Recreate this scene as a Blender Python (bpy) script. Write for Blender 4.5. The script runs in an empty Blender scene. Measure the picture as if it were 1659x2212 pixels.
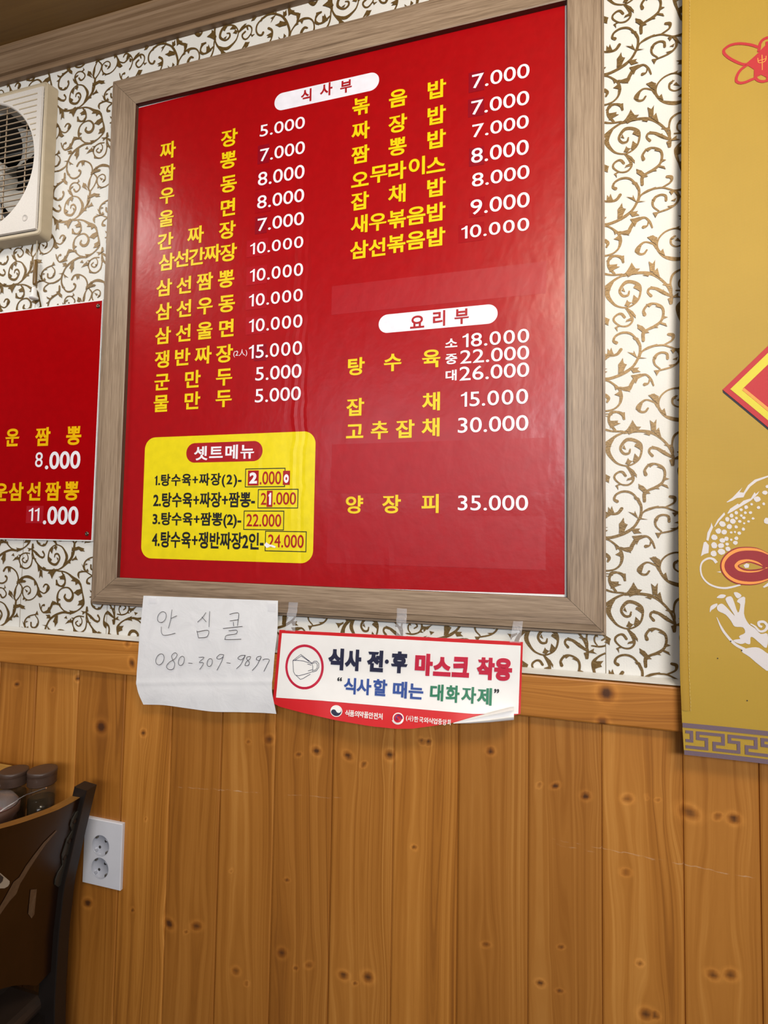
import bpy, bmesh, math, random
import numpy as np
from mathutils import Matrix, Vector
random.seed(7); rng=np.random.default_rng(7)
scn=bpy.context.scene
COL=scn.collection
# ------------------------------------------------------------------ camera
cam_d=bpy.data.cameras.new('camera'); cam=bpy.data.objects.new('camera',cam_d); COL.objects.link(cam)
cam_d.sensor_fit='HORIZONTAL'; cam_d.sensor_width=36.0; cam_d.lens=36.0*1115.4934/1659.0
cam_d.clip_start=0.02
RT=Vector((0.965401,0.260256,0.016386)); DN=Vector((0.003685,0.049215,-0.998781)); FW=Vector((-0.260745,0.964285,0.046554))
mw=Matrix(((RT.x,-DN.x,-FW.x,0.0),(RT.y,-DN.y,-FW.y,-0.8718),(RT.z,-DN.z,-FW.z,1.31),(0,0,0,1)))
cam.matrix_world=mw
scn.camera=cam
# ------------------------------------------------------------------ exposure, world, lamps
scn.view_settings.view_transform='Standard'; scn.view_settings.look='None'
scn.view_settings.gamma=1.0; scn.view_settings.use_curve_mapping=False
scn.view_settings.exposure=0.12
W=bpy.data.worlds.new('world'); scn.world=W; W.use_nodes=True
W.node_tree.nodes['Background'].inputs[0].default_value=(0.80,0.88,1.0,1); W.node_tree.nodes['Background'].inputs[1].default_value=0.13
def area(name,loc,rot,sx,sy,power,col):
    l=bpy.data.lights.new(name,'AREA'); l.shape='RECTANGLE'; l.size=sx; l.size_y=sy; l.energy=power; l.color=col
    o=bpy.data.objects.new(name,l); COL.objects.link(o); o.location=loc; o.rotation_euler=rot; return o
# unseen sources: added fills, plus the board lamp and window inferred from reflections
def aimed(name,loc,target,sx,sy,power,col):
    o=area(name,loc,(0,0,0),sx,sy,power,col); o.rotation_euler=(Vector(target)-Vector(loc)).to_track_quat('-Z','Y').to_euler(); return o
area('added_wall_fill',(-1.42,-0.52,2.35),(0,0,0),0.40,0.34,6.5,(1.0,0.95,0.88))  # added fill that brightens the left wallpaper, no known fixture
aimed('added_room_fill',(1.05,-3.1,2.25),(-0.2,0,1.72),1.6,0.7,33.0,(0.95,0.96,1.0)).data.spread=math.radians(105)  # added fill for the whole wall, set clear of the board reflections
aimed('window_daylight',(-0.95,-3.3,2.0),(-0.5,0,1.35),1.5,0.7,13.0,(0.82,0.88,1.0))
aimed('menu_spot_light',(0.38,-1.16,2.36),(-0.32,0,1.62),0.58,0.46,12.6,(1.0,0.85,0.63)).data.spread=math.radians(130)
area('added_wall_fill',(1.25,-0.8,2.36),(0,0,0),0.6,0.5,3.0,(0.88,0.94,1.0))  # added cool fill offsetting the warm tint on the right
# ------------------------------------------------------------------ measured sizes (world metres)
HG=[((0.0349,0.0345),'Y',[('짜',-0.6983,2.0836),('장',-0.5581,2.0824),('짬',-0.6977,2.036),('뽕',-0.5584,2.0378),('우',-0.6963,1.9884),('동',-0.5562,1.9893),('울',-0.696,1.9413),('면',-0.556,1.9425),('간',-0.6961,1.8944),('짜',-0.6268,1.8974),('장',-0.5563,1.8973),('삼',-0.6915,1.851),('선',-0.6579,1.8538),('간',-0.6226,1.8534),('짜',-0.5874,1.8548),('장',-0.5522,1.8521),('삼',-0.6949,1.7989),('선',-0.6495,1.7988),('짬',-0.6025,1.8008),('뽕',-0.5551,1.8001),('삼',-0.6943,1.7501),('선',-0.6476,1.7516),('우',-0.6001,1.7516),('동',-0.5521,1.7511),('삼',-0.6936,1.7014),('선',-0.6471,1.7023),('울',-0.5988,1.7029),('면',-0.5512,1.7034),('쟁',-0.6939,1.6531),('반',-0.6465,1.6545),('짜',-0.6005,1.6546),('장',-0.554,1.6539),('군',-0.6919,1.6073),('만',-0.6218,1.609),('두',-0.5529,1.6081),('물',-0.6921,1.5644),('만',-0.621,1.5667),('두',-0.5523,1.5666)]),((0.0323,0.0328),'Y',[('볶',-0.2882,2.0909),('음',-0.219,2.0912),('밥',-0.1491,2.0926),('짜',-0.2881,2.0443),('장',-0.2188,2.0441),('밥',-0.1488,2.0454),('짬',-0.2878,1.9999),('뽕',-0.2184,2.0013),('밥',-0.1485,2.0021),('오',-0.2874,1.9532),('무',-0.2521,1.9566),('라',-0.2182,1.9573),('이',-0.1829,1.9591),('스',-0.1492,1.9557),('잡',-0.2869,1.9126),('채',-0.2184,1.915),('밥',-0.1478,1.9152),('새',-0.2875,1.8697),('우',-0.2527,1.8686),('볶',-0.2176,1.8687),('음',-0.183,1.8701),('밥',-0.1477,1.8712),('삼',-0.2865,1.8227),('선',-0.2532,1.8223),('볶',-0.218,1.8241),('음',-0.1831,1.8259),('밥',-0.1475,1.8269)]),((0.0313,0.0315),'Y',[('탕',-0.2876,1.6102),('수',-0.221,1.6124),('육',-0.1531,1.6142),('잡',-0.2882,1.5373),('채',-0.1527,1.54),('고',-0.2882,1.4941),('추',-0.2429,1.4944),('잡',-0.1972,1.4948),('채',-0.1529,1.4957),('양',-0.2862,1.3643),('장',-0.2192,1.3651),('피',-0.1521,1.3661)]),((0.0228,0.0245),'RT',[('식',-0.3969,2.1339),('사',-0.3568,2.1371),('부',-0.3178,2.1345)]),((0.0242,0.0267),'RT',[('요',-0.1784,1.6805),('리',-0.1404,1.6829),('부',-0.1019,1.6827)]),((0.0201,0.0182),'W',[('소',-0.1191,1.6385),('중',-0.1188,1.6108),('대',-0.1188,1.583)]),((0.0286,0.0271),'W',[('셋',-0.5983,1.463),('트',-0.5651,1.4641),('메',-0.5318,1.4638),('뉴',-0.4989,1.4632)])]
TX=[('5.000',-0.4918,2.0714,-0.3982,2.0947,'W',0.005,0),('7.000',-0.4898,2.0218,-0.3969,2.0465,'W',0.005,1),('8.000',-0.4927,1.9743,-0.3965,2.0009,'W',0.005,1),('8.000',-0.4929,1.9291,-0.3961,1.9547,'W',0.005,1),('7.000',-0.4908,1.8848,-0.3954,1.9099,'W',0.005,1),('10.000',-0.505,1.8414,-0.3955,1.8636,'W',0.005,2),('10.000',-0.5038,1.7882,-0.3947,1.8125,'W',0.005,2),('10.000',-0.5044,1.7402,-0.3942,1.7638,'W',0.005,2),('10.000',-0.5028,1.6907,-0.3934,1.7155,'W',0.005,2),('15.000',-0.5012,1.6395,-0.3928,1.6654,'W',0.005,0),('5.000',-0.4865,1.5968,-0.393,1.6227,'W',0.005,0),('5.000',-0.4862,1.5553,-0.3931,1.5811,'W',0.005,0),('7.000',-0.0881,2.0793,0.007,2.1044,'W',0.005,1),('7.000',-0.089,2.0324,0.0067,2.0573,'W',0.005,1),('7.000',-0.0869,1.9921,0.0061,2.0152,'W',0.005,0),('8.000',-0.0883,1.9467,0.0062,1.9727,'W',0.005,1),('8.000',-0.0867,1.9051,0.0075,1.9289,'W',0.005,0),('9.000',-0.0887,1.8564,0.0079,1.8825,'W',0.005,1),('10.000',-0.1038,1.8168,0.0073,1.8388,'W',0.005,2),('18.000',-0.1001,1.6289,0.0079,1.652,'W',0.005,0),('22.000',-0.1038,1.6012,0.008,1.6243,'W',0.005,0),('26.000',-0.1048,1.5725,0.0081,1.5964,'W',0.005,0),('15.000',-0.1018,1.528,0.0065,1.5528,'W',0.005,0),('30.000',-0.1066,1.4842,0.0071,1.5098,'W',0.005,0),('35.000',-0.1053,1.3546,0.0071,1.3796,'W',0.005,0),('(2人)',-0.5344,1.6448,-0.5052,1.6591,'W',0,0),('1.탕수육+짜장(2)-',-0.7003,1.3968,-0.5091,1.4244,'K',0.03,0),('2.탕수육+짜장+짬뽕-',-0.702,1.3589,-0.48,1.388,'K',0.03,0),('3.탕수육+짬뽕(2)-',-0.7019,1.3199,-0.5073,1.3496,'K',0.03,0),('4.탕수육+쟁반짜장2인-',-0.7019,1.2807,-0.4599,1.3125,'K',0.03,0),('.000',-0.4714,1.4014,-0.4281,1.4257,'RT',0.01,0),('2',-0.4682,1.364,-0.4568,1.3859,'RT',0.01,0),('.000',-0.4423,1.364,-0.3976,1.3869,'RT',0.01,0),('22.000',-0.4965,1.3236,-0.4258,1.3468,'RT',0.01,0),('24.000',-0.4512,1.2861,-0.3806,1.3097,'RT',0.01,0)]
PT=[(-0.4949,2.0179,-0.4708,2.0547,'PD'),(-0.4972,1.9678,-0.4653,2.0066,'PM'),(-0.4976,1.9214,-0.4647,1.962,'PM'),(-0.4963,1.8803,-0.4715,1.9139,'PD'),(-0.5127,1.8369,-0.4676,1.8696,'PL'),(-0.5114,1.7819,-0.4681,1.8177,'PL'),(-0.5115,1.7342,-0.4672,1.7694,'PL'),(-0.5099,1.6862,-0.4673,1.7197,'PL'),(-0.0938,2.0735,-0.0675,2.1091,'PD'),(-0.0944,2.0296,-0.0672,2.0613,'PD'),(-0.0919,1.9422,-0.0665,1.9741,'PD'),(-0.0911,1.8525,-0.0647,1.8858,'PM'),(-0.1087,1.8106,-0.0661,1.8424,'PM')]
PT2=[(-0.4907,1.6345,-0.4649,1.6652,'PD','5'),(-0.0889,1.6267,-0.0654,1.656,'PM','8')]
SETP=[(-0.4959,1.3997,-0.4737,1.4278,'2'),(-0.4245,1.4004,-0.4107,1.4262,'o'),(-0.456,1.36,-0.4445,1.3899,'1')]
ST=[(-0.3371,1.7083,0.0347,1.7613),(-0.3307,1.427,0.0392,1.4718),(-0.3321,1.3837,0.0374,1.4309),(-0.3353,1.3024,0.0342,1.3456),(-0.3358,1.2605,0.0343,1.3047)]
YB=(-0.7261,1.2589,-0.3622,1.4974)
RPILL=(-0.6307,1.4452,-0.4674,1.4832)
PILL1=(-0.4625,2.1161,-0.2547,2.1503)
PILL2=(-0.2477,1.666,-0.0426,1.6989)
BOX=[(-0.5019,1.3965,-0.4201,1.4317),(-0.4745,1.3573,-0.3932,1.3929),(-0.5026,1.3173,-0.4202,1.3532),(-0.4574,1.2788,-0.3752,1.3163)]
TEAR=[(-0.4586,1.2899),(-0.4549,1.2953),(-0.449,1.2915),(-0.4416,1.2903),(-0.4352,1.2878),(-0.4371,1.2851),(-0.4459,1.2875),(-0.4532,1.2847)]
SH=[('운',-1.0753,1.5112),('짬',-0.9919,1.5102),('뽕',-0.91,1.5094),('운',-1.1,1.3919),('삼',-1.0576,1.393),('선',-1.0094,1.3932),('짬',-0.9584,1.3931),('뽕',-0.9093,1.3932)]
SHS=(0.0391,0.0402)
ST2=[('8',-1.0093,1.4448,-0.9889,1.4769),('.000',-0.9821,1.4396,-0.8901,1.4773),('11',-1.0197,1.3298,-0.9909,1.3576),('.000',-0.9807,1.3229,-0.8888,1.3613)]
SPT=(-1.0267,1.325,-0.9808,1.362)
SCR=[(-0.862,1.7815),(-0.8655,1.3046)]
ME_L=[(-0.7067,-0.0245,1.1876),(-0.7083,-0.0272,1.1332),(-0.7089,-0.0296,1.0836),(-0.709,-0.0311,1.0343),(-0.7035,-0.0327,1.007),(-0.6914,-0.0315,0.9849)]
ME_R=[(-0.4223,-0.0249,1.1917),(-0.4204,-0.0278,1.1417),(-0.423,-0.0296,1.1023),(-0.4252,-0.031,1.0608),(-0.425,-0.0327,1.033),(-0.418,-0.03,0.9942)]
HAND=[[(-0.6628,-0.0276,1.1405),(-0.6656,-0.0275,1.1421),(-0.6673,-0.0273,1.1449),(-0.6679,-0.0271,1.1483),(-0.6671,-0.0269,1.1521),(-0.6652,-0.0267,1.1556),(-0.6624,-0.0265,1.1584),(-0.659,-0.0265,1.1601),(-0.6555,-0.0265,1.1604),(-0.6525,-0.0265,1.1594),(-0.6502,-0.0266,1.1572),(-0.6491,-0.0268,1.154),(-0.6492,-0.027,1.1504),(-0.6505,-0.0272,1.1467),(-0.6529,-0.0274,1.1435),(-0.6561,-0.0275,1.1413),(-0.6595,-0.0276,1.1402),(-0.6628,-0.0276,1.1405)],[(-0.6374,-0.0263,1.1655),(-0.6386,-0.0273,1.1468),(-0.6422,-0.0282,1.1307)],[(-0.6388,-0.0272,1.1486),(-0.6322,-0.027,1.1518),(-0.6256,-0.0268,1.1549)],[(-0.6582,-0.028,1.1328),(-0.6568,-0.0286,1.1224),(-0.6513,-0.029,1.1172),(-0.6376,-0.0289,1.1194),(-0.6264,-0.0287,1.1227)],[(-0.5641,-0.0265,1.164),(-0.5714,-0.0271,1.154),(-0.5806,-0.0276,1.1455)],[(-0.5723,-0.027,1.1556),(-0.562,-0.0275,1.147)],[(-0.5564,-0.0264,1.1668),(-0.5556,-0.0281,1.1383)],[(-0.5807,-0.0285,1.1302),(-0.5759,-0.0293,1.1169)],[(-0.5805,-0.0286,1.1279),(-0.5572,-0.0284,1.1321),(-0.5587,-0.0291,1.1207),(-0.5759,-0.0293,1.1173)],[(-0.5151,-0.0267,1.1633),(-0.5055,-0.0266,1.1661),(-0.4973,-0.0266,1.1667),(-0.4961,-0.0269,1.1605),(-0.4975,-0.028,1.1437)],[(-0.5135,-0.0274,1.1517),(-0.4965,-0.0273,1.1549)],[(-0.5064,-0.0275,1.1503),(-0.5049,-0.028,1.1428)],[(-0.5267,-0.0282,1.1374),(-0.4873,-0.028,1.1436)],[(-0.5148,-0.0285,1.1339),(-0.4988,-0.0284,1.136),(-0.4996,-0.0288,1.1297),(-0.5181,-0.029,1.1258),(-0.5207,-0.0293,1.1199),(-0.5188,-0.0294,1.1184),(-0.4883,-0.0294,1.1209)],[(-0.6605,-0.0309,1.0623),(-0.663,-0.0309,1.0637),(-0.6647,-0.0308,1.0663),(-0.6653,-0.0307,1.0697),(-0.6646,-0.0306,1.0735),(-0.6628,-0.0305,1.0772),(-0.6602,-0.0304,1.0802),(-0.657,-0.0303,1.0822),(-0.6538,-0.0303,1.0829),(-0.6509,-0.0304,1.0821),(-0.6488,-0.0304,1.0801),(-0.6477,-0.0305,1.077),(-0.6477,-0.0306,1.0733),(-0.649,-0.0307,1.0695),(-0.6512,-0.0308,1.0661),(-0.6541,-0.0309,1.0636),(-0.6574,-0.0309,1.0622),(-0.6605,-0.0309,1.0623)],[(-0.6192,-0.0304,1.0838),(-0.6243,-0.0303,1.0871),(-0.6313,-0.0304,1.0813),(-0.6284,-0.0307,1.0735),(-0.6236,-0.0309,1.067),(-0.6265,-0.0312,1.0575),(-0.636,-0.0312,1.0556),(-0.6413,-0.031,1.061),(-0.6355,-0.0308,1.0688),(-0.6242,-0.0306,1.0761),(-0.6192,-0.0304,1.0834)],[(-0.6125,-0.031,1.0648),(-0.6144,-0.0309,1.0658),(-0.6157,-0.0309,1.0678),(-0.6162,-0.0308,1.0705),(-0.6158,-0.0307,1.0736),(-0.6147,-0.0306,1.0767),(-0.6129,-0.0305,1.0793),(-0.6106,-0.0305,1.0811),(-0.6083,-0.0305,1.0818),(-0.6062,-0.0305,1.0814),(-0.6046,-0.0305,1.0799),(-0.6037,-0.0306,1.0775),(-0.6036,-0.0307,1.0746),(-0.6044,-0.0308,1.0714),(-0.6059,-0.0309,1.0685),(-0.608,-0.0309,1.0663),(-0.6103,-0.031,1.065),(-0.6125,-0.031,1.0648)],[(-0.5949,-0.0308,1.0706),(-0.5861,-0.0309,1.0706)],[(-0.5737,-0.0305,1.0825),(-0.5624,-0.0305,1.0831),(-0.5719,-0.0308,1.0738),(-0.5639,-0.0308,1.0735),(-0.5642,-0.031,1.0694),(-0.5703,-0.0312,1.061)],[(-0.5519,-0.031,1.0679),(-0.5536,-0.031,1.0687),(-0.5549,-0.031,1.0703),(-0.5555,-0.0309,1.0725),(-0.5554,-0.0308,1.0751),(-0.5545,-0.0307,1.0777),(-0.5531,-0.0307,1.0799),(-0.5513,-0.0306,1.0815),(-0.5493,-0.0306,1.0821),(-0.5474,-0.0306,1.0818),(-0.5459,-0.0306,1.0806),(-0.545,-0.0307,1.0787),(-0.5447,-0.0308,1.0762),(-0.5452,-0.0309,1.0736),(-0.5463,-0.0309,1.0712),(-0.548,-0.031,1.0693),(-0.5499,-0.031,1.0681),(-0.5519,-0.031,1.0679)],[(-0.5224,-0.0304,1.091),(-0.5302,-0.0304,1.0907),(-0.5363,-0.0305,1.0846),(-0.5315,-0.0306,1.0825),(-0.524,-0.0305,1.0865),(-0.5222,-0.0304,1.0911),(-0.5257,-0.0307,1.0792),(-0.5345,-0.0313,1.0624)],[(-0.5158,-0.0308,1.0773),(-0.5076,-0.0308,1.0772)],[(-0.4797,-0.0304,1.0934),(-0.4875,-0.0304,1.0921),(-0.4933,-0.0306,1.0872),(-0.4869,-0.0307,1.0848),(-0.4803,-0.0305,1.0898),(-0.479,-0.0304,1.0934),(-0.486,-0.0309,1.0778),(-0.4951,-0.0312,1.0683)],[(-0.4679,-0.0305,1.092),(-0.4741,-0.0305,1.0909),(-0.4756,-0.0306,1.087),(-0.4698,-0.0308,1.0813),(-0.4721,-0.031,1.0763),(-0.4783,-0.031,1.0758),(-0.4761,-0.0308,1.0819),(-0.4694,-0.0306,1.0875),(-0.4678,-0.0305,1.0914)],[(-0.4473,-0.0305,1.094),(-0.4542,-0.0305,1.0924),(-0.4565,-0.0306,1.0878),(-0.4502,-0.0307,1.0868),(-0.447,-0.0305,1.093),(-0.4547,-0.031,1.0781),(-0.4637,-0.0313,1.0678)],[(-0.4441,-0.0307,1.0877),(-0.4392,-0.0306,1.0898),(-0.4311,-0.0307,1.0891),(-0.4351,-0.031,1.0797),(-0.4407,-0.0313,1.0683)]]
MTAPE=[[(-0.6932,-0.0259,1.1852),(-0.674,-0.0259,1.1854),(-0.6736,-0.0264,1.1743),(-0.6906,-0.0264,1.1742)],[(-0.4407,-0.0263,1.1874),(-0.4239,-0.0264,1.1873),(-0.4236,-0.0271,1.1724),(-0.4394,-0.027,1.1728)]]
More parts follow.
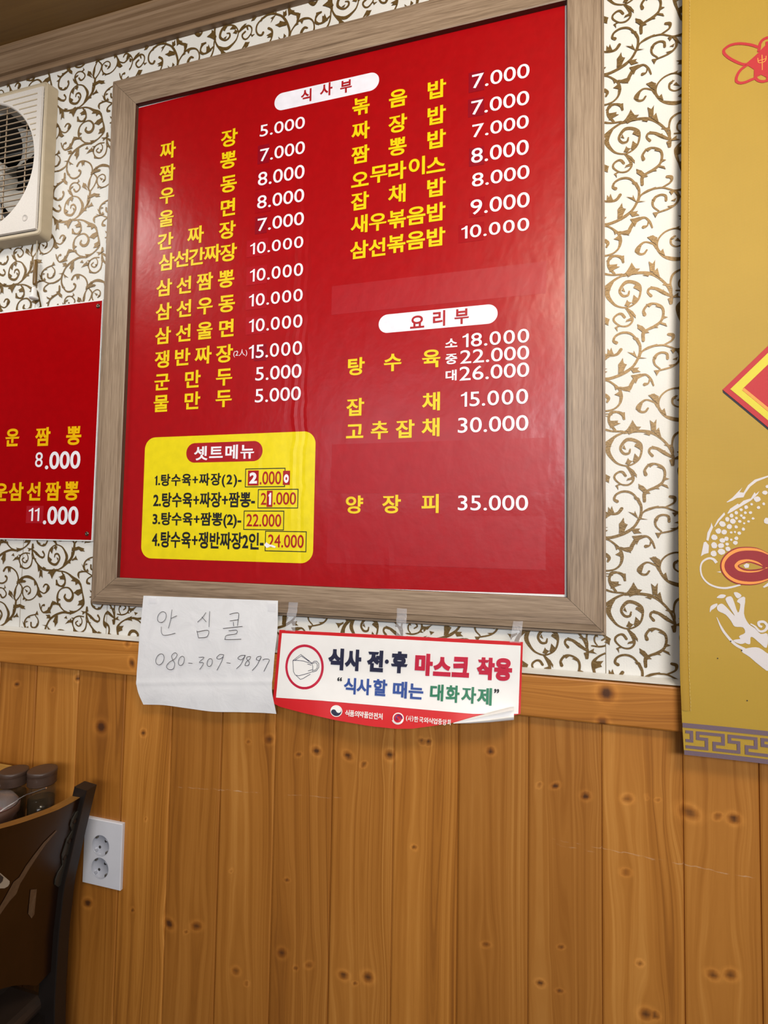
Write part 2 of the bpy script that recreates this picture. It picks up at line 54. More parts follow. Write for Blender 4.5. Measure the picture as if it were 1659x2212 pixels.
PO=[[(-0.4175,-0.026,1.1408),(-0.4181,-0.026,1.1327),(-0.4187,-0.026,1.1247),(-0.4192,-0.026,1.1166),(-0.4198,-0.026,1.1085),(-0.4204,-0.026,1.1004),(-0.421,-0.026,1.0923),(-0.4215,-0.0262,1.0843),(-0.422,-0.0264,1.0763),(-0.4224,-0.0267,1.0683),(-0.4228,-0.0271,1.0604),(-0.4232,-0.0275,1.0525),(-0.4235,-0.0279,1.0446),(-0.4239,-0.0284,1.0367),(-0.4242,-0.0289,1.0289),(-0.4245,-0.0294,1.021),(-0.4248,-0.03,1.0132)],[(-0.4028,-0.026,1.1411),(-0.4033,-0.026,1.1327),(-0.4039,-0.026,1.1242),(-0.4044,-0.026,1.1158),(-0.405,-0.026,1.1074),(-0.4055,-0.026,1.0989),(-0.4061,-0.026,1.0905),(-0.4065,-0.0263,1.0822),(-0.4069,-0.0267,1.0739),(-0.4072,-0.0272,1.0657),(-0.4075,-0.0278,1.0575),(-0.4077,-0.0285,1.0493),(-0.4078,-0.0293,1.0412),(-0.408,-0.0302,1.0331),(-0.4081,-0.0311,1.0251),(-0.4082,-0.032,1.0171),(-0.4083,-0.033,1.0092)],[(-0.3881,-0.026,1.1413),(-0.3887,-0.026,1.1328),(-0.3892,-0.026,1.1242),(-0.3898,-0.026,1.1156),(-0.3903,-0.026,1.107),(-0.3908,-0.026,1.0985),(-0.3914,-0.0261,1.0899),(-0.3917,-0.0264,1.0815),(-0.392,-0.0269,1.0731),(-0.3922,-0.0276,1.0647),(-0.3924,-0.0285,1.0565),(-0.3925,-0.0295,1.0483),(-0.3925,-0.0305,1.0401),(-0.3925,-0.0317,1.0321),(-0.3924,-0.033,1.024),(-0.3923,-0.0344,1.0161),(-0.3921,-0.0358,1.0082)],[(-0.3736,-0.026,1.1416),(-0.3742,-0.026,1.1329),(-0.3747,-0.026,1.1241),(-0.3752,-0.026,1.1154),(-0.3757,-0.026,1.1067),(-0.3763,-0.026,1.098),(-0.3767,-0.0261,1.0893),(-0.3771,-0.0265,1.0807),(-0.3773,-0.0271,1.0722),(-0.3774,-0.028,1.0638),(-0.3775,-0.0291,1.0555),(-0.3774,-0.0304,1.0473),(-0.3773,-0.0318,1.0391),(-0.3771,-0.0333,1.031),(-0.3769,-0.035,1.023),(-0.3766,-0.0368,1.015),(-0.3763,-0.0386,1.0072)],[(-0.3593,-0.026,1.1418),(-0.3598,-0.026,1.133),(-0.3603,-0.026,1.1241),(-0.3608,-0.026,1.1153),(-0.3613,-0.026,1.1064),(-0.3618,-0.026,1.0976),(-0.3623,-0.0261,1.0888),(-0.3626,-0.0266,1.0801),(-0.3627,-0.0274,1.0715),(-0.3628,-0.0284,1.063),(-0.3627,-0.0297,1.0546),(-0.3625,-0.0313,1.0463),(-0.3623,-0.033,1.0381),(-0.362,-0.0348,1.03),(-0.3616,-0.0369,1.022),(-0.3611,-0.0391,1.0141),(-0.3606,-0.0414,1.0063)],[(-0.345,-0.026,1.1421),(-0.3455,-0.026,1.1331),(-0.346,-0.026,1.1241),(-0.3465,-0.026,1.1152),(-0.347,-0.026,1.1062),(-0.3475,-0.026,1.0973),(-0.3479,-0.0261,1.0884),(-0.3482,-0.0266,1.0796),(-0.3483,-0.0276,1.0709),(-0.3482,-0.0288,1.0624),(-0.3481,-0.0303,1.054),(-0.3479,-0.0321,1.0456),(-0.3475,-0.0341,1.0375),(-0.3471,-0.0363,1.0294),(-0.3466,-0.0387,1.0214),(-0.346,-0.0413,1.0136),(-0.3453,-0.044,1.0059)],[(-0.3309,-0.026,1.1423),(-0.3313,-0.026,1.1332),(-0.3318,-0.026,1.1242),(-0.3323,-0.026,1.1151),(-0.3328,-0.026,1.106),(-0.3332,-0.026,1.097),(-0.3337,-0.0261,1.088),(-0.3339,-0.0267,1.0791),(-0.334,-0.0277,1.0704),(-0.3339,-0.0291,1.0617),(-0.3337,-0.0308,1.0533),(-0.3334,-0.0327,1.0449),(-0.333,-0.035,1.0367),(-0.3324,-0.0375,1.0287),(-0.3318,-0.0403,1.0207),(-0.331,-0.0433,1.013),(-0.3302,-0.0465,1.0054)],[(-0.3169,-0.026,1.1426),(-0.3173,-0.026,1.1334),(-0.3178,-0.026,1.1242),(-0.3182,-0.026,1.115),(-0.3187,-0.026,1.1059),(-0.3191,-0.026,1.0967),(-0.3196,-0.0261,1.0876),(-0.3198,-0.0267,1.0786),(-0.3198,-0.0277,1.0698),(-0.3198,-0.0292,1.0611),(-0.3195,-0.0309,1.0525),(-0.3192,-0.033,1.0441),(-0.3188,-0.0353,1.0358),(-0.3182,-0.0379,1.0277),(-0.3176,-0.0408,1.0197),(-0.3168,-0.0439,1.0119),(-0.316,-0.0473,1.0043)],[(-0.3029,-0.026,1.1428),(-0.3034,-0.026,1.1335),(-0.3038,-0.026,1.1242),(-0.3043,-0.026,1.115),(-0.3047,-0.026,1.1057),(-0.3052,-0.026,1.0964),(-0.3056,-0.0261,1.0872),(-0.3058,-0.0267,1.0781),(-0.3058,-0.0278,1.0692),(-0.3057,-0.0293,1.0604),(-0.3055,-0.0311,1.0518),(-0.3052,-0.0332,1.0433),(-0.3047,-0.0357,1.0349),(-0.3042,-0.0384,1.0267),(-0.3035,-0.0414,1.0187),(-0.3027,-0.0446,1.0109),(-0.3019,-0.0481,1.0032)],[(-0.2891,-0.026,1.143),(-0.2896,-0.026,1.1337),(-0.29,-0.026,1.1243),(-0.2904,-0.026,1.115),(-0.2909,-0.026,1.1056),(-0.2913,-0.026,1.0963),(-0.2917,-0.0261,1.087),(-0.2919,-0.0268,1.0779),(-0.2919,-0.0279,1.0689),(-0.2918,-0.0295,1.0601),(-0.2915,-0.0314,1.0514),(-0.2912,-0.0337,1.0429),(-0.2907,-0.0362,1.0345),(-0.2901,-0.0391,1.0263),(-0.2895,-0.0422,1.0183),(-0.2887,-0.0456,1.0105),(-0.2878,-0.0492,1.0028)],[(-0.2755,-0.026,1.1433),(-0.2759,-0.026,1.1339),(-0.2763,-0.026,1.1244),(-0.2767,-0.026,1.115),(-0.2771,-0.026,1.1056),(-0.2775,-0.026,1.0962),(-0.2779,-0.0261,1.0869),(-0.2781,-0.0268,1.0777),(-0.2781,-0.028,1.0687),(-0.278,-0.0297,1.0598),(-0.2777,-0.0317,1.0511),(-0.2773,-0.0341,1.0426),(-0.2769,-0.0367,1.0342),(-0.2763,-0.0397,1.026),(-0.2756,-0.043,1.018),(-0.2748,-0.0466,1.0101),(-0.2739,-0.0504,1.0025)],[(-0.2619,-0.026,1.1435),(-0.2623,-0.026,1.134),(-0.2627,-0.026,1.1245),(-0.2631,-0.026,1.1151),(-0.2635,-0.026,1.1056),(-0.2639,-0.026,1.0961),(-0.2643,-0.0261,1.0867),(-0.2644,-0.0269,1.0775),(-0.2644,-0.0282,1.0684),(-0.2643,-0.0299,1.0595),(-0.264,-0.032,1.0508),(-0.2636,-0.0345,1.0423),(-0.2631,-0.0373,1.0339),(-0.2625,-0.0404,1.0257),(-0.2618,-0.0438,1.0177),(-0.261,-0.0476,1.0098),(-0.2602,-0.0516,1.0022)],[(-0.2484,-0.026,1.1437),(-0.2488,-0.026,1.1342),(-0.2492,-0.026,1.1246),(-0.2496,-0.026,1.1151),(-0.25,-0.026,1.1056),(-0.2504,-0.026,1.0961),(-0.2507,-0.0261,1.0866),(-0.2509,-0.0269,1.0773),(-0.2508,-0.0283,1.0682),(-0.2507,-0.0301,1.0593),(-0.2504,-0.0323,1.0505),(-0.25,-0.0349,1.042),(-0.2495,-0.0378,1.0336),(-0.2489,-0.0411,1.0254),(-0.2482,-0.0447,1.0173),(-0.2474,-0.0486,1.0095),(-0.2465,-0.0528,1.0019)],[(-0.2351,-0.026,1.144),(-0.2354,-0.026,1.1344),(-0.2358,-0.026,1.1248),(-0.2362,-0.026,1.1153),(-0.2366,-0.026,1.1057),(-0.2369,-0.026,1.0961),(-0.2373,-0.0261,1.0866),(-0.2374,-0.027,1.0773),(-0.2374,-0.0284,1.0682),(-0.2373,-0.0302,1.0593),(-0.237,-0.0325,1.0505),(-0.2366,-0.0352,1.042),(-0.2361,-0.0382,1.0336),(-0.2355,-0.0416,1.0254),(-0.2348,-0.0454,1.0174),(-0.234,-0.0494,1.0096),(-0.2331,-0.0538,1.002)],[(-0.2218,-0.026,1.1442),(-0.2222,-0.026,1.1346),(-0.2225,-0.026,1.125),(-0.2229,-0.026,1.1155),(-0.2233,-0.026,1.1059),(-0.2236,-0.026,1.0963),(-0.224,-0.0261,1.0868),(-0.2241,-0.027,1.0775),(-0.2241,-0.0284,1.0684),(-0.2239,-0.0303,1.0595),(-0.2237,-0.0327,1.0507),(-0.2233,-0.0354,1.0422),(-0.2228,-0.0386,1.0338),(-0.2222,-0.0421,1.0257),(-0.2216,-0.0459,1.0177),(-0.2208,-0.0501,1.01),(-0.2199,-0.0545,1.0025)],[(-0.2086,-0.026,1.1444),(-0.209,-0.026,1.1348),(-0.2094,-0.026,1.1252),(-0.2097,-0.026,1.1157),(-0.2101,-0.026,1.1061),(-0.2104,-0.026,1.0965),(-0.2107,-0.0261,1.087),(-0.2109,-0.027,1.0777),(-0.2109,-0.0284,1.0686),(-0.2107,-0.0304,1.0597),(-0.2105,-0.0328,1.0509),(-0.2101,-0.0357,1.0424),(-0.2097,-0.0389,1.0341),(-0.2091,-0.0425,1.026),(-0.2084,-0.0464,1.018),(-0.2077,-0.0507,1.0104),(-0.2069,-0.0553,1.0029)],[(-0.1956,-0.026,1.1446),(-0.1959,-0.026,1.1351),(-0.1963,-0.026,1.1255),(-0.1966,-0.026,1.1159),(-0.197,-0.026,1.1063),(-0.1973,-0.026,1.0968),(-0.1976,-0.0261,1.0873),(-0.1978,-0.027,1.078),(-0.1978,-0.0285,1.0689),(-0.1976,-0.0305,1.06),(-0.1974,-0.033,1.0513),(-0.1971,-0.0359,1.0427),(-0.1966,-0.0392,1.0344),(-0.1961,-0.0428,1.0263),(-0.1955,-0.0469,1.0185),(-0.1948,-0.0513,1.0108),(-0.194,-0.056,1.0034)],[(-0.1827,-0.026,1.1449),(-0.183,-0.026,1.1354),(-0.1833,-0.026,1.1259),(-0.1837,-0.026,1.1164),(-0.184,-0.026,1.1069),(-0.1843,-0.026,1.0974),(-0.1846,-0.0262,1.088),(-0.1848,-0.0271,1.0788),(-0.1848,-0.0286,1.0698),(-0.1847,-0.0306,1.061),(-0.1845,-0.033,1.0523),(-0.1842,-0.0359,1.0439),(-0.1838,-0.0392,1.0357),(-0.1833,-0.0428,1.0276),(-0.1827,-0.0468,1.0198),(-0.1821,-0.0511,1.0122),(-0.1814,-0.0558,1.0049)],[(-0.1698,-0.026,1.1451),(-0.1701,-0.026,1.1357),(-0.1705,-0.026,1.1263),(-0.1708,-0.026,1.1169),(-0.1711,-0.026,1.1075),(-0.1714,-0.026,1.0981),(-0.1717,-0.0262,1.0887),(-0.1719,-0.0271,1.0796),(-0.1719,-0.0286,1.0707),(-0.1718,-0.0306,1.0619),(-0.1716,-0.033,1.0534),(-0.1714,-0.0359,1.045),(-0.171,-0.0391,1.0369),(-0.1706,-0.0427,1.0289),(-0.1701,-0.0467,1.0212),(-0.1695,-0.051,1.0136),(-0.1689,-0.0556,1.0063)],[(-0.1571,-0.026,1.1453),(-0.1574,-0.026,1.1361),(-0.1577,-0.026,1.1268),(-0.158,-0.026,1.1176),(-0.1583,-0.026,1.1084),(-0.1587,-0.026,1.0992),(-0.1589,-0.0262,1.09),(-0.1591,-0.0271,1.0811),(-0.1591,-0.0285,1.0723),(-0.1591,-0.0304,1.0637),(-0.159,-0.0328,1.0553),(-0.1588,-0.0356,1.0471),(-0.1585,-0.0387,1.039),(-0.1581,-0.0422,1.0312),(-0.1577,-0.046,1.0235),(-0.1572,-0.0502,1.0161),(-0.1567,-0.0546,1.0089)],[(-0.1444,-0.026,1.1455),(-0.1447,-0.026,1.1365),(-0.145,-0.026,1.1274),(-0.1454,-0.026,1.1184),(-0.1457,-0.026,1.1093),(-0.146,-0.026,1.1003),(-0.1463,-0.0262,1.0913),(-0.1464,-0.027,1.0825),(-0.1465,-0.0284,1.0739),(-0.1465,-0.0303,1.0655),(-0.1464,-0.0325,1.0572),(-0.1462,-0.0352,1.0491),(-0.146,-0.0382,1.0412),(-0.1457,-0.0416,1.0335),(-0.1454,-0.0453,1.026),(-0.145,-0.0493,1.0186),(-0.1445,-0.0536,1.0115)],[(-0.1319,-0.026,1.1457),(-0.1322,-0.026,1.1369),(-0.1325,-0.026,1.128),(-0.1328,-0.026,1.1191),(-0.1331,-0.026,1.1103),(-0.1334,-0.026,1.1014),(-0.1337,-0.0261,1.0926),(-0.1338,-0.027,1.084),(-0.1339,-0.0283,1.0755),(-0.1339,-0.0301,1.0672),(-0.1339,-0.0323,1.0591),(-0.1338,-0.0349,1.0512),(-0.1336,-0.0378,1.0434),(-0.1334,-0.041,1.0358),(-0.1331,-0.0446,1.0284),(-0.1328,-0.0485,1.0211),(-0.1324,-0.0526,1.0141)],[(-0.1194,-0.026,1.146),(-0.1197,-0.026,1.1373),(-0.12,-0.026,1.1286),(-0.1203,-0.026,1.1199),(-0.1206,-0.026,1.1113),(-0.1209,-0.026,1.1026),(-0.1212,-0.0261,1.094),(-0.1214,-0.0269,1.0855),(-0.1215,-0.0282,1.0773),(-0.1215,-0.0299,1.0691),(-0.1215,-0.032,1.0612),(-0.1214,-0.0345,1.0534),(-0.1213,-0.0372,1.0457),(-0.1212,-0.0404,1.0383),(-0.1209,-0.0438,1.031),(-0.1207,-0.0475,1.0239),(-0.1204,-0.0515,1.0169)],[(-0.1071,-0.026,1.1462),(-0.1074,-0.026,1.1377),(-0.1076,-0.026,1.1292),(-0.1079,-0.026,1.1207),(-0.1082,-0.026,1.1123),(-0.1085,-0.026,1.1038),(-0.1088,-0.0261,1.0954),(-0.109,-0.0268,1.0871),(-0.1091,-0.0281,1.079),(-0.1092,-0.0297,1.071),(-0.1092,-0.0317,1.0632),(-0.1092,-0.034,1.0556),(-0.1091,-0.0367,1.0481),(-0.109,-0.0397,1.0408),(-0.1088,-0.043,1.0336),(-0.1087,-0.0466,1.0266),(-0.1084,-0.0504,1.0197)],[(-0.0948,-0.026,1.1464),(-0.0951,-0.026,1.1381),(-0.0954,-0.026,1.1298),(-0.0956,-0.026,1.1216),(-0.0959,-0.026,1.1133),(-0.0962,-0.026,1.105),(-0.0965,-0.0261,1.0968),(-0.0967,-0.0267,1.0887),(-0.0968,-0.0278,1.0808),(-0.0969,-0.0293,1.073),(-0.097,-0.0311,1.0653),(-0.097,-0.0332,1.0578),(-0.097,-0.0357,1.0504),(-0.097,-0.0384,1.0432),(-0.0969,-0.0414,1.0361),(-0.0968,-0.0447,1.0292),(-0.0966,-0.0483,1.0224)],[(-0.0826,-0.026,1.1466),(-0.0829,-0.026,1.1385),(-0.0832,-0.026,1.1305),(-0.0835,-0.026,1.1224),(-0.0837,-0.026,1.1143),(-0.084,-0.026,1.1063),(-0.0843,-0.0261,1.0983),(-0.0845,-0.0266,1.0904),(-0.0847,-0.0276,1.0826),(-0.0848,-0.0289,1.075),(-0.0849,-0.0305,1.0675),(-0.085,-0.0324,1.06),(-0.085,-0.0346,1.0528),(-0.085,-0.037,1.0456),(-0.085,-0.0397,1.0386),(-0.085,-0.0427,1.0317),(-0.0849,-0.0459,1.025)],[(-0.0706,-0.026,1.1468),(-0.0708,-0.026,1.1389),(-0.0711,-0.026,1.131),(-0.0714,-0.026,1.1232),(-0.0716,-0.026,1.1153),(-0.0719,-0.026,1.1075),(-0.0721,-0.0261,1.0996),(-0.0724,-0.0265,1.0919),(-0.0726,-0.0274,1.0843),(-0.0727,-0.0285,1.0768),(-0.0728,-0.03,1.0694),(-0.073,-0.0317,1.0621),(-0.0731,-0.0336,1.0549),(-0.0731,-0.0358,1.0479),(-0.0732,-0.0382,1.0409),(-0.0732,-0.0408,1.0341),(-0.0732,-0.0436,1.0274)],[(-0.0586,-0.026,1.147),(-0.0588,-0.026,1.1393),(-0.0591,-0.026,1.1315),(-0.0593,-0.026,1.1238),(-0.0596,-0.026,1.1161),(-0.0599,-0.026,1.1084),(-0.0601,-0.026,1.1007),(-0.0603,-0.0265,1.0931),(-0.0605,-0.0272,1.0856),(-0.0607,-0.0283,1.0782),(-0.0609,-0.0295,1.0709),(-0.061,-0.0311,1.0637),(-0.0611,-0.0328,1.0566),(-0.0612,-0.0347,1.0495),(-0.0613,-0.0369,1.0426),(-0.0614,-0.0392,1.0359),(-0.0615,-0.0417,1.0292)],[(-0.0467,-0.026,1.1472),(-0.0469,-0.026,1.1396),(-0.0472,-0.026,1.132),(-0.0474,-0.026,1.1244),(-0.0477,-0.026,1.1168),(-0.0479,-0.026,1.1093),(-0.0482,-0.026,1.1017),(-0.0484,-0.0264,1.0942),(-0.0486,-0.0271,1.0869),(-0.0488,-0.028,1.0796),(-0.049,-0.0291,1.0723),(-0.0491,-0.0304,1.0652),(-0.0493,-0.0319,1.0582),(-0.0494,-0.0336,1.0512),(-0.0496,-0.0355,1.0443),(-0.0497,-0.0376,1.0376),(-0.0498,-0.0398,1.0309)],[(-0.0349,-0.026,1.1474),(-0.0351,-0.026,1.1399),(-0.0354,-0.026,1.1325),(-0.0356,-0.026,1.125),(-0.0358,-0.026,1.1176),(-0.0361,-0.026,1.1101),(-0.0363,-0.026,1.1027),(-0.0365,-0.0264,1.0954),(-0.0367,-0.0269,1.0881),(-0.0369,-0.0277,1.0809),(-0.0371,-0.0287,1.0738),(-0.0373,-0.0298,1.0667),(-0.0375,-0.0311,1.0597),(-0.0377,-0.0326,1.0528),(-0.0378,-0.0342,1.046),(-0.038,-0.0359,1.0392),(-0.0381,-0.0378,1.0326)],[(-0.0232,-0.026,1.1476),(-0.0234,-0.026,1.1403),(-0.0236,-0.026,1.1329),(-0.0238,-0.026,1.1256),(-0.0241,-0.026,1.1183),(-0.0243,-0.026,1.111),(-0.0245,-0.026,1.1037),(-0.0247,-0.0263,1.0964),(-0.025,-0.0268,1.0892),(-0.0252,-0.0274,1.0821),(-0.0254,-0.0282,1.0751),(-0.0256,-0.0292,1.0681),(-0.0258,-0.0303,1.0611),(-0.026,-0.0315,1.0543),(-0.0261,-0.0329,1.0475),(-0.0263,-0.0343,1.0407),(-0.0265,-0.0359,1.0341)],[(-0.0115,-0.026,1.1478),(-0.0118,-0.026,1.1406),(-0.012,-0.026,1.1334),(-0.0122,-0.026,1.1262),(-0.0124,-0.026,1.119),(-0.0126,-0.026,1.1118),(-0.0128,-0.026,1.1046),(-0.0131,-0.0263,1.0975),(-0.0133,-0.0266,1.0905),(-0.0135,-0.0271,1.0834),(-0.0137,-0.0278,1.0765),(-0.0139,-0.0285,1.0695),(-0.0141,-0.0294,1.0626),(-0.0143,-0.0304,1.0558),(-0.0145,-0.0315,1.0491),(-0.0147,-0.0327,1.0423),(-0.0149,-0.034,1.0357)],[(0.0,-0.026,1.148),(-0.0002,-0.026,1.141),(-0.0004,-0.026,1.1341),(-0.0006,-0.026,1.1271),(-0.0008,-0.026,1.1202),(-0.001,-0.026,1.1132),(-0.0013,-0.026,1.1063),(-0.0015,-0.0262,1.0994),(-0.0017,-0.0264,1.0925),(-0.0019,-0.0268,1.0857),(-0.0021,-0.0273,1.0789),(-0.0023,-0.0278,1.0722),(-0.0025,-0.0285,1.0655),(-0.0027,-0.0292,1.0588),(-0.0029,-0.03,1.0522),(-0.0031,-0.0308,1.0456),(-0.0033,-0.0317,1.039)]]
ROLL=[(-0.1039,-0.053,1.0216),(-0.0774,-0.0474,1.0277),(-0.0471,-0.0416,1.0346),(-0.0131,-0.0356,1.0428)]
ROLLR=[0.001,0.005,0.009,0.012]
PG=[('식','N',0.062,(-0.3091,-0.028,1.0982),(0.0141,0.0,0.0004),(0.0005,0.0003,0.0183)),('사','N',0.062,(-0.2783,-0.028,1.0989),(0.0146,0.0,0.0004),(0.0005,0.0003,0.018)),('전','N',0.062,(-0.2393,-0.028,1.1003),(0.0143,0.0,0.0004),(0.0006,0.0002,0.0178)),('·','N',0.062,(-0.219,-0.028,1.101),(0.0034,0.0,0.0001),(0.0001,0.0,0.0036)),('후','N',0.062,(-0.1975,-0.028,1.1016),(0.0142,0.0,0.0005),(0.0006,0.0002,0.0178)),('마','R',0.062,(-0.1564,-0.028,1.1011),(0.0147,0.0,0.0004),(0.0006,0.0004,0.0178)),('스','R',0.062,(-0.1264,-0.028,1.1003),(0.0143,0.0,0.0004),(0.0005,0.0005,0.0153)),('크','R',0.062,(-0.0964,-0.028,1.1019),(0.0139,0.0,0.0005),(0.0006,0.0006,0.0161)),('착','R',0.062,(-0.057,-0.028,1.1027),(0.0139,0.0,0.0004),(0.0007,0.0006,0.0175)),('용','R',0.062,(-0.0298,-0.028,1.1036),(0.0136,0.0,0.0005),(0.0007,0.0006,0.0176)),('식','B',0.034,(-0.2816,-0.0324,1.0567),(0.0108,-0.0001,0.0003),(-0.0005,0.0029,0.0128)),('사','B',0.034,(-0.2568,-0.0325,1.0576),(0.0129,-0.0,0.0004),(-0.0005,0.003,0.0127)),('할','B',0.034,(-0.2286,-0.0326,1.0588),(0.0121,-0.0,0.0003),(-0.0004,0.0032,0.0128)),('때','B',0.034,(-0.1947,-0.0331,1.0585),(0.0119,-0.0002,0.0004),(-0.0003,0.0034,0.0126)),('는','B',0.034,(-0.1677,-0.0338,1.0585),(0.0122,-0.0002,0.0004),(-0.0001,0.0033,0.0115)),('대','G',0.034,(-0.1336,-0.0342,1.0599),(0.0108,-0.0002,0.0004),(-0.0,0.0036,0.0122)),('화','G',0.034,(-0.108,-0.0347,1.0603),(0.0109,0.0,0.0003),(0.0001,0.0038,0.0125)),('자','G',0.034,(-0.0826,-0.0343,1.0608),(0.0116,0.0003,0.0003),(0.0003,0.0034,0.0121)),('제','G',0.034,(-0.0581,-0.0338,1.0609),(0.0114,0.0004,0.0002),(0.0003,0.003,0.0127)),('식','W',0.03,(-0.2806,-0.0458,1.0161),(0.004,-0.0001,0.0002),(-0.0005,0.002,0.0045)),('품','W',0.03,(-0.2722,-0.0462,1.0163),(0.004,-0.0001,0.0002),(-0.0005,0.002,0.0044)),('의','W',0.03,(-0.2639,-0.0466,1.0165),(0.004,-0.0002,0.0002),(-0.0005,0.002,0.0044)),('약','W',0.03,(-0.2557,-0.0469,1.0167),(0.004,-0.0001,0.0002),(-0.0005,0.002,0.0044)),('품','W',0.03,(-0.2474,-0.0473,1.0169),(0.0039,-0.0001,0.0002),(-0.0005,0.0021,0.0044)),('안','W',0.03,(-0.2393,-0.0476,1.0171),(0.0039,-0.0001,0.0002),(-0.0004,0.0021,0.0044)),('전','W',0.03,(-0.2312,-0.048,1.0172),(0.0038,-0.0001,0.0002),(-0.0005,0.0022,0.0044)),('처','W',0.03,(-0.2231,-0.0483,1.0174),(0.0038,-0.0001,0.0002),(-0.0005,0.0022,0.0043)),('(','W',0.022,(-0.179,-0.0496,1.0194),(0.0013,-0.0,0.0001),(-0.0003,0.0021,0.0038)),('사','W',0.022,(-0.1743,-0.0497,1.0197),(0.003,-0.0001,0.0001),(-0.0003,0.0021,0.0038)),(')','W',0.022,(-0.1696,-0.0497,1.0199),(0.0013,-0.0,0.0),(-0.0003,0.0021,0.0038)),('한','W',0.022,(-0.1636,-0.0501,1.0199),(0.0035,-0.0,0.0002),(-0.0003,0.0021,0.0037)),('국','W',0.022,(-0.1554,-0.0505,1.0198),(0.0035,-0.0001,0.0001),(-0.0002,0.0021,0.0037)),('외','W',0.022,(-0.1478,-0.0507,1.0202),(0.0035,-0.0001,0.0002),(-0.0002,0.0021,0.0037)),('식','W',0.022,(-0.1403,-0.051,1.0203),(0.0034,-0.0,0.0001),(-0.0002,0.0021,0.0037)),('업','W',0.022,(-0.1328,-0.0512,1.0204),(0.0034,-0.0,0.0001),(-0.0001,0.0021,0.0037)),('중','W',0.022,(-0.1253,-0.0515,1.0206),(0.0033,-0.0001,0.0001),(-0.0002,0.0021,0.0037)),('앙','W',0.022,(-0.1179,-0.0518,1.0207),(0.0032,-0.0001,0.0001),(-0.0001,0.0021,0.0037)),('회','W',0.022,(-0.1111,-0.0517,1.0214),(0.0026,-0.0,0.0001),(-0.0001,0.0022,0.0036)),('“','K',0.03,(-0.3008,-0.0305,1.0657),(0.0042,0.0,0.0002),(-0.0001,0.0006,0.0032)),('”','K',0.03,(-0.0395,-0.0314,1.0702),(0.0038,0.0001,0.0001),(0.0001,0.0005,0.0032))]
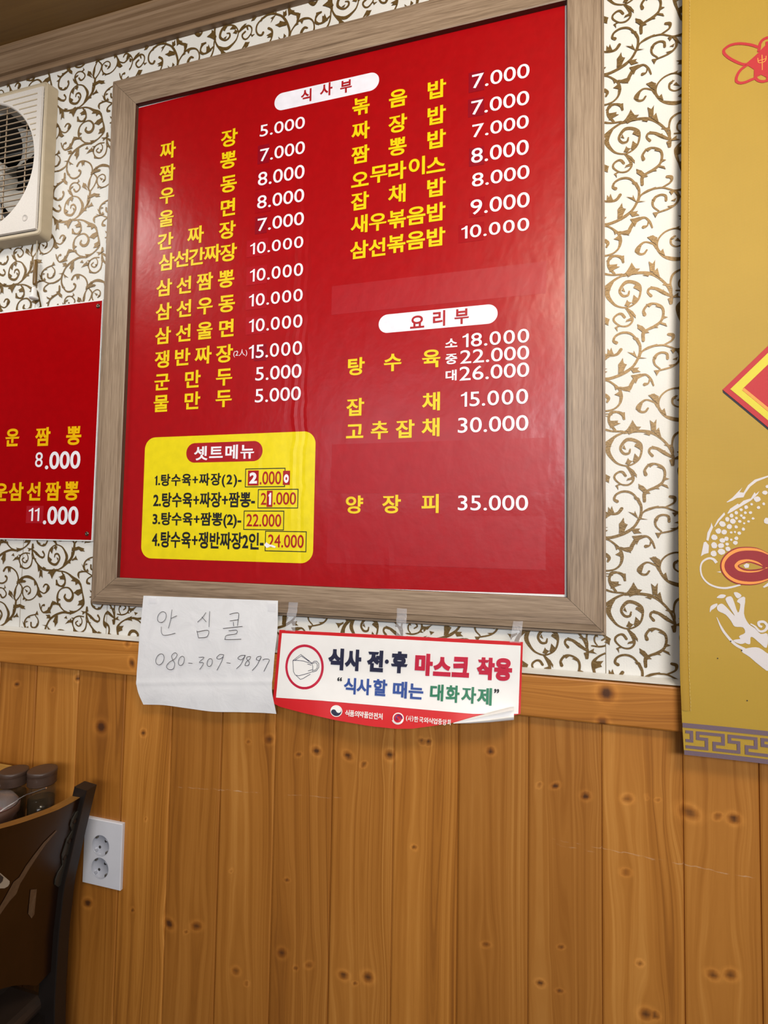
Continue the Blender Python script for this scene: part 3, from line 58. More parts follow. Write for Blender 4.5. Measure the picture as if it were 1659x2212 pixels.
PW=[[(-0.4122,-0.0265,1.1354),(-0.4129,-0.0265,1.1259),(-0.4136,-0.0265,1.1165),(-0.4143,-0.0265,1.107),(-0.4149,-0.0265,1.0976),(-0.4156,-0.0266,1.0881),(-0.4161,-0.0269,1.0788),(-0.4166,-0.0273,1.0695),(-0.417,-0.0278,1.0602),(-0.4174,-0.0284,1.051),(-0.4177,-0.029,1.0418),(-0.4181,-0.0298,1.0327),(-0.4184,-0.0305,1.0236)],[(-0.3978,-0.0265,1.1356),(-0.3985,-0.0265,1.1262),(-0.3991,-0.0265,1.1167),(-0.3998,-0.0265,1.1073),(-0.4005,-0.0265,1.0979),(-0.4011,-0.0266,1.0885),(-0.4016,-0.027,1.0792),(-0.402,-0.0275,1.0699),(-0.4023,-0.0282,1.0608),(-0.4026,-0.0291,1.0517),(-0.4028,-0.03,1.0426),(-0.4029,-0.0311,1.0336),(-0.403,-0.0322,1.0247)],[(-0.3835,-0.0265,1.1359),(-0.3842,-0.0265,1.1264),(-0.3848,-0.0265,1.117),(-0.3855,-0.0265,1.1076),(-0.3861,-0.0265,1.0982),(-0.3867,-0.0266,1.0889),(-0.3872,-0.027,1.0796),(-0.3875,-0.0277,1.0704),(-0.3877,-0.0286,1.0613),(-0.3879,-0.0297,1.0523),(-0.388,-0.0309,1.0433),(-0.388,-0.0323,1.0345),(-0.3879,-0.0337,1.0257)],[(-0.3694,-0.0265,1.1361),(-0.37,-0.0265,1.1267),(-0.3706,-0.0265,1.1173),(-0.3713,-0.0265,1.1079),(-0.3719,-0.0265,1.0986),(-0.3725,-0.0266,1.0892),(-0.3729,-0.027,1.08),(-0.3732,-0.0278,1.0708),(-0.3734,-0.0289,1.0618),(-0.3734,-0.0302,1.0529),(-0.3734,-0.0316,1.044),(-0.3733,-0.0333,1.0353),(-0.3731,-0.0351,1.0267)],[(-0.3553,-0.0265,1.1363),(-0.3559,-0.0265,1.127),(-0.3565,-0.0265,1.1176),(-0.3572,-0.0265,1.1082),(-0.3578,-0.0265,1.0989),(-0.3584,-0.0266,1.0895),(-0.3588,-0.0271,1.0803),(-0.359,-0.0279,1.0713),(-0.3591,-0.0291,1.0623),(-0.3591,-0.0306,1.0535),(-0.359,-0.0323,1.0447),(-0.3588,-0.0342,1.0361),(-0.3585,-0.0363,1.0276)],[(-0.3414,-0.0265,1.1366),(-0.342,-0.0265,1.1272),(-0.3426,-0.0265,1.1179),(-0.3432,-0.0265,1.1085),(-0.3438,-0.0265,1.0992),(-0.3444,-0.0265,1.0899),(-0.3448,-0.0271,1.0807),(-0.345,-0.028,1.0717),(-0.345,-0.0293,1.0628),(-0.345,-0.0309,1.054),(-0.3448,-0.0328,1.0453),(-0.3445,-0.035,1.0368),(-0.3441,-0.0373,1.0284)],[(-0.3275,-0.0265,1.1368),(-0.3281,-0.0265,1.1275),(-0.3287,-0.0265,1.1181),(-0.3293,-0.0265,1.1088),(-0.3299,-0.0265,1.0995),(-0.3305,-0.0265,1.0902),(-0.3309,-0.027,1.081),(-0.3311,-0.028,1.072),(-0.3311,-0.0293,1.0631),(-0.331,-0.031,1.0544),(-0.3308,-0.0331,1.0458),(-0.3305,-0.0354,1.0374),(-0.3301,-0.0379,1.0291)],[(-0.3138,-0.0265,1.137),(-0.3144,-0.0265,1.1277),(-0.315,-0.0265,1.1184),(-0.3155,-0.0265,1.109),(-0.3161,-0.0265,1.0997),(-0.3167,-0.0265,1.0904),(-0.3171,-0.027,1.0813),(-0.3173,-0.0279,1.0722),(-0.3174,-0.0293,1.0634),(-0.3173,-0.031,1.0546),(-0.3171,-0.033,1.046),(-0.3168,-0.0353,1.0376),(-0.3163,-0.038,1.0293)],[(-0.3002,-0.0265,1.1372),(-0.3008,-0.0265,1.1279),(-0.3013,-0.0265,1.1186),(-0.3019,-0.0265,1.1093),(-0.3024,-0.0265,1.1),(-0.303,-0.0265,1.0907),(-0.3034,-0.0269,1.0815),(-0.3036,-0.0279,1.0725),(-0.3037,-0.0293,1.0636),(-0.3036,-0.031,1.0549),(-0.3034,-0.033,1.0463),(-0.3031,-0.0354,1.0379),(-0.3027,-0.038,1.0296)],[(-0.2867,-0.0265,1.1375),(-0.2873,-0.0265,1.1281),(-0.2878,-0.0265,1.1188),(-0.2883,-0.0265,1.1095),(-0.2889,-0.0265,1.1002),(-0.2894,-0.0265,1.0909),(-0.2898,-0.0269,1.0817),(-0.29,-0.0279,1.0727),(-0.2901,-0.0293,1.0639),(-0.29,-0.0311,1.0552),(-0.2898,-0.0332,1.0466),(-0.2895,-0.0356,1.0382),(-0.2891,-0.0384,1.03)],[(-0.2733,-0.0265,1.1377),(-0.2738,-0.0265,1.1284),(-0.2744,-0.0265,1.1191),(-0.2749,-0.0265,1.1097),(-0.2754,-0.0265,1.1004),(-0.276,-0.0265,1.0911),(-0.2764,-0.0269,1.082),(-0.2766,-0.0279,1.073),(-0.2766,-0.0294,1.0641),(-0.2765,-0.0312,1.0554),(-0.2763,-0.0334,1.0469),(-0.276,-0.0359,1.0386),(-0.2756,-0.0387,1.0303)],[(-0.26,-0.0265,1.1379),(-0.2605,-0.0265,1.1286),(-0.2611,-0.0265,1.1193),(-0.2616,-0.0265,1.11),(-0.2621,-0.0265,1.1007),(-0.2626,-0.0265,1.0914),(-0.263,-0.0269,1.0822),(-0.2632,-0.0279,1.0732),(-0.2632,-0.0294,1.0644),(-0.2632,-0.0313,1.0557),(-0.263,-0.0335,1.0472),(-0.2627,-0.0361,1.0389),(-0.2623,-0.039,1.0307)],[(-0.2468,-0.0265,1.1381),(-0.2473,-0.0265,1.1288),(-0.2478,-0.0265,1.1195),(-0.2483,-0.0265,1.1102),(-0.2489,-0.0265,1.1009),(-0.2494,-0.0265,1.0916),(-0.2497,-0.0269,1.0824),(-0.2499,-0.028,1.0735),(-0.25,-0.0295,1.0647),(-0.2499,-0.0314,1.056),(-0.2497,-0.0337,1.0475),(-0.2494,-0.0364,1.0392),(-0.249,-0.0393,1.0311)],[(-0.2338,-0.0265,1.1383),(-0.2342,-0.0265,1.129),(-0.2347,-0.0265,1.1197),(-0.2352,-0.0265,1.1104),(-0.2357,-0.0265,1.1011),(-0.2362,-0.0265,1.0918),(-0.2366,-0.0269,1.0827),(-0.2368,-0.028,1.0737),(-0.2368,-0.0295,1.0649),(-0.2368,-0.0315,1.0563),(-0.2366,-0.0339,1.0478),(-0.2363,-0.0366,1.0395),(-0.2359,-0.0397,1.0314)],[(-0.2208,-0.0265,1.1386),(-0.2213,-0.0265,1.1292),(-0.2217,-0.0265,1.1199),(-0.2222,-0.0265,1.1106),(-0.2227,-0.0265,1.1014),(-0.2232,-0.0265,1.0921),(-0.2235,-0.0269,1.0829),(-0.2237,-0.028,1.0739),(-0.2238,-0.0296,1.0652),(-0.2237,-0.0316,1.0565),(-0.2235,-0.034,1.0481),(-0.2233,-0.0368,1.0399),(-0.2229,-0.04,1.0318)],[(-0.2079,-0.0265,1.1388),(-0.2084,-0.0265,1.1295),(-0.2088,-0.0265,1.1202),(-0.2093,-0.0265,1.1109),(-0.2098,-0.0265,1.1016),(-0.2102,-0.0265,1.0923),(-0.2106,-0.0269,1.0831),(-0.2108,-0.028,1.0742),(-0.2108,-0.0296,1.0654),(-0.2108,-0.0317,1.0568),(-0.2106,-0.0342,1.0484),(-0.2103,-0.037,1.0401),(-0.21,-0.0403,1.0321)],[(-0.1951,-0.0265,1.139),(-0.1956,-0.0265,1.1297),(-0.196,-0.0265,1.1204),(-0.1965,-0.0265,1.1111),(-0.1969,-0.0265,1.1018),(-0.1974,-0.0265,1.0925),(-0.1977,-0.0269,1.0833),(-0.1979,-0.0281,1.0744),(-0.198,-0.0297,1.0656),(-0.1979,-0.0318,1.057),(-0.1978,-0.0344,1.0486),(-0.1975,-0.0373,1.0404),(-0.1972,-0.0406,1.0324)],[(-0.1824,-0.0265,1.1392),(-0.1829,-0.0265,1.1299),(-0.1833,-0.0265,1.1206),(-0.1838,-0.0265,1.1113),(-0.1842,-0.0265,1.102),(-0.1846,-0.0265,1.0927),(-0.185,-0.027,1.0836),(-0.1851,-0.0282,1.0746),(-0.1852,-0.0299,1.0659),(-0.1852,-0.0321,1.0573),(-0.185,-0.0347,1.0489),(-0.1848,-0.0376,1.0407),(-0.1845,-0.041,1.0327)],[(-0.1698,-0.0265,1.1394),(-0.1703,-0.0265,1.1301),(-0.1707,-0.0265,1.1208),(-0.1711,-0.0265,1.1115),(-0.1716,-0.0265,1.1022),(-0.172,-0.0265,1.0929),(-0.1723,-0.0271,1.0838),(-0.1725,-0.0284,1.0749),(-0.1725,-0.0301,1.0661),(-0.1725,-0.0323,1.0576),(-0.1724,-0.0349,1.0492),(-0.1722,-0.0379,1.041),(-0.1719,-0.0413,1.033)],[(-0.1574,-0.0265,1.1396),(-0.1578,-0.0265,1.1303),(-0.1582,-0.0265,1.121),(-0.1586,-0.0265,1.1117),(-0.159,-0.0265,1.1024),(-0.1594,-0.0265,1.0931),(-0.1597,-0.0272,1.084),(-0.1599,-0.0285,1.0751),(-0.16,-0.0303,1.0664),(-0.1599,-0.0326,1.0578),(-0.1598,-0.0352,1.0495),(-0.1597,-0.0383,1.0413),(-0.1594,-0.0417,1.0333)],[(-0.145,-0.0265,1.1398),(-0.1454,-0.0265,1.1305),(-0.1458,-0.0265,1.1212),(-0.1462,-0.0265,1.1119),(-0.1466,-0.0265,1.1026),(-0.147,-0.0266,1.0933),(-0.1472,-0.0273,1.0842),(-0.1474,-0.0287,1.0753),(-0.1475,-0.0305,1.0666),(-0.1475,-0.0328,1.0581),(-0.1474,-0.0355,1.0498),(-0.1473,-0.0386,1.0416),(-0.147,-0.042,1.0336)],[(-0.1327,-0.0265,1.14),(-0.1331,-0.0265,1.1307),(-0.1334,-0.0265,1.1214),(-0.1338,-0.0265,1.1121),(-0.1342,-0.0265,1.1028),(-0.1346,-0.0266,1.0935),(-0.1349,-0.0274,1.0844),(-0.135,-0.0288,1.0756),(-0.1351,-0.0307,1.0669),(-0.1351,-0.033,1.0584),(-0.1351,-0.0358,1.05),(-0.135,-0.0389,1.0419),(-0.1348,-0.0424,1.0339)],[(-0.1205,-0.0265,1.1402),(-0.1208,-0.0265,1.1309),(-0.1212,-0.0265,1.1216),(-0.1216,-0.0265,1.1123),(-0.122,-0.0265,1.103),(-0.1223,-0.0266,1.0937),(-0.1226,-0.0275,1.0847),(-0.1228,-0.029,1.0758),(-0.1229,-0.0309,1.0671),(-0.1229,-0.0333,1.0586),(-0.1229,-0.036,1.0503),(-0.1228,-0.0392,1.0422),(-0.1226,-0.0427,1.0342)],[(-0.1083,-0.0265,1.1404),(-0.1087,-0.0265,1.1311),(-0.1091,-0.0265,1.1218),(-0.1094,-0.0265,1.1125),(-0.1098,-0.0265,1.1032),(-0.1102,-0.0267,1.0939),(-0.1104,-0.0276,1.0849),(-0.1106,-0.0291,1.076),(-0.1107,-0.0311,1.0674),(-0.1107,-0.0335,1.0589),(-0.1107,-0.0363,1.0506),(-0.1107,-0.0395,1.0424),(-0.1106,-0.043,1.0345)],[(-0.0963,-0.0265,1.1406),(-0.0967,-0.0265,1.1313),(-0.097,-0.0265,1.122),(-0.0974,-0.0265,1.1127),(-0.0978,-0.0265,1.1034),(-0.0981,-0.0267,1.0941),(-0.0983,-0.0277,1.0851),(-0.0985,-0.0292,1.0762),(-0.0986,-0.0311,1.0675),(-0.0987,-0.0334,1.059),(-0.0988,-0.0362,1.0507),(-0.0987,-0.0393,1.0426),(-0.0987,-0.0428,1.0346)],[(-0.0844,-0.0265,1.1408),(-0.0847,-0.0265,1.1315),(-0.0851,-0.0265,1.1222),(-0.0854,-0.0265,1.1129),(-0.0858,-0.0265,1.1036),(-0.0861,-0.0268,1.0943),(-0.0863,-0.0277,1.0853),(-0.0865,-0.0291,1.0764),(-0.0867,-0.031,1.0677),(-0.0868,-0.0332,1.0592),(-0.0869,-0.0359,1.0508),(-0.0869,-0.0388,1.0426),(-0.0869,-0.0421,1.0346)],[(-0.0725,-0.0265,1.141),(-0.0729,-0.0265,1.1317),(-0.0732,-0.0265,1.1224),(-0.0735,-0.0265,1.1131),(-0.0739,-0.0265,1.1038),(-0.0742,-0.0268,1.0946),(-0.0744,-0.0277,1.0856),(-0.0747,-0.0291,1.0767),(-0.0748,-0.0308,1.0679),(-0.075,-0.033,1.0594),(-0.0751,-0.0354,1.0509),(-0.0752,-0.0382,1.0427),(-0.0752,-0.0413,1.0346)],[(-0.0608,-0.0265,1.1412),(-0.0611,-0.0265,1.132),(-0.0614,-0.0265,1.1228),(-0.0618,-0.0265,1.1135),(-0.0621,-0.0265,1.1043),(-0.0624,-0.0268,1.0952),(-0.0627,-0.0277,1.0863),(-0.0629,-0.0289,1.0774),(-0.0631,-0.0305,1.0687),(-0.0633,-0.0325,1.0602),(-0.0634,-0.0347,1.0518),(-0.0636,-0.0373,1.0435),(-0.0637,-0.0401,1.0354)],[(-0.0491,-0.0265,1.1414),(-0.0494,-0.0265,1.1323),(-0.0497,-0.0265,1.1231),(-0.0501,-0.0265,1.114),(-0.0504,-0.0265,1.1049),(-0.0507,-0.0268,1.0958),(-0.0509,-0.0276,1.0869),(-0.0512,-0.0287,1.0782),(-0.0514,-0.0302,1.0695),(-0.0516,-0.0319,1.061),(-0.0518,-0.0339,1.0526),(-0.052,-0.0362,1.0443),(-0.0521,-0.0388,1.0362)],[(-0.0375,-0.0265,1.1416),(-0.0378,-0.0265,1.1325),(-0.0381,-0.0265,1.1235),(-0.0384,-0.0265,1.1144),(-0.0387,-0.0265,1.1054),(-0.039,-0.0268,1.0965),(-0.0393,-0.0275,1.0876),(-0.0396,-0.0285,1.0789),(-0.0398,-0.0298,1.0703),(-0.0401,-0.0313,1.0618),(-0.0403,-0.0331,1.0534),(-0.0405,-0.0352,1.0451),(-0.0407,-0.0374,1.0369)],[(-0.026,-0.0265,1.1418),(-0.0263,-0.0265,1.1328),(-0.0266,-0.0265,1.1239),(-0.0269,-0.0265,1.1149),(-0.0272,-0.0265,1.1059),(-0.0275,-0.0268,1.0971),(-0.0278,-0.0274,1.0883),(-0.028,-0.0283,1.0796),(-0.0283,-0.0294,1.071),(-0.0286,-0.0307,1.0625),(-0.0288,-0.0322,1.0541),(-0.029,-0.034,1.0458),(-0.0293,-0.0359,1.0377)],[(-0.0146,-0.0265,1.142),(-0.0149,-0.0265,1.1331),(-0.0152,-0.0265,1.1242),(-0.0155,-0.0265,1.1153),(-0.0158,-0.0265,1.1065),(-0.016,-0.0268,1.0977),(-0.0163,-0.0273,1.089),(-0.0166,-0.028,1.0803),(-0.0169,-0.0289,1.0717),(-0.0171,-0.03,1.0633),(-0.0174,-0.0313,1.0549),(-0.0176,-0.0328,1.0466),(-0.0179,-0.0344,1.0383)],[(-0.0033,-0.0265,1.1422),(-0.0035,-0.0265,1.1334),(-0.0038,-0.0265,1.1246),(-0.0041,-0.0265,1.1158),(-0.0044,-0.0265,1.107),(-0.0047,-0.0267,1.0983),(-0.0049,-0.0271,1.0896),(-0.0052,-0.0277,1.081),(-0.0055,-0.0284,1.0725),(-0.0058,-0.0293,1.064),(-0.006,-0.0303,1.0556),(-0.0063,-0.0314,1.0472),(-0.0066,-0.0327,1.039)]]
RING=[(-0.364,-0.0324,1.0453),(-0.3685,-0.0322,1.0451),(-0.373,-0.0319,1.0455),(-0.3775,-0.0315,1.0466),(-0.3817,-0.031,1.0482),(-0.3857,-0.0305,1.0503),(-0.3894,-0.03,1.053),(-0.3927,-0.0295,1.0562),(-0.3955,-0.029,1.0598),(-0.3979,-0.0286,1.0638),(-0.3996,-0.0282,1.0681),(-0.4008,-0.0278,1.0727),(-0.4014,-0.0276,1.0774),(-0.4013,-0.0273,1.0821),(-0.4006,-0.0271,1.0869),(-0.3994,-0.027,1.0915),(-0.3975,-0.027,1.096),(-0.3951,-0.027,1.1002),(-0.3922,-0.027,1.1041),(-0.3889,-0.027,1.1075),(-0.3852,-0.027,1.1104),(-0.3813,-0.027,1.1128),(-0.3771,-0.027,1.1147),(-0.3727,-0.027,1.1159),(-0.3683,-0.027,1.1166),(-0.3638,-0.027,1.1166),(-0.3594,-0.027,1.1159),(-0.3552,-0.027,1.1147),(-0.3512,-0.027,1.1129),(-0.3475,-0.027,1.1105),(-0.3441,-0.027,1.1076),(-0.3411,-0.027,1.1042),(-0.3386,-0.027,1.1005),(-0.3365,-0.027,1.0964),(-0.335,-0.027,1.092),(-0.334,-0.0271,1.0874),(-0.3335,-0.0274,1.0828),(-0.3335,-0.0278,1.0782),(-0.3341,-0.0283,1.0736),(-0.3351,-0.0289,1.0692),(-0.3367,-0.0296,1.065),(-0.3387,-0.0302,1.0611),(-0.3413,-0.0309,1.0575),(-0.3442,-0.0314,1.0543),(-0.3476,-0.0319,1.0515),(-0.3513,-0.0322,1.0491),(-0.3554,-0.0324,1.0473),(-0.3596,-0.0325,1.046),(-0.364,-0.0324,1.0453)]
MASK=[[(-0.3897,-0.0271,1.0892),(-0.3748,-0.027,1.1011),(-0.3533,-0.0271,1.0875)],[(-0.3856,-0.0271,1.0901),(-0.3738,-0.027,1.0985),(-0.3587,-0.027,1.0899)],[(-0.3897,-0.0271,1.0892),(-0.3818,-0.027,1.0904),(-0.3707,-0.027,1.0901),(-0.3533,-0.0272,1.0869),(-0.3515,-0.0275,1.082),(-0.3513,-0.0283,1.0736),(-0.3616,-0.0287,1.0694),(-0.3771,-0.029,1.0644),(-0.3835,-0.0288,1.0652),(-0.3874,-0.0282,1.0705),(-0.3897,-0.0271,1.0892)],[(-0.3533,-0.0271,1.0875),(-0.3497,-0.027,1.0912),(-0.3447,-0.027,1.0916),(-0.3409,-0.0271,1.0879),(-0.3406,-0.0275,1.0814),(-0.3445,-0.0281,1.0755),(-0.3512,-0.0283,1.073)],[(-0.3521,-0.0271,1.087),(-0.3487,-0.0271,1.089),(-0.3453,-0.0271,1.0887),(-0.3433,-0.0272,1.0854),(-0.3436,-0.0276,1.0803),(-0.3465,-0.0279,1.0767),(-0.3511,-0.028,1.0755)],[(-0.3819,-0.0289,1.0645),(-0.3734,-0.0298,1.0589),(-0.3688,-0.0297,1.0604),(-0.3553,-0.0288,1.0691)],[(-0.362,-0.0272,1.0854),(-0.3544,-0.0273,1.0845)],[(-0.3601,-0.0282,1.074),(-0.3521,-0.0279,1.0768)]]
TG=((-0.3009,-0.0436,1.0166),(0.0107,-0.0002,0.0005),(-0.001,0.0034,0.0084))
SW=((-0.1932,-0.0487,1.0179),(0.0098,-0.0003,0.0005),(-0.0006,0.0043,0.0078))
TAPES=[[[(-0.4013,-0.0268,1.1904),(-0.3921,-0.0278,1.1905),(-0.3839,-0.0268,1.1904)],[(-0.4017,-0.0268,1.1854),(-0.3925,-0.0278,1.1855),(-0.3842,-0.0268,1.1853)],[(-0.4022,-0.0268,1.1804),(-0.3929,-0.0278,1.1804),(-0.3845,-0.0268,1.1802)],[(-0.4026,-0.0268,1.1754),(-0.3933,-0.0278,1.1754),(-0.3849,-0.0268,1.1751)],[(-0.4031,-0.0268,1.1703),(-0.3936,-0.0278,1.1703),(-0.3852,-0.0268,1.17)],[(-0.4035,-0.0268,1.1653),(-0.394,-0.0278,1.1653),(-0.3855,-0.0268,1.1649)],[(-0.4039,-0.0268,1.1603),(-0.3944,-0.0278,1.1602),(-0.3858,-0.0268,1.1598)],[(-0.4044,-0.0268,1.1553),(-0.3948,-0.0278,1.1552),(-0.3861,-0.0268,1.1547)],[(-0.4048,-0.0268,1.1503),(-0.3951,-0.0278,1.1501),(-0.3864,-0.0268,1.1496)],[(-0.4053,-0.0268,1.1453),(-0.3955,-0.0278,1.1451),(-0.3867,-0.0268,1.1445)],[(-0.4057,-0.0268,1.1402),(-0.3959,-0.0278,1.14),(-0.3871,-0.0268,1.1394)]],[[(-0.204,-0.0268,1.1898),(-0.1953,-0.0278,1.1898),(-0.1871,-0.0268,1.1896)],[(-0.204,-0.0268,1.1853),(-0.1953,-0.0278,1.1853),(-0.187,-0.0268,1.185)],[(-0.204,-0.0268,1.1807),(-0.1952,-0.0278,1.1808),(-0.187,-0.0268,1.1805)],[(-0.204,-0.0268,1.1762),(-0.1952,-0.0278,1.1763),(-0.1869,-0.0268,1.176)],[(-0.2041,-0.0268,1.1717),(-0.1952,-0.0278,1.1718),(-0.1868,-0.0268,1.1715)],[(-0.2041,-0.0268,1.1672),(-0.1952,-0.0278,1.1672),(-0.1868,-0.0268,1.167)],[(-0.2041,-0.0268,1.1627),(-0.1951,-0.0278,1.1627),(-0.1867,-0.0268,1.1625)],[(-0.2041,-0.0268,1.1582),(-0.1951,-0.0278,1.1582),(-0.1866,-0.0268,1.1579)],[(-0.2041,-0.0268,1.1537),(-0.1951,-0.0278,1.1537),(-0.1866,-0.0268,1.1534)],[(-0.2041,-0.0268,1.1491),(-0.1951,-0.0278,1.1492),(-0.1865,-0.0268,1.1489)],[(-0.2041,-0.0268,1.1446),(-0.195,-0.0278,1.1447),(-0.1864,-0.0268,1.1444)]],[[(-0.0149,-0.0268,1.1792),(-0.0075,-0.0278,1.1798),(-0.0001,-0.0268,1.1801)],[(-0.0154,-0.0268,1.1759),(-0.0079,-0.0278,1.1765),(-0.0005,-0.0268,1.1767)],[(-0.016,-0.0268,1.1726),(-0.0084,-0.0278,1.1731),(-0.0008,-0.0268,1.1733)],[(-0.0165,-0.0268,1.1693),(-0.0088,-0.0278,1.1698),(-0.0012,-0.0268,1.1699)],[(-0.017,-0.0268,1.166),(-0.0093,-0.0278,1.1664),(-0.0016,-0.0268,1.1665)],[(-0.0176,-0.0268,1.1627),(-0.0097,-0.0278,1.1631),(-0.0019,-0.0268,1.1631)],[(-0.0181,-0.0268,1.1594),(-0.0102,-0.0278,1.1597),(-0.0023,-0.0268,1.1597)],[(-0.0187,-0.0268,1.1561),(-0.0106,-0.0278,1.1564),(-0.0027,-0.0268,1.1563)],[(-0.0192,-0.0268,1.1528),(-0.0111,-0.0278,1.153),(-0.003,-0.0268,1.1529)],[(-0.0198,-0.0268,1.1495),(-0.0116,-0.0278,1.1497),(-0.0034,-0.0268,1.1495)],[(-0.0203,-0.0268,1.1462),(-0.012,-0.0278,1.1464),(-0.0038,-0.0268,1.1461)]]]
BL=[(0.2353,2.1491),(0.2307,1.8518),(0.225,1.5653),(0.2196,1.2886),(0.2174,1.123),(0.2193,1.0518),(0.2213,1.008)]
BSEAM=[(0.2455,2.1464),(0.238,1.5644),(0.2298,1.2587),(0.2281,1.1239),(0.2293,1.0464)]
BB=[(0.2213,1.008),(0.2417,1.0067),(0.3246,1.0083)]
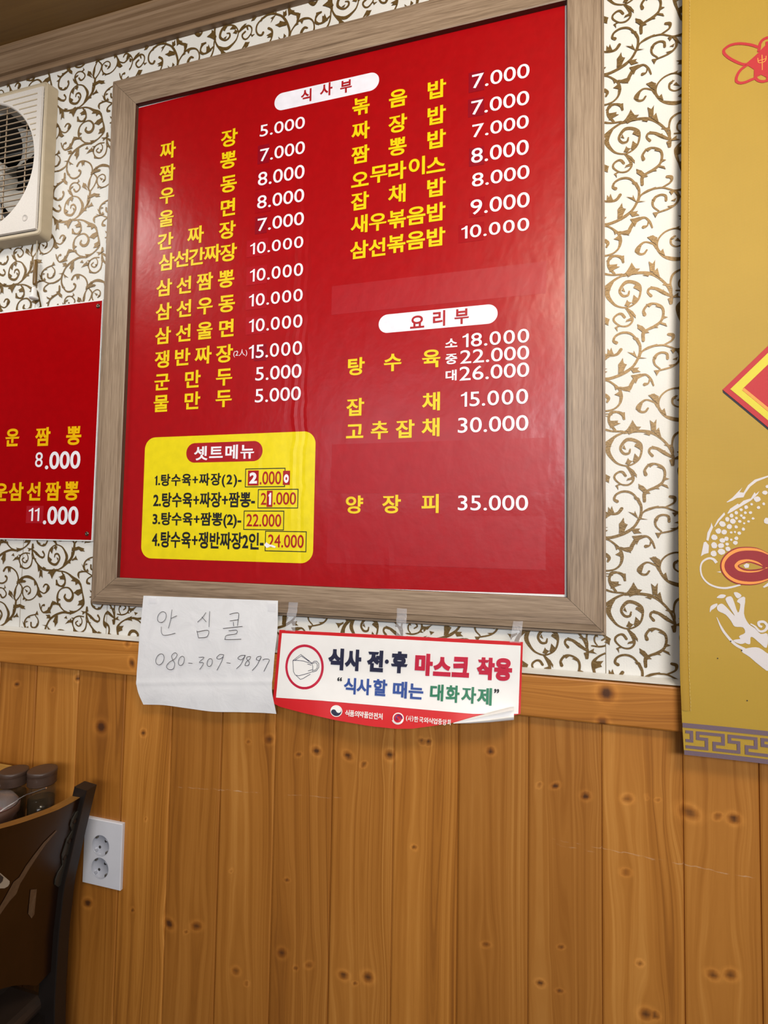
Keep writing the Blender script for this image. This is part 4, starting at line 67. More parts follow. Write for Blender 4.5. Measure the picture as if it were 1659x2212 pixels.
BN={'loop1': [(0.3351,2.0466),(0.3248,2.0529),(0.3104,2.0582),(0.2987,2.0586),(0.2915,2.0546),(0.29,2.0515),(0.2914,2.0462),(0.2984,2.0375),(0.3099,2.0278),(0.3168,2.024),(0.3209,2.0238)],'loop2': [(0.3203,2.0225),(0.3132,2.0179),(0.3085,2.012),(0.306,2.0049),(0.3065,1.9998),(0.3111,1.9964),(0.3181,1.9962),(0.3256,1.9984),(0.3302,1.9994)],'loop3': [(0.3355,2.0391),(0.3368,2.0465),(0.3375,2.0512),(0.3404,2.056),(0.345,2.0584),(0.3496,2.059)],'loop4': [(0.331,2.0124),(0.3309,2.0013),(0.3336,1.9959),(0.3393,1.9925),(0.345,1.9926),(0.3489,1.9931)],'body': [(0.3174,2.0239),(0.3273,2.0313),(0.3355,2.0384),(0.3396,2.043),(0.3448,2.048),(0.3506,2.0528),(0.3495,1.9944),(0.3462,1.9965),(0.3383,2.0031),(0.3337,2.0014),(0.3314,2.0005),(0.3296,2.0127),(0.3225,2.0199)],'zh': [[(0.3342,2.0297),(0.3347,2.023),(0.3381,2.0215),(0.3421,2.022),(0.3444,2.0245),(0.3449,2.0306)],[(0.3347,2.0251),(0.3444,2.0263)],[(0.3396,2.0333),(0.3397,2.0215),(0.3396,2.0097)]],'dia': [(0.281,1.5324),(0.2907,1.532),(0.3067,1.531)],'dk': [(0.281,1.5314),(0.2821,1.5285),(0.3375,1.4686),(0.3376,1.4708)],'drag': [[(0.2836,1.3673),(0.2912,1.3736),(0.2994,1.3832),(0.3041,1.3884),(0.3002,1.3816),(0.3053,1.3808),(0.3111,1.3915),(0.3196,1.3994),(0.3364,1.4052),(0.3363,1.4029),(0.3222,1.3967),(0.3138,1.3894),(0.3075,1.3799),(0.3051,1.3741),(0.2967,1.3731),(0.2911,1.3694),(0.2845,1.3667)],[(0.2841,1.3508),(0.288,1.3577),(0.2979,1.3651),(0.2992,1.3635),(0.3049,1.3693),(0.3141,1.3725),(0.319,1.3814),(0.3203,1.3788),(0.3249,1.383),(0.3225,1.3782),(0.314,1.3693),(0.3047,1.363),(0.2906,1.3535),(0.285,1.3503)],[(0.2672,1.3321),(0.2717,1.3417),(0.2804,1.3524),(0.2815,1.3492),(0.2735,1.3396),(0.2676,1.3305)],[(0.2564,1.3118),(0.258,1.3224),(0.2625,1.332),(0.2636,1.3374),(0.2651,1.3321),(0.2658,1.331),(0.2618,1.3214),(0.2591,1.3108)],[(0.2487,1.2883),(0.253,1.3085),(0.2558,1.3096),(0.2595,1.3044),(0.2587,1.2933),(0.2535,1.2916)],[(0.2682,1.2663),(0.2734,1.2675),(0.2738,1.2655)],[(0.3244,1.2473),(0.3312,1.2537),(0.3325,1.2496),(0.3262,1.2463)]],'scales': [(0.3078,1.3598,0.003),(0.3148,1.3641,0.0019),(0.3218,1.3714,0.0042),(0.3297,1.3646,0.0021),(0.3232,1.3593,0.0023),(0.3017,1.3561,0.0023),(0.2956,1.3519,0.0027),(0.3066,1.3519,0.0023),(0.313,1.352,0.0023),(0.2895,1.3476,0.003),(0.3015,1.3477,0.0021),(0.3046,1.3446,0.0021),(0.2838,1.3423,0.0034),(0.2907,1.3397,0.0038),(0.2954,1.344,0.0021),(0.2994,1.3393,0.0021),(0.2776,1.3354,0.0044),(0.2863,1.3318,0.004),(0.2946,1.3313,0.0023),(0.2722,1.3253,0.004),(0.2796,1.3238,0.0042),(0.2883,1.3234,0.0017),(0.3036,1.3283,0.0025),(0.2984,1.3225,0.0027),(0.293,1.324,0.0017),(0.2668,1.3162,0.004),(0.2821,1.3143,0.0034),(0.2769,1.3116,0.0036),(0.288,1.3129,0.0019),(0.2945,1.3151,0.0027),(0.266,1.3046,0.0051),(0.2748,1.3042,0.0038),(0.2828,1.3065,0.0023),(0.293,1.3088,0.003),(0.2652,1.2924,0.0046),(0.2755,1.2953,0.0046),(0.2835,1.2997,0.0032),(0.3159,1.3436,0.0019),(0.3103,1.3394,0.0017),(0.3048,1.3367,0.0015),(0.3334,1.3401,0.0049),(0.3316,1.3808,0.0032),(0.3346,1.3892,0.0025)],'tail': [(0.2686,1.2794),(0.2645,1.2845),(0.258,1.2854),(0.2504,1.2799),(0.2478,1.2704),(0.2498,1.2589),(0.2571,1.2497),(0.2672,1.2449),(0.2782,1.2438),(0.2874,1.2458),(0.2975,1.2493)],'inf_o': [(0.3326,1.2951),(0.3209,1.3015),(0.3083,1.3033),(0.2937,1.3015),(0.2824,1.2944),(0.2754,1.2848),(0.2731,1.2754),(0.2749,1.266),(0.2813,1.2569),(0.2921,1.2506),(0.3066,1.2491),(0.3192,1.2512),(0.3313,1.2567)],'inf_e': [(0.3319,1.2746),(0.3271,1.2755),(0.3202,1.2819),(0.3086,1.2855),(0.2977,1.2839),(0.2925,1.2796),(0.2906,1.2759),(0.2923,1.2718),(0.2972,1.2683),(0.308,1.2669),(0.3198,1.2686),(0.327,1.2724)],'eye_r': [(0.2945,1.276),(0.3031,1.2814),(0.3094,1.2827),(0.3201,1.2794),(0.3289,1.2742),(0.3198,1.2704),(0.309,1.2692),(0.3005,1.2705)],'eye_y': [(0.2961,1.2758),(0.3035,1.2798),(0.3094,1.2808),(0.3183,1.2778),(0.3249,1.2744),(0.3154,1.2717),(0.3055,1.2714)],'eye_w': [(0.3016,1.2767),(0.3053,1.2799),(0.3089,1.2785),(0.3078,1.2738),(0.3037,1.2732)],'claw': [[(0.2782,1.228),(0.2829,1.2323),(0.2874,1.2297),(0.2931,1.21),(0.2963,1.2218),(0.2924,1.2254),(0.296,1.2305),(0.3028,1.2313),(0.3005,1.2092),(0.3057,1.1954),(0.3133,1.1895),(0.3198,1.1824),(0.3281,1.1829),(0.3263,1.164),(0.3182,1.1697),(0.3107,1.1767),(0.3073,1.1765),(0.3065,1.1676),(0.3003,1.1691),(0.2932,1.1769),(0.3007,1.1824),(0.2987,1.1899),(0.2885,1.1906),(0.2842,1.198),(0.2776,1.2066),(0.2685,1.2113),(0.2675,1.2177),(0.2728,1.2216),(0.2779,1.2183),(0.289,1.2053),(0.2836,1.216)],[(0.2673,1.2301),(0.2726,1.2346),(0.2789,1.2338),(0.2759,1.2298),(0.2701,1.2293)],[(0.2888,1.2375),(0.2934,1.2384),(0.2984,1.2341),(0.2931,1.23)],[(0.258,1.2088),(0.2593,1.2173),(0.267,1.2216),(0.2675,1.2184),(0.2627,1.2136),(0.2604,1.2122)],[(0.2955,1.1574),(0.3057,1.1625),(0.3169,1.1633),(0.3266,1.1565),(0.3288,1.1554),(0.3282,1.1328),(0.3162,1.14),(0.3053,1.1499)],[(0.2857,1.1713),(0.2994,1.1741),(0.3015,1.1698),(0.2946,1.1668)]],'whisk': [(0.2665,1.2022),(0.2713,1.1895),(0.2768,1.1796),(0.2878,1.1663),(0.3,1.1596)],'curl': [(0.3079,1.1956),(0.3134,1.1921),(0.3188,1.1861),(0.3249,1.1875),(0.3281,1.1936),(0.3242,1.1991),(0.3181,1.1981),(0.3185,1.1937),(0.3218,1.192)],'band1': [(0.2192,1.0516),(0.2191,1.0451)],'band2': [(0.2218,1.0139),(0.222,1.0082)],'key': [(0.2389,1.0343),(0.2388,1.0287),(0.2498,1.0279),(0.2497,1.0188),(0.2784,1.0359),(0.2905,1.0191),(0.2594,1.02),(0.2705,1.0366)]}
PLK=[-1.1469,-0.9832,-0.8711,-0.7572,-0.6485,-0.5397,-0.4301,-0.3197,-0.2098,-0.1015,0.0089,0.1169,0.2282]
KNOT=[(-1.0309,0.9849,0.0059),(-0.9364,0.982,0.0042),(-0.8744,1.0109,0.0051),(-0.8114,0.9207,0.0102),(-0.7118,0.9202,0.0051),(-0.4843,0.9301,0.0042),(-0.4425,0.9391,0.0076),(-0.3847,0.9192,0.0051),(-0.3505,0.9298,0.0068),(-0.2919,0.9291,0.0076),(-0.2631,0.9178,0.0042),(-0.2175,0.9398,0.0068),(-0.1628,0.9686,0.0051),(-0.1511,0.9684,0.0042),(-0.0497,0.9664,0.0051),(-0.8261,0.5784,0.0085),(-0.6022,0.5695,0.0042),(-0.5801,0.5849,0.0093),(-0.6387,0.577,0.0085),(-0.4964,0.524,0.0068),(-0.4745,0.5075,0.0034),(-0.4076,0.5747,0.0076),(-0.3805,0.5549,0.0034),(-0.3555,0.5659,0.0068),(-0.2926,0.5633,0.0076),(-0.2717,0.5538,0.0034),(-0.2492,0.5702,0.0076),(-0.0549,0.6643,0.0059),(-0.6992,0.7581,0.0025),(-0.7209,0.586,0.0034),(0.0256,0.9228,0.0034),(0.0498,0.9254,0.0051),(0.0938,0.9162,0.0051),(0.1527,0.9206,0.0068),(0.1795,0.9272,0.0025),(0.1939,0.9239,0.0034),(0.1503,0.8125,0.0059),(0.2727,0.9131,0.0051),(0.2368,0.9129,0.011),(0.2932,0.913,0.0068),(0.2642,0.691,0.0068),(0.2863,0.6961,0.0068),(0.0277,0.6247,0.0051),(0.0562,0.6198,0.0042),(0.0582,0.685,0.0042),(0.1685,0.6857,0.0042),(0.1762,0.6154,0.0076),(0.1885,0.6171,0.0051),(-0.173,0.7946,0.0042),(0.1159,0.5608,0.0068),(-0.5117,0.6967,0.0034),(-0.4012,0.7006,0.0042)]
RKNOT=[(-0.7418,1.0935,0.0064),(-0.7293,1.0572,0.008),(0.1215,1.0796,0.0104),(0.1162,1.0346,0.008),(-0.3322,1.0505,0.0064)]
CORD=[(-1.0308,1.9374),(-1.0314,1.9043),(-1.0311,1.9001),(-1.0316,1.8444),(-1.0352,1.8396),(-1.0323,1.8136)]
ST_W=[([(-0.9441,2.234),(-0.9322,2.2393),(-0.9192,2.2493),(-0.9091,2.2586),(-0.9037,2.2702),(-0.902,2.2801),(-0.9011,2.2914)],[0.0021,0.0031,0.0044,0.0052,0.0057,0.0052,0.0039]),([(-0.901,2.2907),(-0.9059,2.2976),(-0.905,2.3089),(-0.9026,2.3199),(-0.8963,2.33)],[0.0028,0.0034,0.0057,0.0026,0.0018]),([(-0.901,2.2907),(-0.8919,2.3008),(-0.8864,2.311),(-0.8854,2.3197),(-0.8949,2.3303)],[0.0028,0.0021,0.0026,0.0028,0.0021]),([(-0.8983,2.0805),(-0.898,2.0893),(-0.9038,2.1004),(-0.9132,2.1074),(-0.9239,2.1109),(-0.9336,2.1092),(-0.9392,2.1022)],[0.0033,0.0028,0.0028,0.0025,0.0025,0.0038,0.0043]),([(-0.8976,2.081),(-0.8897,2.0859),(-0.8811,2.0903),(-0.8693,2.0907),(-0.8515,2.0846)],[0.0025,0.0051,0.0028,0.0038,0.0018]),([(-1.05,2.2021),(-1.0422,2.2103),(-1.0325,2.2171),(-1.0197,2.219),(-1.0067,2.2152),(-0.998,2.207),(-0.9918,2.1945),(-0.9946,2.1816),(-1.004,2.172),(-1.0175,2.1685),(-1.0283,2.1744),(-1.0328,2.1842),(-1.0301,2.1936),(-1.0202,2.1978),(-1.0122,2.1929),(-1.0124,2.1844),(-1.0182,2.1806)],[0.0014,0.0034,0.002,0.0032,0.002,0.0032,0.0032,0.002,0.002,0.002,0.002,0.0029,0.002,0.0017,0.002,0.0032,0.0014]),([(-0.991,2.1959),(-0.9884,2.189),(-0.9865,2.182),(-0.9836,2.1779)],[0.0031,0.0042,0.0051,0.0042]),([(-0.9884,2.1897),(-0.9759,2.1846),(-0.9681,2.1887),(-0.9623,2.1964),(-0.9671,2.2028),(-0.9734,2.203),(-0.9774,2.1979)],[0.0025,0.002,0.0034,0.0037,0.0031,0.0028,0.0023]),([(-0.928,2.2441),(-0.921,2.2548),(-0.92,2.2648),(-0.9267,2.2765),(-0.9346,2.2838),(-0.947,2.2872),(-0.9575,2.2833),(-0.9648,2.2758),(-0.968,2.2636),(-0.9659,2.2534),(-0.9571,2.247),(-0.9471,2.2462),(-0.9399,2.2537),(-0.938,2.261),(-0.9429,2.2679),(-0.9498,2.2674),(-0.9517,2.2614)],[0.0018,0.0057,0.006,0.0034,0.0023,0.0018,0.0021,0.0023,0.0026,0.0047,0.0044,0.0047,0.0036,0.0031,0.0034,0.0029,0.0018]),([(-0.9462,2.287),(-0.9512,2.2942),(-0.9556,2.3036),(-0.9552,2.3113),(-0.9486,2.3169),(-0.9386,2.3159),(-0.9298,2.3081),(-0.9295,2.3016),(-0.9353,2.2967),(-0.9407,2.297),(-0.9448,2.3025)],[0.0021,0.0034,0.0037,0.0024,0.0024,0.0018,0.0024,0.0026,0.0026,0.0034,0.0034]),([(-0.9432,2.2344),(-0.9645,2.233),(-0.9817,2.2359),(-0.9939,2.2441),(-1.0057,2.258),(-1.0118,2.2736),(-1.0111,2.2865)],[0.0042,0.0037,0.0042,0.0031,0.0028,0.0031,0.0042]),([(-1.0113,2.275),(-1.0121,2.265),(-1.0106,2.255),(-1.0138,2.242),(-1.0244,2.2353),(-1.0356,2.2371),(-1.0432,2.2455),(-1.046,2.2555),(-1.041,2.264),(-1.0302,2.268),(-1.0182,2.2674)],[0.002,0.0017,0.002,0.0029,0.0023,0.0029,0.002,0.0032,0.002,0.0023,0.0017]),([(-1.0264,2.2668),(-1.0223,2.2604),(-1.0228,2.2532),(-1.0289,2.2476),(-1.0355,2.25),(-1.0376,2.2543),(-1.0328,2.258)],[0.0014,0.0017,0.002,0.0023,0.0023,0.0023,0.0017]),([(-1.0104,2.275),(-1.0009,2.2688),(-0.9914,2.2619),(-0.983,2.2575)],[0.0029,0.0049,0.004,0.0011]),([(-0.9905,2.262),(-0.9813,2.2601),(-0.9786,2.2658),(-0.983,2.2721)],[0.002,0.0031,0.0026,0.0037]),([(-1.0093,2.2579),(-1.0001,2.256)],[0.0037,0.0009]),([(-0.941,2.2327),(-0.9258,2.2318),(-0.9135,2.2277),(-0.9011,2.22),(-0.8889,2.2137),(-0.8811,2.2057),(-0.8759,2.1908),(-0.8723,2.1775),(-0.872,2.1674),(-0.8772,2.1596),(-0.8872,2.1527),(-0.8989,2.1486),(-0.9078,2.1471)],[0.0023,0.0023,0.0029,0.0052,0.0065,0.0039,0.0023,0.0039,0.0052,0.0026,0.0021,0.0047,0.0031]),([(-0.9078,2.1471),(-0.9213,2.1478),(-0.9362,2.1436),(-0.948,2.1375),(-0.9568,2.1302),(-0.9631,2.1198),(-0.9664,2.1102),(-0.9667,2.0975),(-0.962,2.0865)],[0.0038,0.0038,0.0038,0.0043,0.0031,0.0033,0.0028,0.0031,0.0031]),([(-0.9123,2.1486),(-0.9215,2.1519),(-0.931,2.1595),(-0.9375,2.1674),(-0.9393,2.178),(-0.9368,2.189),(-0.9292,2.1964),(-0.918,2.1993),(-0.9089,2.1975),(-0.901,2.1895),(-0.8998,2.1811),(-0.9047,2.1738),(-0.9136,2.173),(-0.9207,2.1788),(-0.9188,2.1848)],[0.0026,0.002,0.0026,0.0031,0.0044,0.0026,0.002,0.0023,0.0031,0.0038,0.0051,0.0056,0.0051,0.0044,0.0026]),([(-0.9373,2.1636),(-0.9496,2.1666),(-0.9545,2.1579),(-0.9601,2.15),(-0.9668,2.1461),(-0.9753,2.1451),(-0.9819,2.1528),(-0.9855,2.1625)],[0.0034,0.0052,0.0046,0.0057,0.0046,0.0023,0.0028,0.0018]),([(-0.9803,2.1518),(-0.9783,2.1585),(-0.973,2.1601)],[0.0018,0.0016,0.0044]),([(-0.9303,2.2305),(-0.9234,2.2208),(-0.9209,2.2113),(-0.9243,2.2031),(-0.9325,2.2015),(-0.9411,2.2058),(-0.943,2.2133)],[0.0026,0.0039,0.0029,0.0047,0.0026,0.0047,0.0023]),([(-0.9391,2.1422),(-0.9393,2.1308),(-0.9416,2.1179)],[0.0033,0.0064,0.0008]),([(-0.9653,2.1177),(-0.9693,2.1082),(-0.9783,2.1027),(-0.9904,2.0991)],[0.0026,0.0018,0.0034,0.0023]),([(-0.8351,2.2263),(-0.8511,2.226),(-0.8615,2.2301),(-0.8702,2.2337),(-0.8847,2.2321),(-0.8878,2.2265),(-0.8857,2.2196)],[0.0019,0.0022,0.0019,0.0019,0.003,0.0046,0.0011]),([(-0.852,2.2259),(-0.8635,2.2191),(-0.8647,2.2115),(-0.8587,2.2096)],[0.0019,0.0022,0.0047,0.0036]),([(-0.8685,2.2334),(-0.8741,2.2421),(-0.8721,2.2533),(-0.8615,2.2612),(-0.8439,2.2657)],[0.0022,0.0041,0.0025,0.0022,0.0019]),([(-0.8463,2.2629),(-0.8392,2.2556),(-0.8379,2.2474),(-0.8417,2.2404),(-0.8492,2.2374),(-0.8561,2.24),(-0.857,2.2475)],[0.0016,0.0019,0.003,0.0033,0.0025,0.003,0.0033]),([(-0.9664,2.0974),(-0.9588,2.0834),(-0.9508,2.0767),(-0.9401,2.0757),(-0.931,2.0805),(-0.9286,2.0877),(-0.9326,2.0909)],[0.0028,0.0023,0.0028,0.0028,0.0026,0.0031,0.0044]),([(-0.9716,2.3423),(-0.9717,2.3306),(-0.9784,2.325),(-0.9882,2.3207),(-0.9972,2.3129),(-1.0004,2.3005),(-0.9975,2.2908),(-0.9878,2.285),(-0.9785,2.286),(-0.9723,2.2943),(-0.9736,2.3011)],[0.0037,0.0045,0.0029,0.004,0.0029,0.0029,0.0032,0.0024,0.0029,0.0029,0.0045])]
LF=[[(-0.9026,2.2911),(-0.909,2.3002),(-0.9161,2.3063),(-0.9202,2.3124),(-0.9129,2.3088),(-0.9091,2.3015)],[(-0.9202,2.3117),(-0.922,2.3038),(-0.9088,2.2954)],[(-0.9019,2.2775),(-0.8984,2.2825),(-0.8895,2.2843),(-0.8767,2.2806),(-0.8788,2.2785),(-0.875,2.2754),(-0.8846,2.2756),(-0.8892,2.2785),(-0.8966,2.2763)],[(-0.9046,2.2577),(-0.8988,2.2615),(-0.8963,2.2654),(-0.894,2.2605),(-0.8911,2.2573),(-0.8986,2.2574),(-0.9044,2.2551)],[(-0.9067,2.2837),(-0.9073,2.2748),(-0.9019,2.2775)],[(-0.9077,2.2737),(-0.9085,2.2611),(-0.903,2.2701)],[(-0.9121,2.258),(-0.9087,2.2496),(-0.9147,2.2496)],[(-0.9283,2.1098),(-0.9247,2.099),(-0.9227,2.1037),(-0.9203,2.1001),(-0.9193,2.1094)],[(-0.8883,2.0863),(-0.8762,2.0823),(-0.8791,2.0797),(-0.8967,2.0777)],[(-0.95,2.2855),(-0.9543,2.28),(-0.9504,2.2785),(-0.9487,2.2756),(-0.9453,2.2832)],[(-0.959,2.2823),(-0.9648,2.2758),(-0.9583,2.2692),(-0.9558,2.2803)],[(-0.9663,2.2619),(-0.9583,2.2563),(-0.9597,2.2534),(-0.9658,2.2528)],[(-0.9456,2.2614),(-0.9429,2.2544),(-0.9409,2.2591)],[(-0.9512,2.2935),(-0.9602,2.3046),(-0.9603,2.3008),(-0.9566,2.2947),(-0.9486,2.2878)],[(-0.9387,2.3166),(-0.9342,2.3181),(-0.9345,2.324),(-0.9307,2.318),(-0.9363,2.3147)],[(-0.9543,2.3085),(-0.9467,2.31),(-0.9481,2.3071),(-0.9541,2.3045)],[(-0.8995,2.2184),(-0.9045,2.2131),(-0.8947,2.2117),(-0.8937,2.2058),(-0.8857,2.2105)],[(-0.8845,2.2153),(-0.879,2.2078),(-0.8872,2.2108)],[(-0.8792,2.1978),(-0.8894,2.1948),(-0.8965,2.1893),(-0.8859,2.1846),(-0.8773,2.1898)],[(-0.8737,2.1765),(-0.8838,2.1722),(-0.8822,2.1694),(-0.8856,2.1644),(-0.8746,2.1654)],[(-0.8721,2.175),(-0.8695,2.1675),(-0.8761,2.1657)],[(-0.9066,2.1526),(-0.8976,2.1515),(-0.9061,2.1437),(-0.901,2.1452)],[(-0.9396,2.178),(-0.9302,2.1737),(-0.9361,2.1697)],[(-0.9313,2.1662),(-0.9286,2.1581),(-0.9357,2.1633)],[(-0.9513,2.1701),(-0.9373,2.1636),(-0.9493,2.162)],[(-0.9605,2.1565),(-0.9545,2.1451),(-0.9667,2.1435)],[(-0.924,2.226),(-0.9373,2.2198),(-0.9334,2.219),(-0.934,2.2159),(-0.9234,2.2157)],[(-0.9445,2.2136),(-0.944,2.2032),(-0.9364,2.203)],[(-0.9259,2.206),(-0.9185,2.2083),(-0.9256,2.1995)],[(-0.9419,2.1377),(-0.9467,2.1271),(-0.9428,2.1251),(-0.9416,2.1179),(-0.936,2.1264),(-0.9359,2.1391)],[(-0.9573,2.1405),(-0.9665,2.1396),(-0.9625,2.1363),(-0.9646,2.1335),(-0.9523,2.1332)],[(-0.9622,2.1171),(-0.9494,2.1072),(-0.9572,2.1098),(-0.9577,2.1061)],[(-0.9638,2.1187),(-0.9753,2.1188),(-0.9652,2.1164)],[(-0.959,2.0885),(-0.9565,2.0849),(-0.9651,2.087)],[(-0.9786,2.3296),(-0.9703,2.3199),(-0.964,2.3165),(-0.9643,2.3224),(-0.9725,2.3308)],[(-0.9845,2.3231),(-0.9923,2.3236),(-0.9881,2.3187)],[(-0.9951,2.3177),(-1.0048,2.3225),(-1.0029,2.3181),(-0.9965,2.3154)],[(-0.9979,2.3118),(-1.0055,2.3082),(-0.9991,2.3055)],[(-0.9855,2.2855),(-0.9803,2.2896),(-0.9761,2.2848)],[(-0.9984,2.2936),(-0.9896,2.2897),(-0.9949,2.2869)],[(-1.0485,2.2065),(-1.0274,2.2101),(-1.0318,2.2064),(-1.0354,2.2055),(-1.0463,2.2022)],[(-1.0423,2.2117),(-1.0362,2.217),(-1.0323,2.2142)],[(-1.0027,2.2096),(-1.0003,2.1998),(-0.9951,2.2043)],[(-1.0289,2.1758),(-1.0303,2.1686),(-1.0222,2.1704)],[(-1.0221,2.169),(-1.0237,2.1661),(-1.0111,2.1695)],[(-1.0178,2.1877),(-1.0263,2.1916),(-1.0212,2.1847)],[(-1.0158,2.1849),(-1.0163,2.1792),(-1.0121,2.1851)],[(-0.9691,2.1912),(-0.9662,2.2012),(-0.9606,2.1979),(-0.9656,2.1913)],[(-0.9906,2.1903),(-0.9918,2.1803),(-0.9862,2.1763),(-0.9791,2.1781),(-0.9849,2.1849)],[(-0.9793,2.2403),(-0.9719,2.2377),(-0.9825,2.2345)],[(-0.9879,2.2343),(-0.9886,2.2166),(-0.9853,2.2216),(-0.9806,2.2176),(-0.9823,2.2317)],[(-0.9609,2.2338),(-0.9659,2.2266),(-0.9605,2.226),(-0.9555,2.2171),(-0.9507,2.2264),(-0.9466,2.2314)],[(-0.9626,2.2323),(-0.9505,2.2376),(-0.9484,2.2328)],[(-0.9958,2.2454),(-0.9922,2.2299),(-0.9862,2.2358)],[(-1.0094,2.288),(-1.007,2.2794),(-1.0141,2.2764)],[(-1.0115,2.2779),(-1.0253,2.279),(-1.0205,2.2762),(-1.0212,2.2719)],[(-1.0029,2.2723),(-1.0006,2.2645),(-0.9953,2.2668)],[(-1.0453,2.2584),(-1.0555,2.2581),(-1.0625,2.2507),(-1.0534,2.2538),(-1.0468,2.2533)],[(-1.0489,2.2568),(-1.0528,2.2596),(-1.0493,2.2626)],[(-1.0425,2.244),(-1.0421,2.2369),(-1.0337,2.2357)],[(-1.041,2.264),(-1.0484,2.2641),(-1.0435,2.2599)],[(-1.0617,2.2666),(-1.067,2.2622),(-1.0594,2.2609)],[(-1.0274,2.2531),(-1.0227,2.2525),(-1.0252,2.2474)],[(-0.8702,2.2333),(-0.8646,2.2397),(-0.8617,2.2343)],[(-0.8705,2.2395),(-0.8796,2.2489),(-0.8738,2.2366)],[(-0.8694,2.2506),(-0.8642,2.2493),(-0.8709,2.2464)],[(-0.8631,2.2604),(-0.8587,2.2578),(-0.8663,2.2569)],[(-0.8464,2.265),(-0.8418,2.2727),(-0.8383,2.2652)],[(-0.8719,2.2339),(-0.8824,2.2377),(-0.8753,2.2331)],[(-0.8404,2.2473),(-0.8434,2.2404),(-0.8369,2.2433)]]
Pc=(-0.9443,2.2649)
PT_=(-0.5754,2.3067)
PR_=(0.1528,1.9512)
PB_=(0.0298,1.147)
# ------------------------------------------------------------------ helpers
def tag(o,label=None,cat=None,group=None,kind=None):
    if label: o['label']=label
    if cat: o['category']=cat
    if group: o['group']=group
    if kind: o['kind']=kind
    return o
def empty(name,loc=(0,0,0)):
    o=bpy.data.objects.new(name,None); COL.objects.link(o); o.location=loc; o.empty_display_size=.02
    return o
class MB:
    """collects polygons (with a material slot each) for one mesh object; coordinates are world metres"""
    def __init__(s): s.v=[]; s.f=[]; s.m=[]; s.sm=[]
    def add(s,vs,fs,mi=0,smooth=False):
        k=len(s.v); s.v+= [tuple(map(float,p)) for p in vs]
        for f in fs: s.f.append(tuple(i+k for i in f)); s.m.append(mi); s.sm.append(smooth)
    def poly(s,pts,mi=0): s.add(pts,[tuple(range(len(pts)))],mi)
    def box(s,x0,x1,y0,y1,z0,z1,mi=0):
        v=[(x0,y0,z0),(x1,y0,z0),(x1,y1,z0),(x0,y1,z0),(x0,y0,z1),(x1,y0,z1),(x1,y1,z1),(x0,y1,z1)]
        s.add(v,[(0,3,2,1),(4,5,6,7),(0,1,5,4),(1,2,6,5),(2,3,7,6),(3,0,4,7)],mi)
    def grid(s,P,mi=0,smooth=True,flip=False):
        n=len(P); m=len(P[0]); v=[p for r in P for p in r]; f=[]
        for i in range(n-1):
            for j in range(m-1):
                q=(i*m+j,(i+1)*m+j,(i+1)*m+j+1,i*m+j+1); f.append(q[::-1] if flip else q)
        s.add(v,f,mi,smooth)
    def tube(s,pts,r,n=8,mi=0,caps=True):
        pts=[Vector(p) for p in pts]; N=len(pts)
        rs=r if isinstance(r,(list,tuple)) else [r]*N
        rows=[]; up=None
        for i,p in enumerate(pts):
            t=(pts[min(i+1,N-1)]-pts[max(i-1,0)]).normalized()
            if up is None:
                up=Vector((0,0,1)) if abs(t.z)<.9 else Vector((0,1,0))
            a=t.cross(up).normalized(); b=a.cross(t).normalized(); up=b
            rows.append([tuple(p+(a*math.cos(k*2*math.pi/n)+b*math.sin(k*2*math.pi/n))*rs[i]) for k in range(n)])
        v=[q for rr in rows for q in rr]; f=[]
        for i in range(N-1):
            for k in range(n): f.append((i*n+k,i*n+(k+1)%n,(i+1)*n+(k+1)%n,(i+1)*n+k))
        s.add(v,f,mi,True)
        if caps: s.add(rows[0],[tuple(range(n))[::-1]],mi); s.add(rows[-1],[tuple(range(n))],mi)
    def lathe(s,c,prof,n=40,mi=0,axis='z',smooth=True):
        rows=[]
        for r,h in prof:
            row=[]
            for k in range(n):
                a=2*math.pi*k/n
                if axis=='z': row.append((c[0]+r*math.cos(a),c[1]+r*math.sin(a),c[2]+h))
                else: row.append((c[0]+r*math.cos(a),c[1]-h,c[2]+r*math.sin(a)))
            rows.append(row)
        v=[q for r in rows for q in r]; f=[]
        for i in range(len(rows)-1):
            for k in range(n): f.append((i*n+k,i*n+(k+1)%n,(i+1)*n+(k+1)%n,(i+1)*n+k))
        s.add(v,f,mi,smooth)
    def build(s,name,mats,parent=None,origin=None,bevel=0,doubles=False):
        if not isinstance(mats,(list,tuple)): mats=[mats]
        me=bpy.data.meshes.new(name)
        o0=Vector(origin) if origin else Vector((0,0,0))
        if parent is not None and origin is None:
            o0=Vector(parent_world(parent))
        me.from_pydata([tuple(Vector(p)-o0) for p in s.v],[],s.f)
        for m in mats: me.materials.append(m)
        me.polygons.foreach_set('material_index',s.m); me.polygons.foreach_set('use_smooth',s.sm)
        me.update()
        o=bpy.data.objects.new(name,me); COL.objects.link(o)
        if parent is not None:
            o.parent=parent
            o.location=o0-Vector(parent_world(parent))
        else: o.location=o0
        if bevel:
            b=o.modifiers.new('bevel','BEVEL'); b.width=bevel; b.segments=2; b.limit_method='ANGLE'
        return o
def parent_world(o):
    p=Vector(o.location)
    while o.parent is not None:
        o=o.parent; p=p+Vector(o.location)
    return p
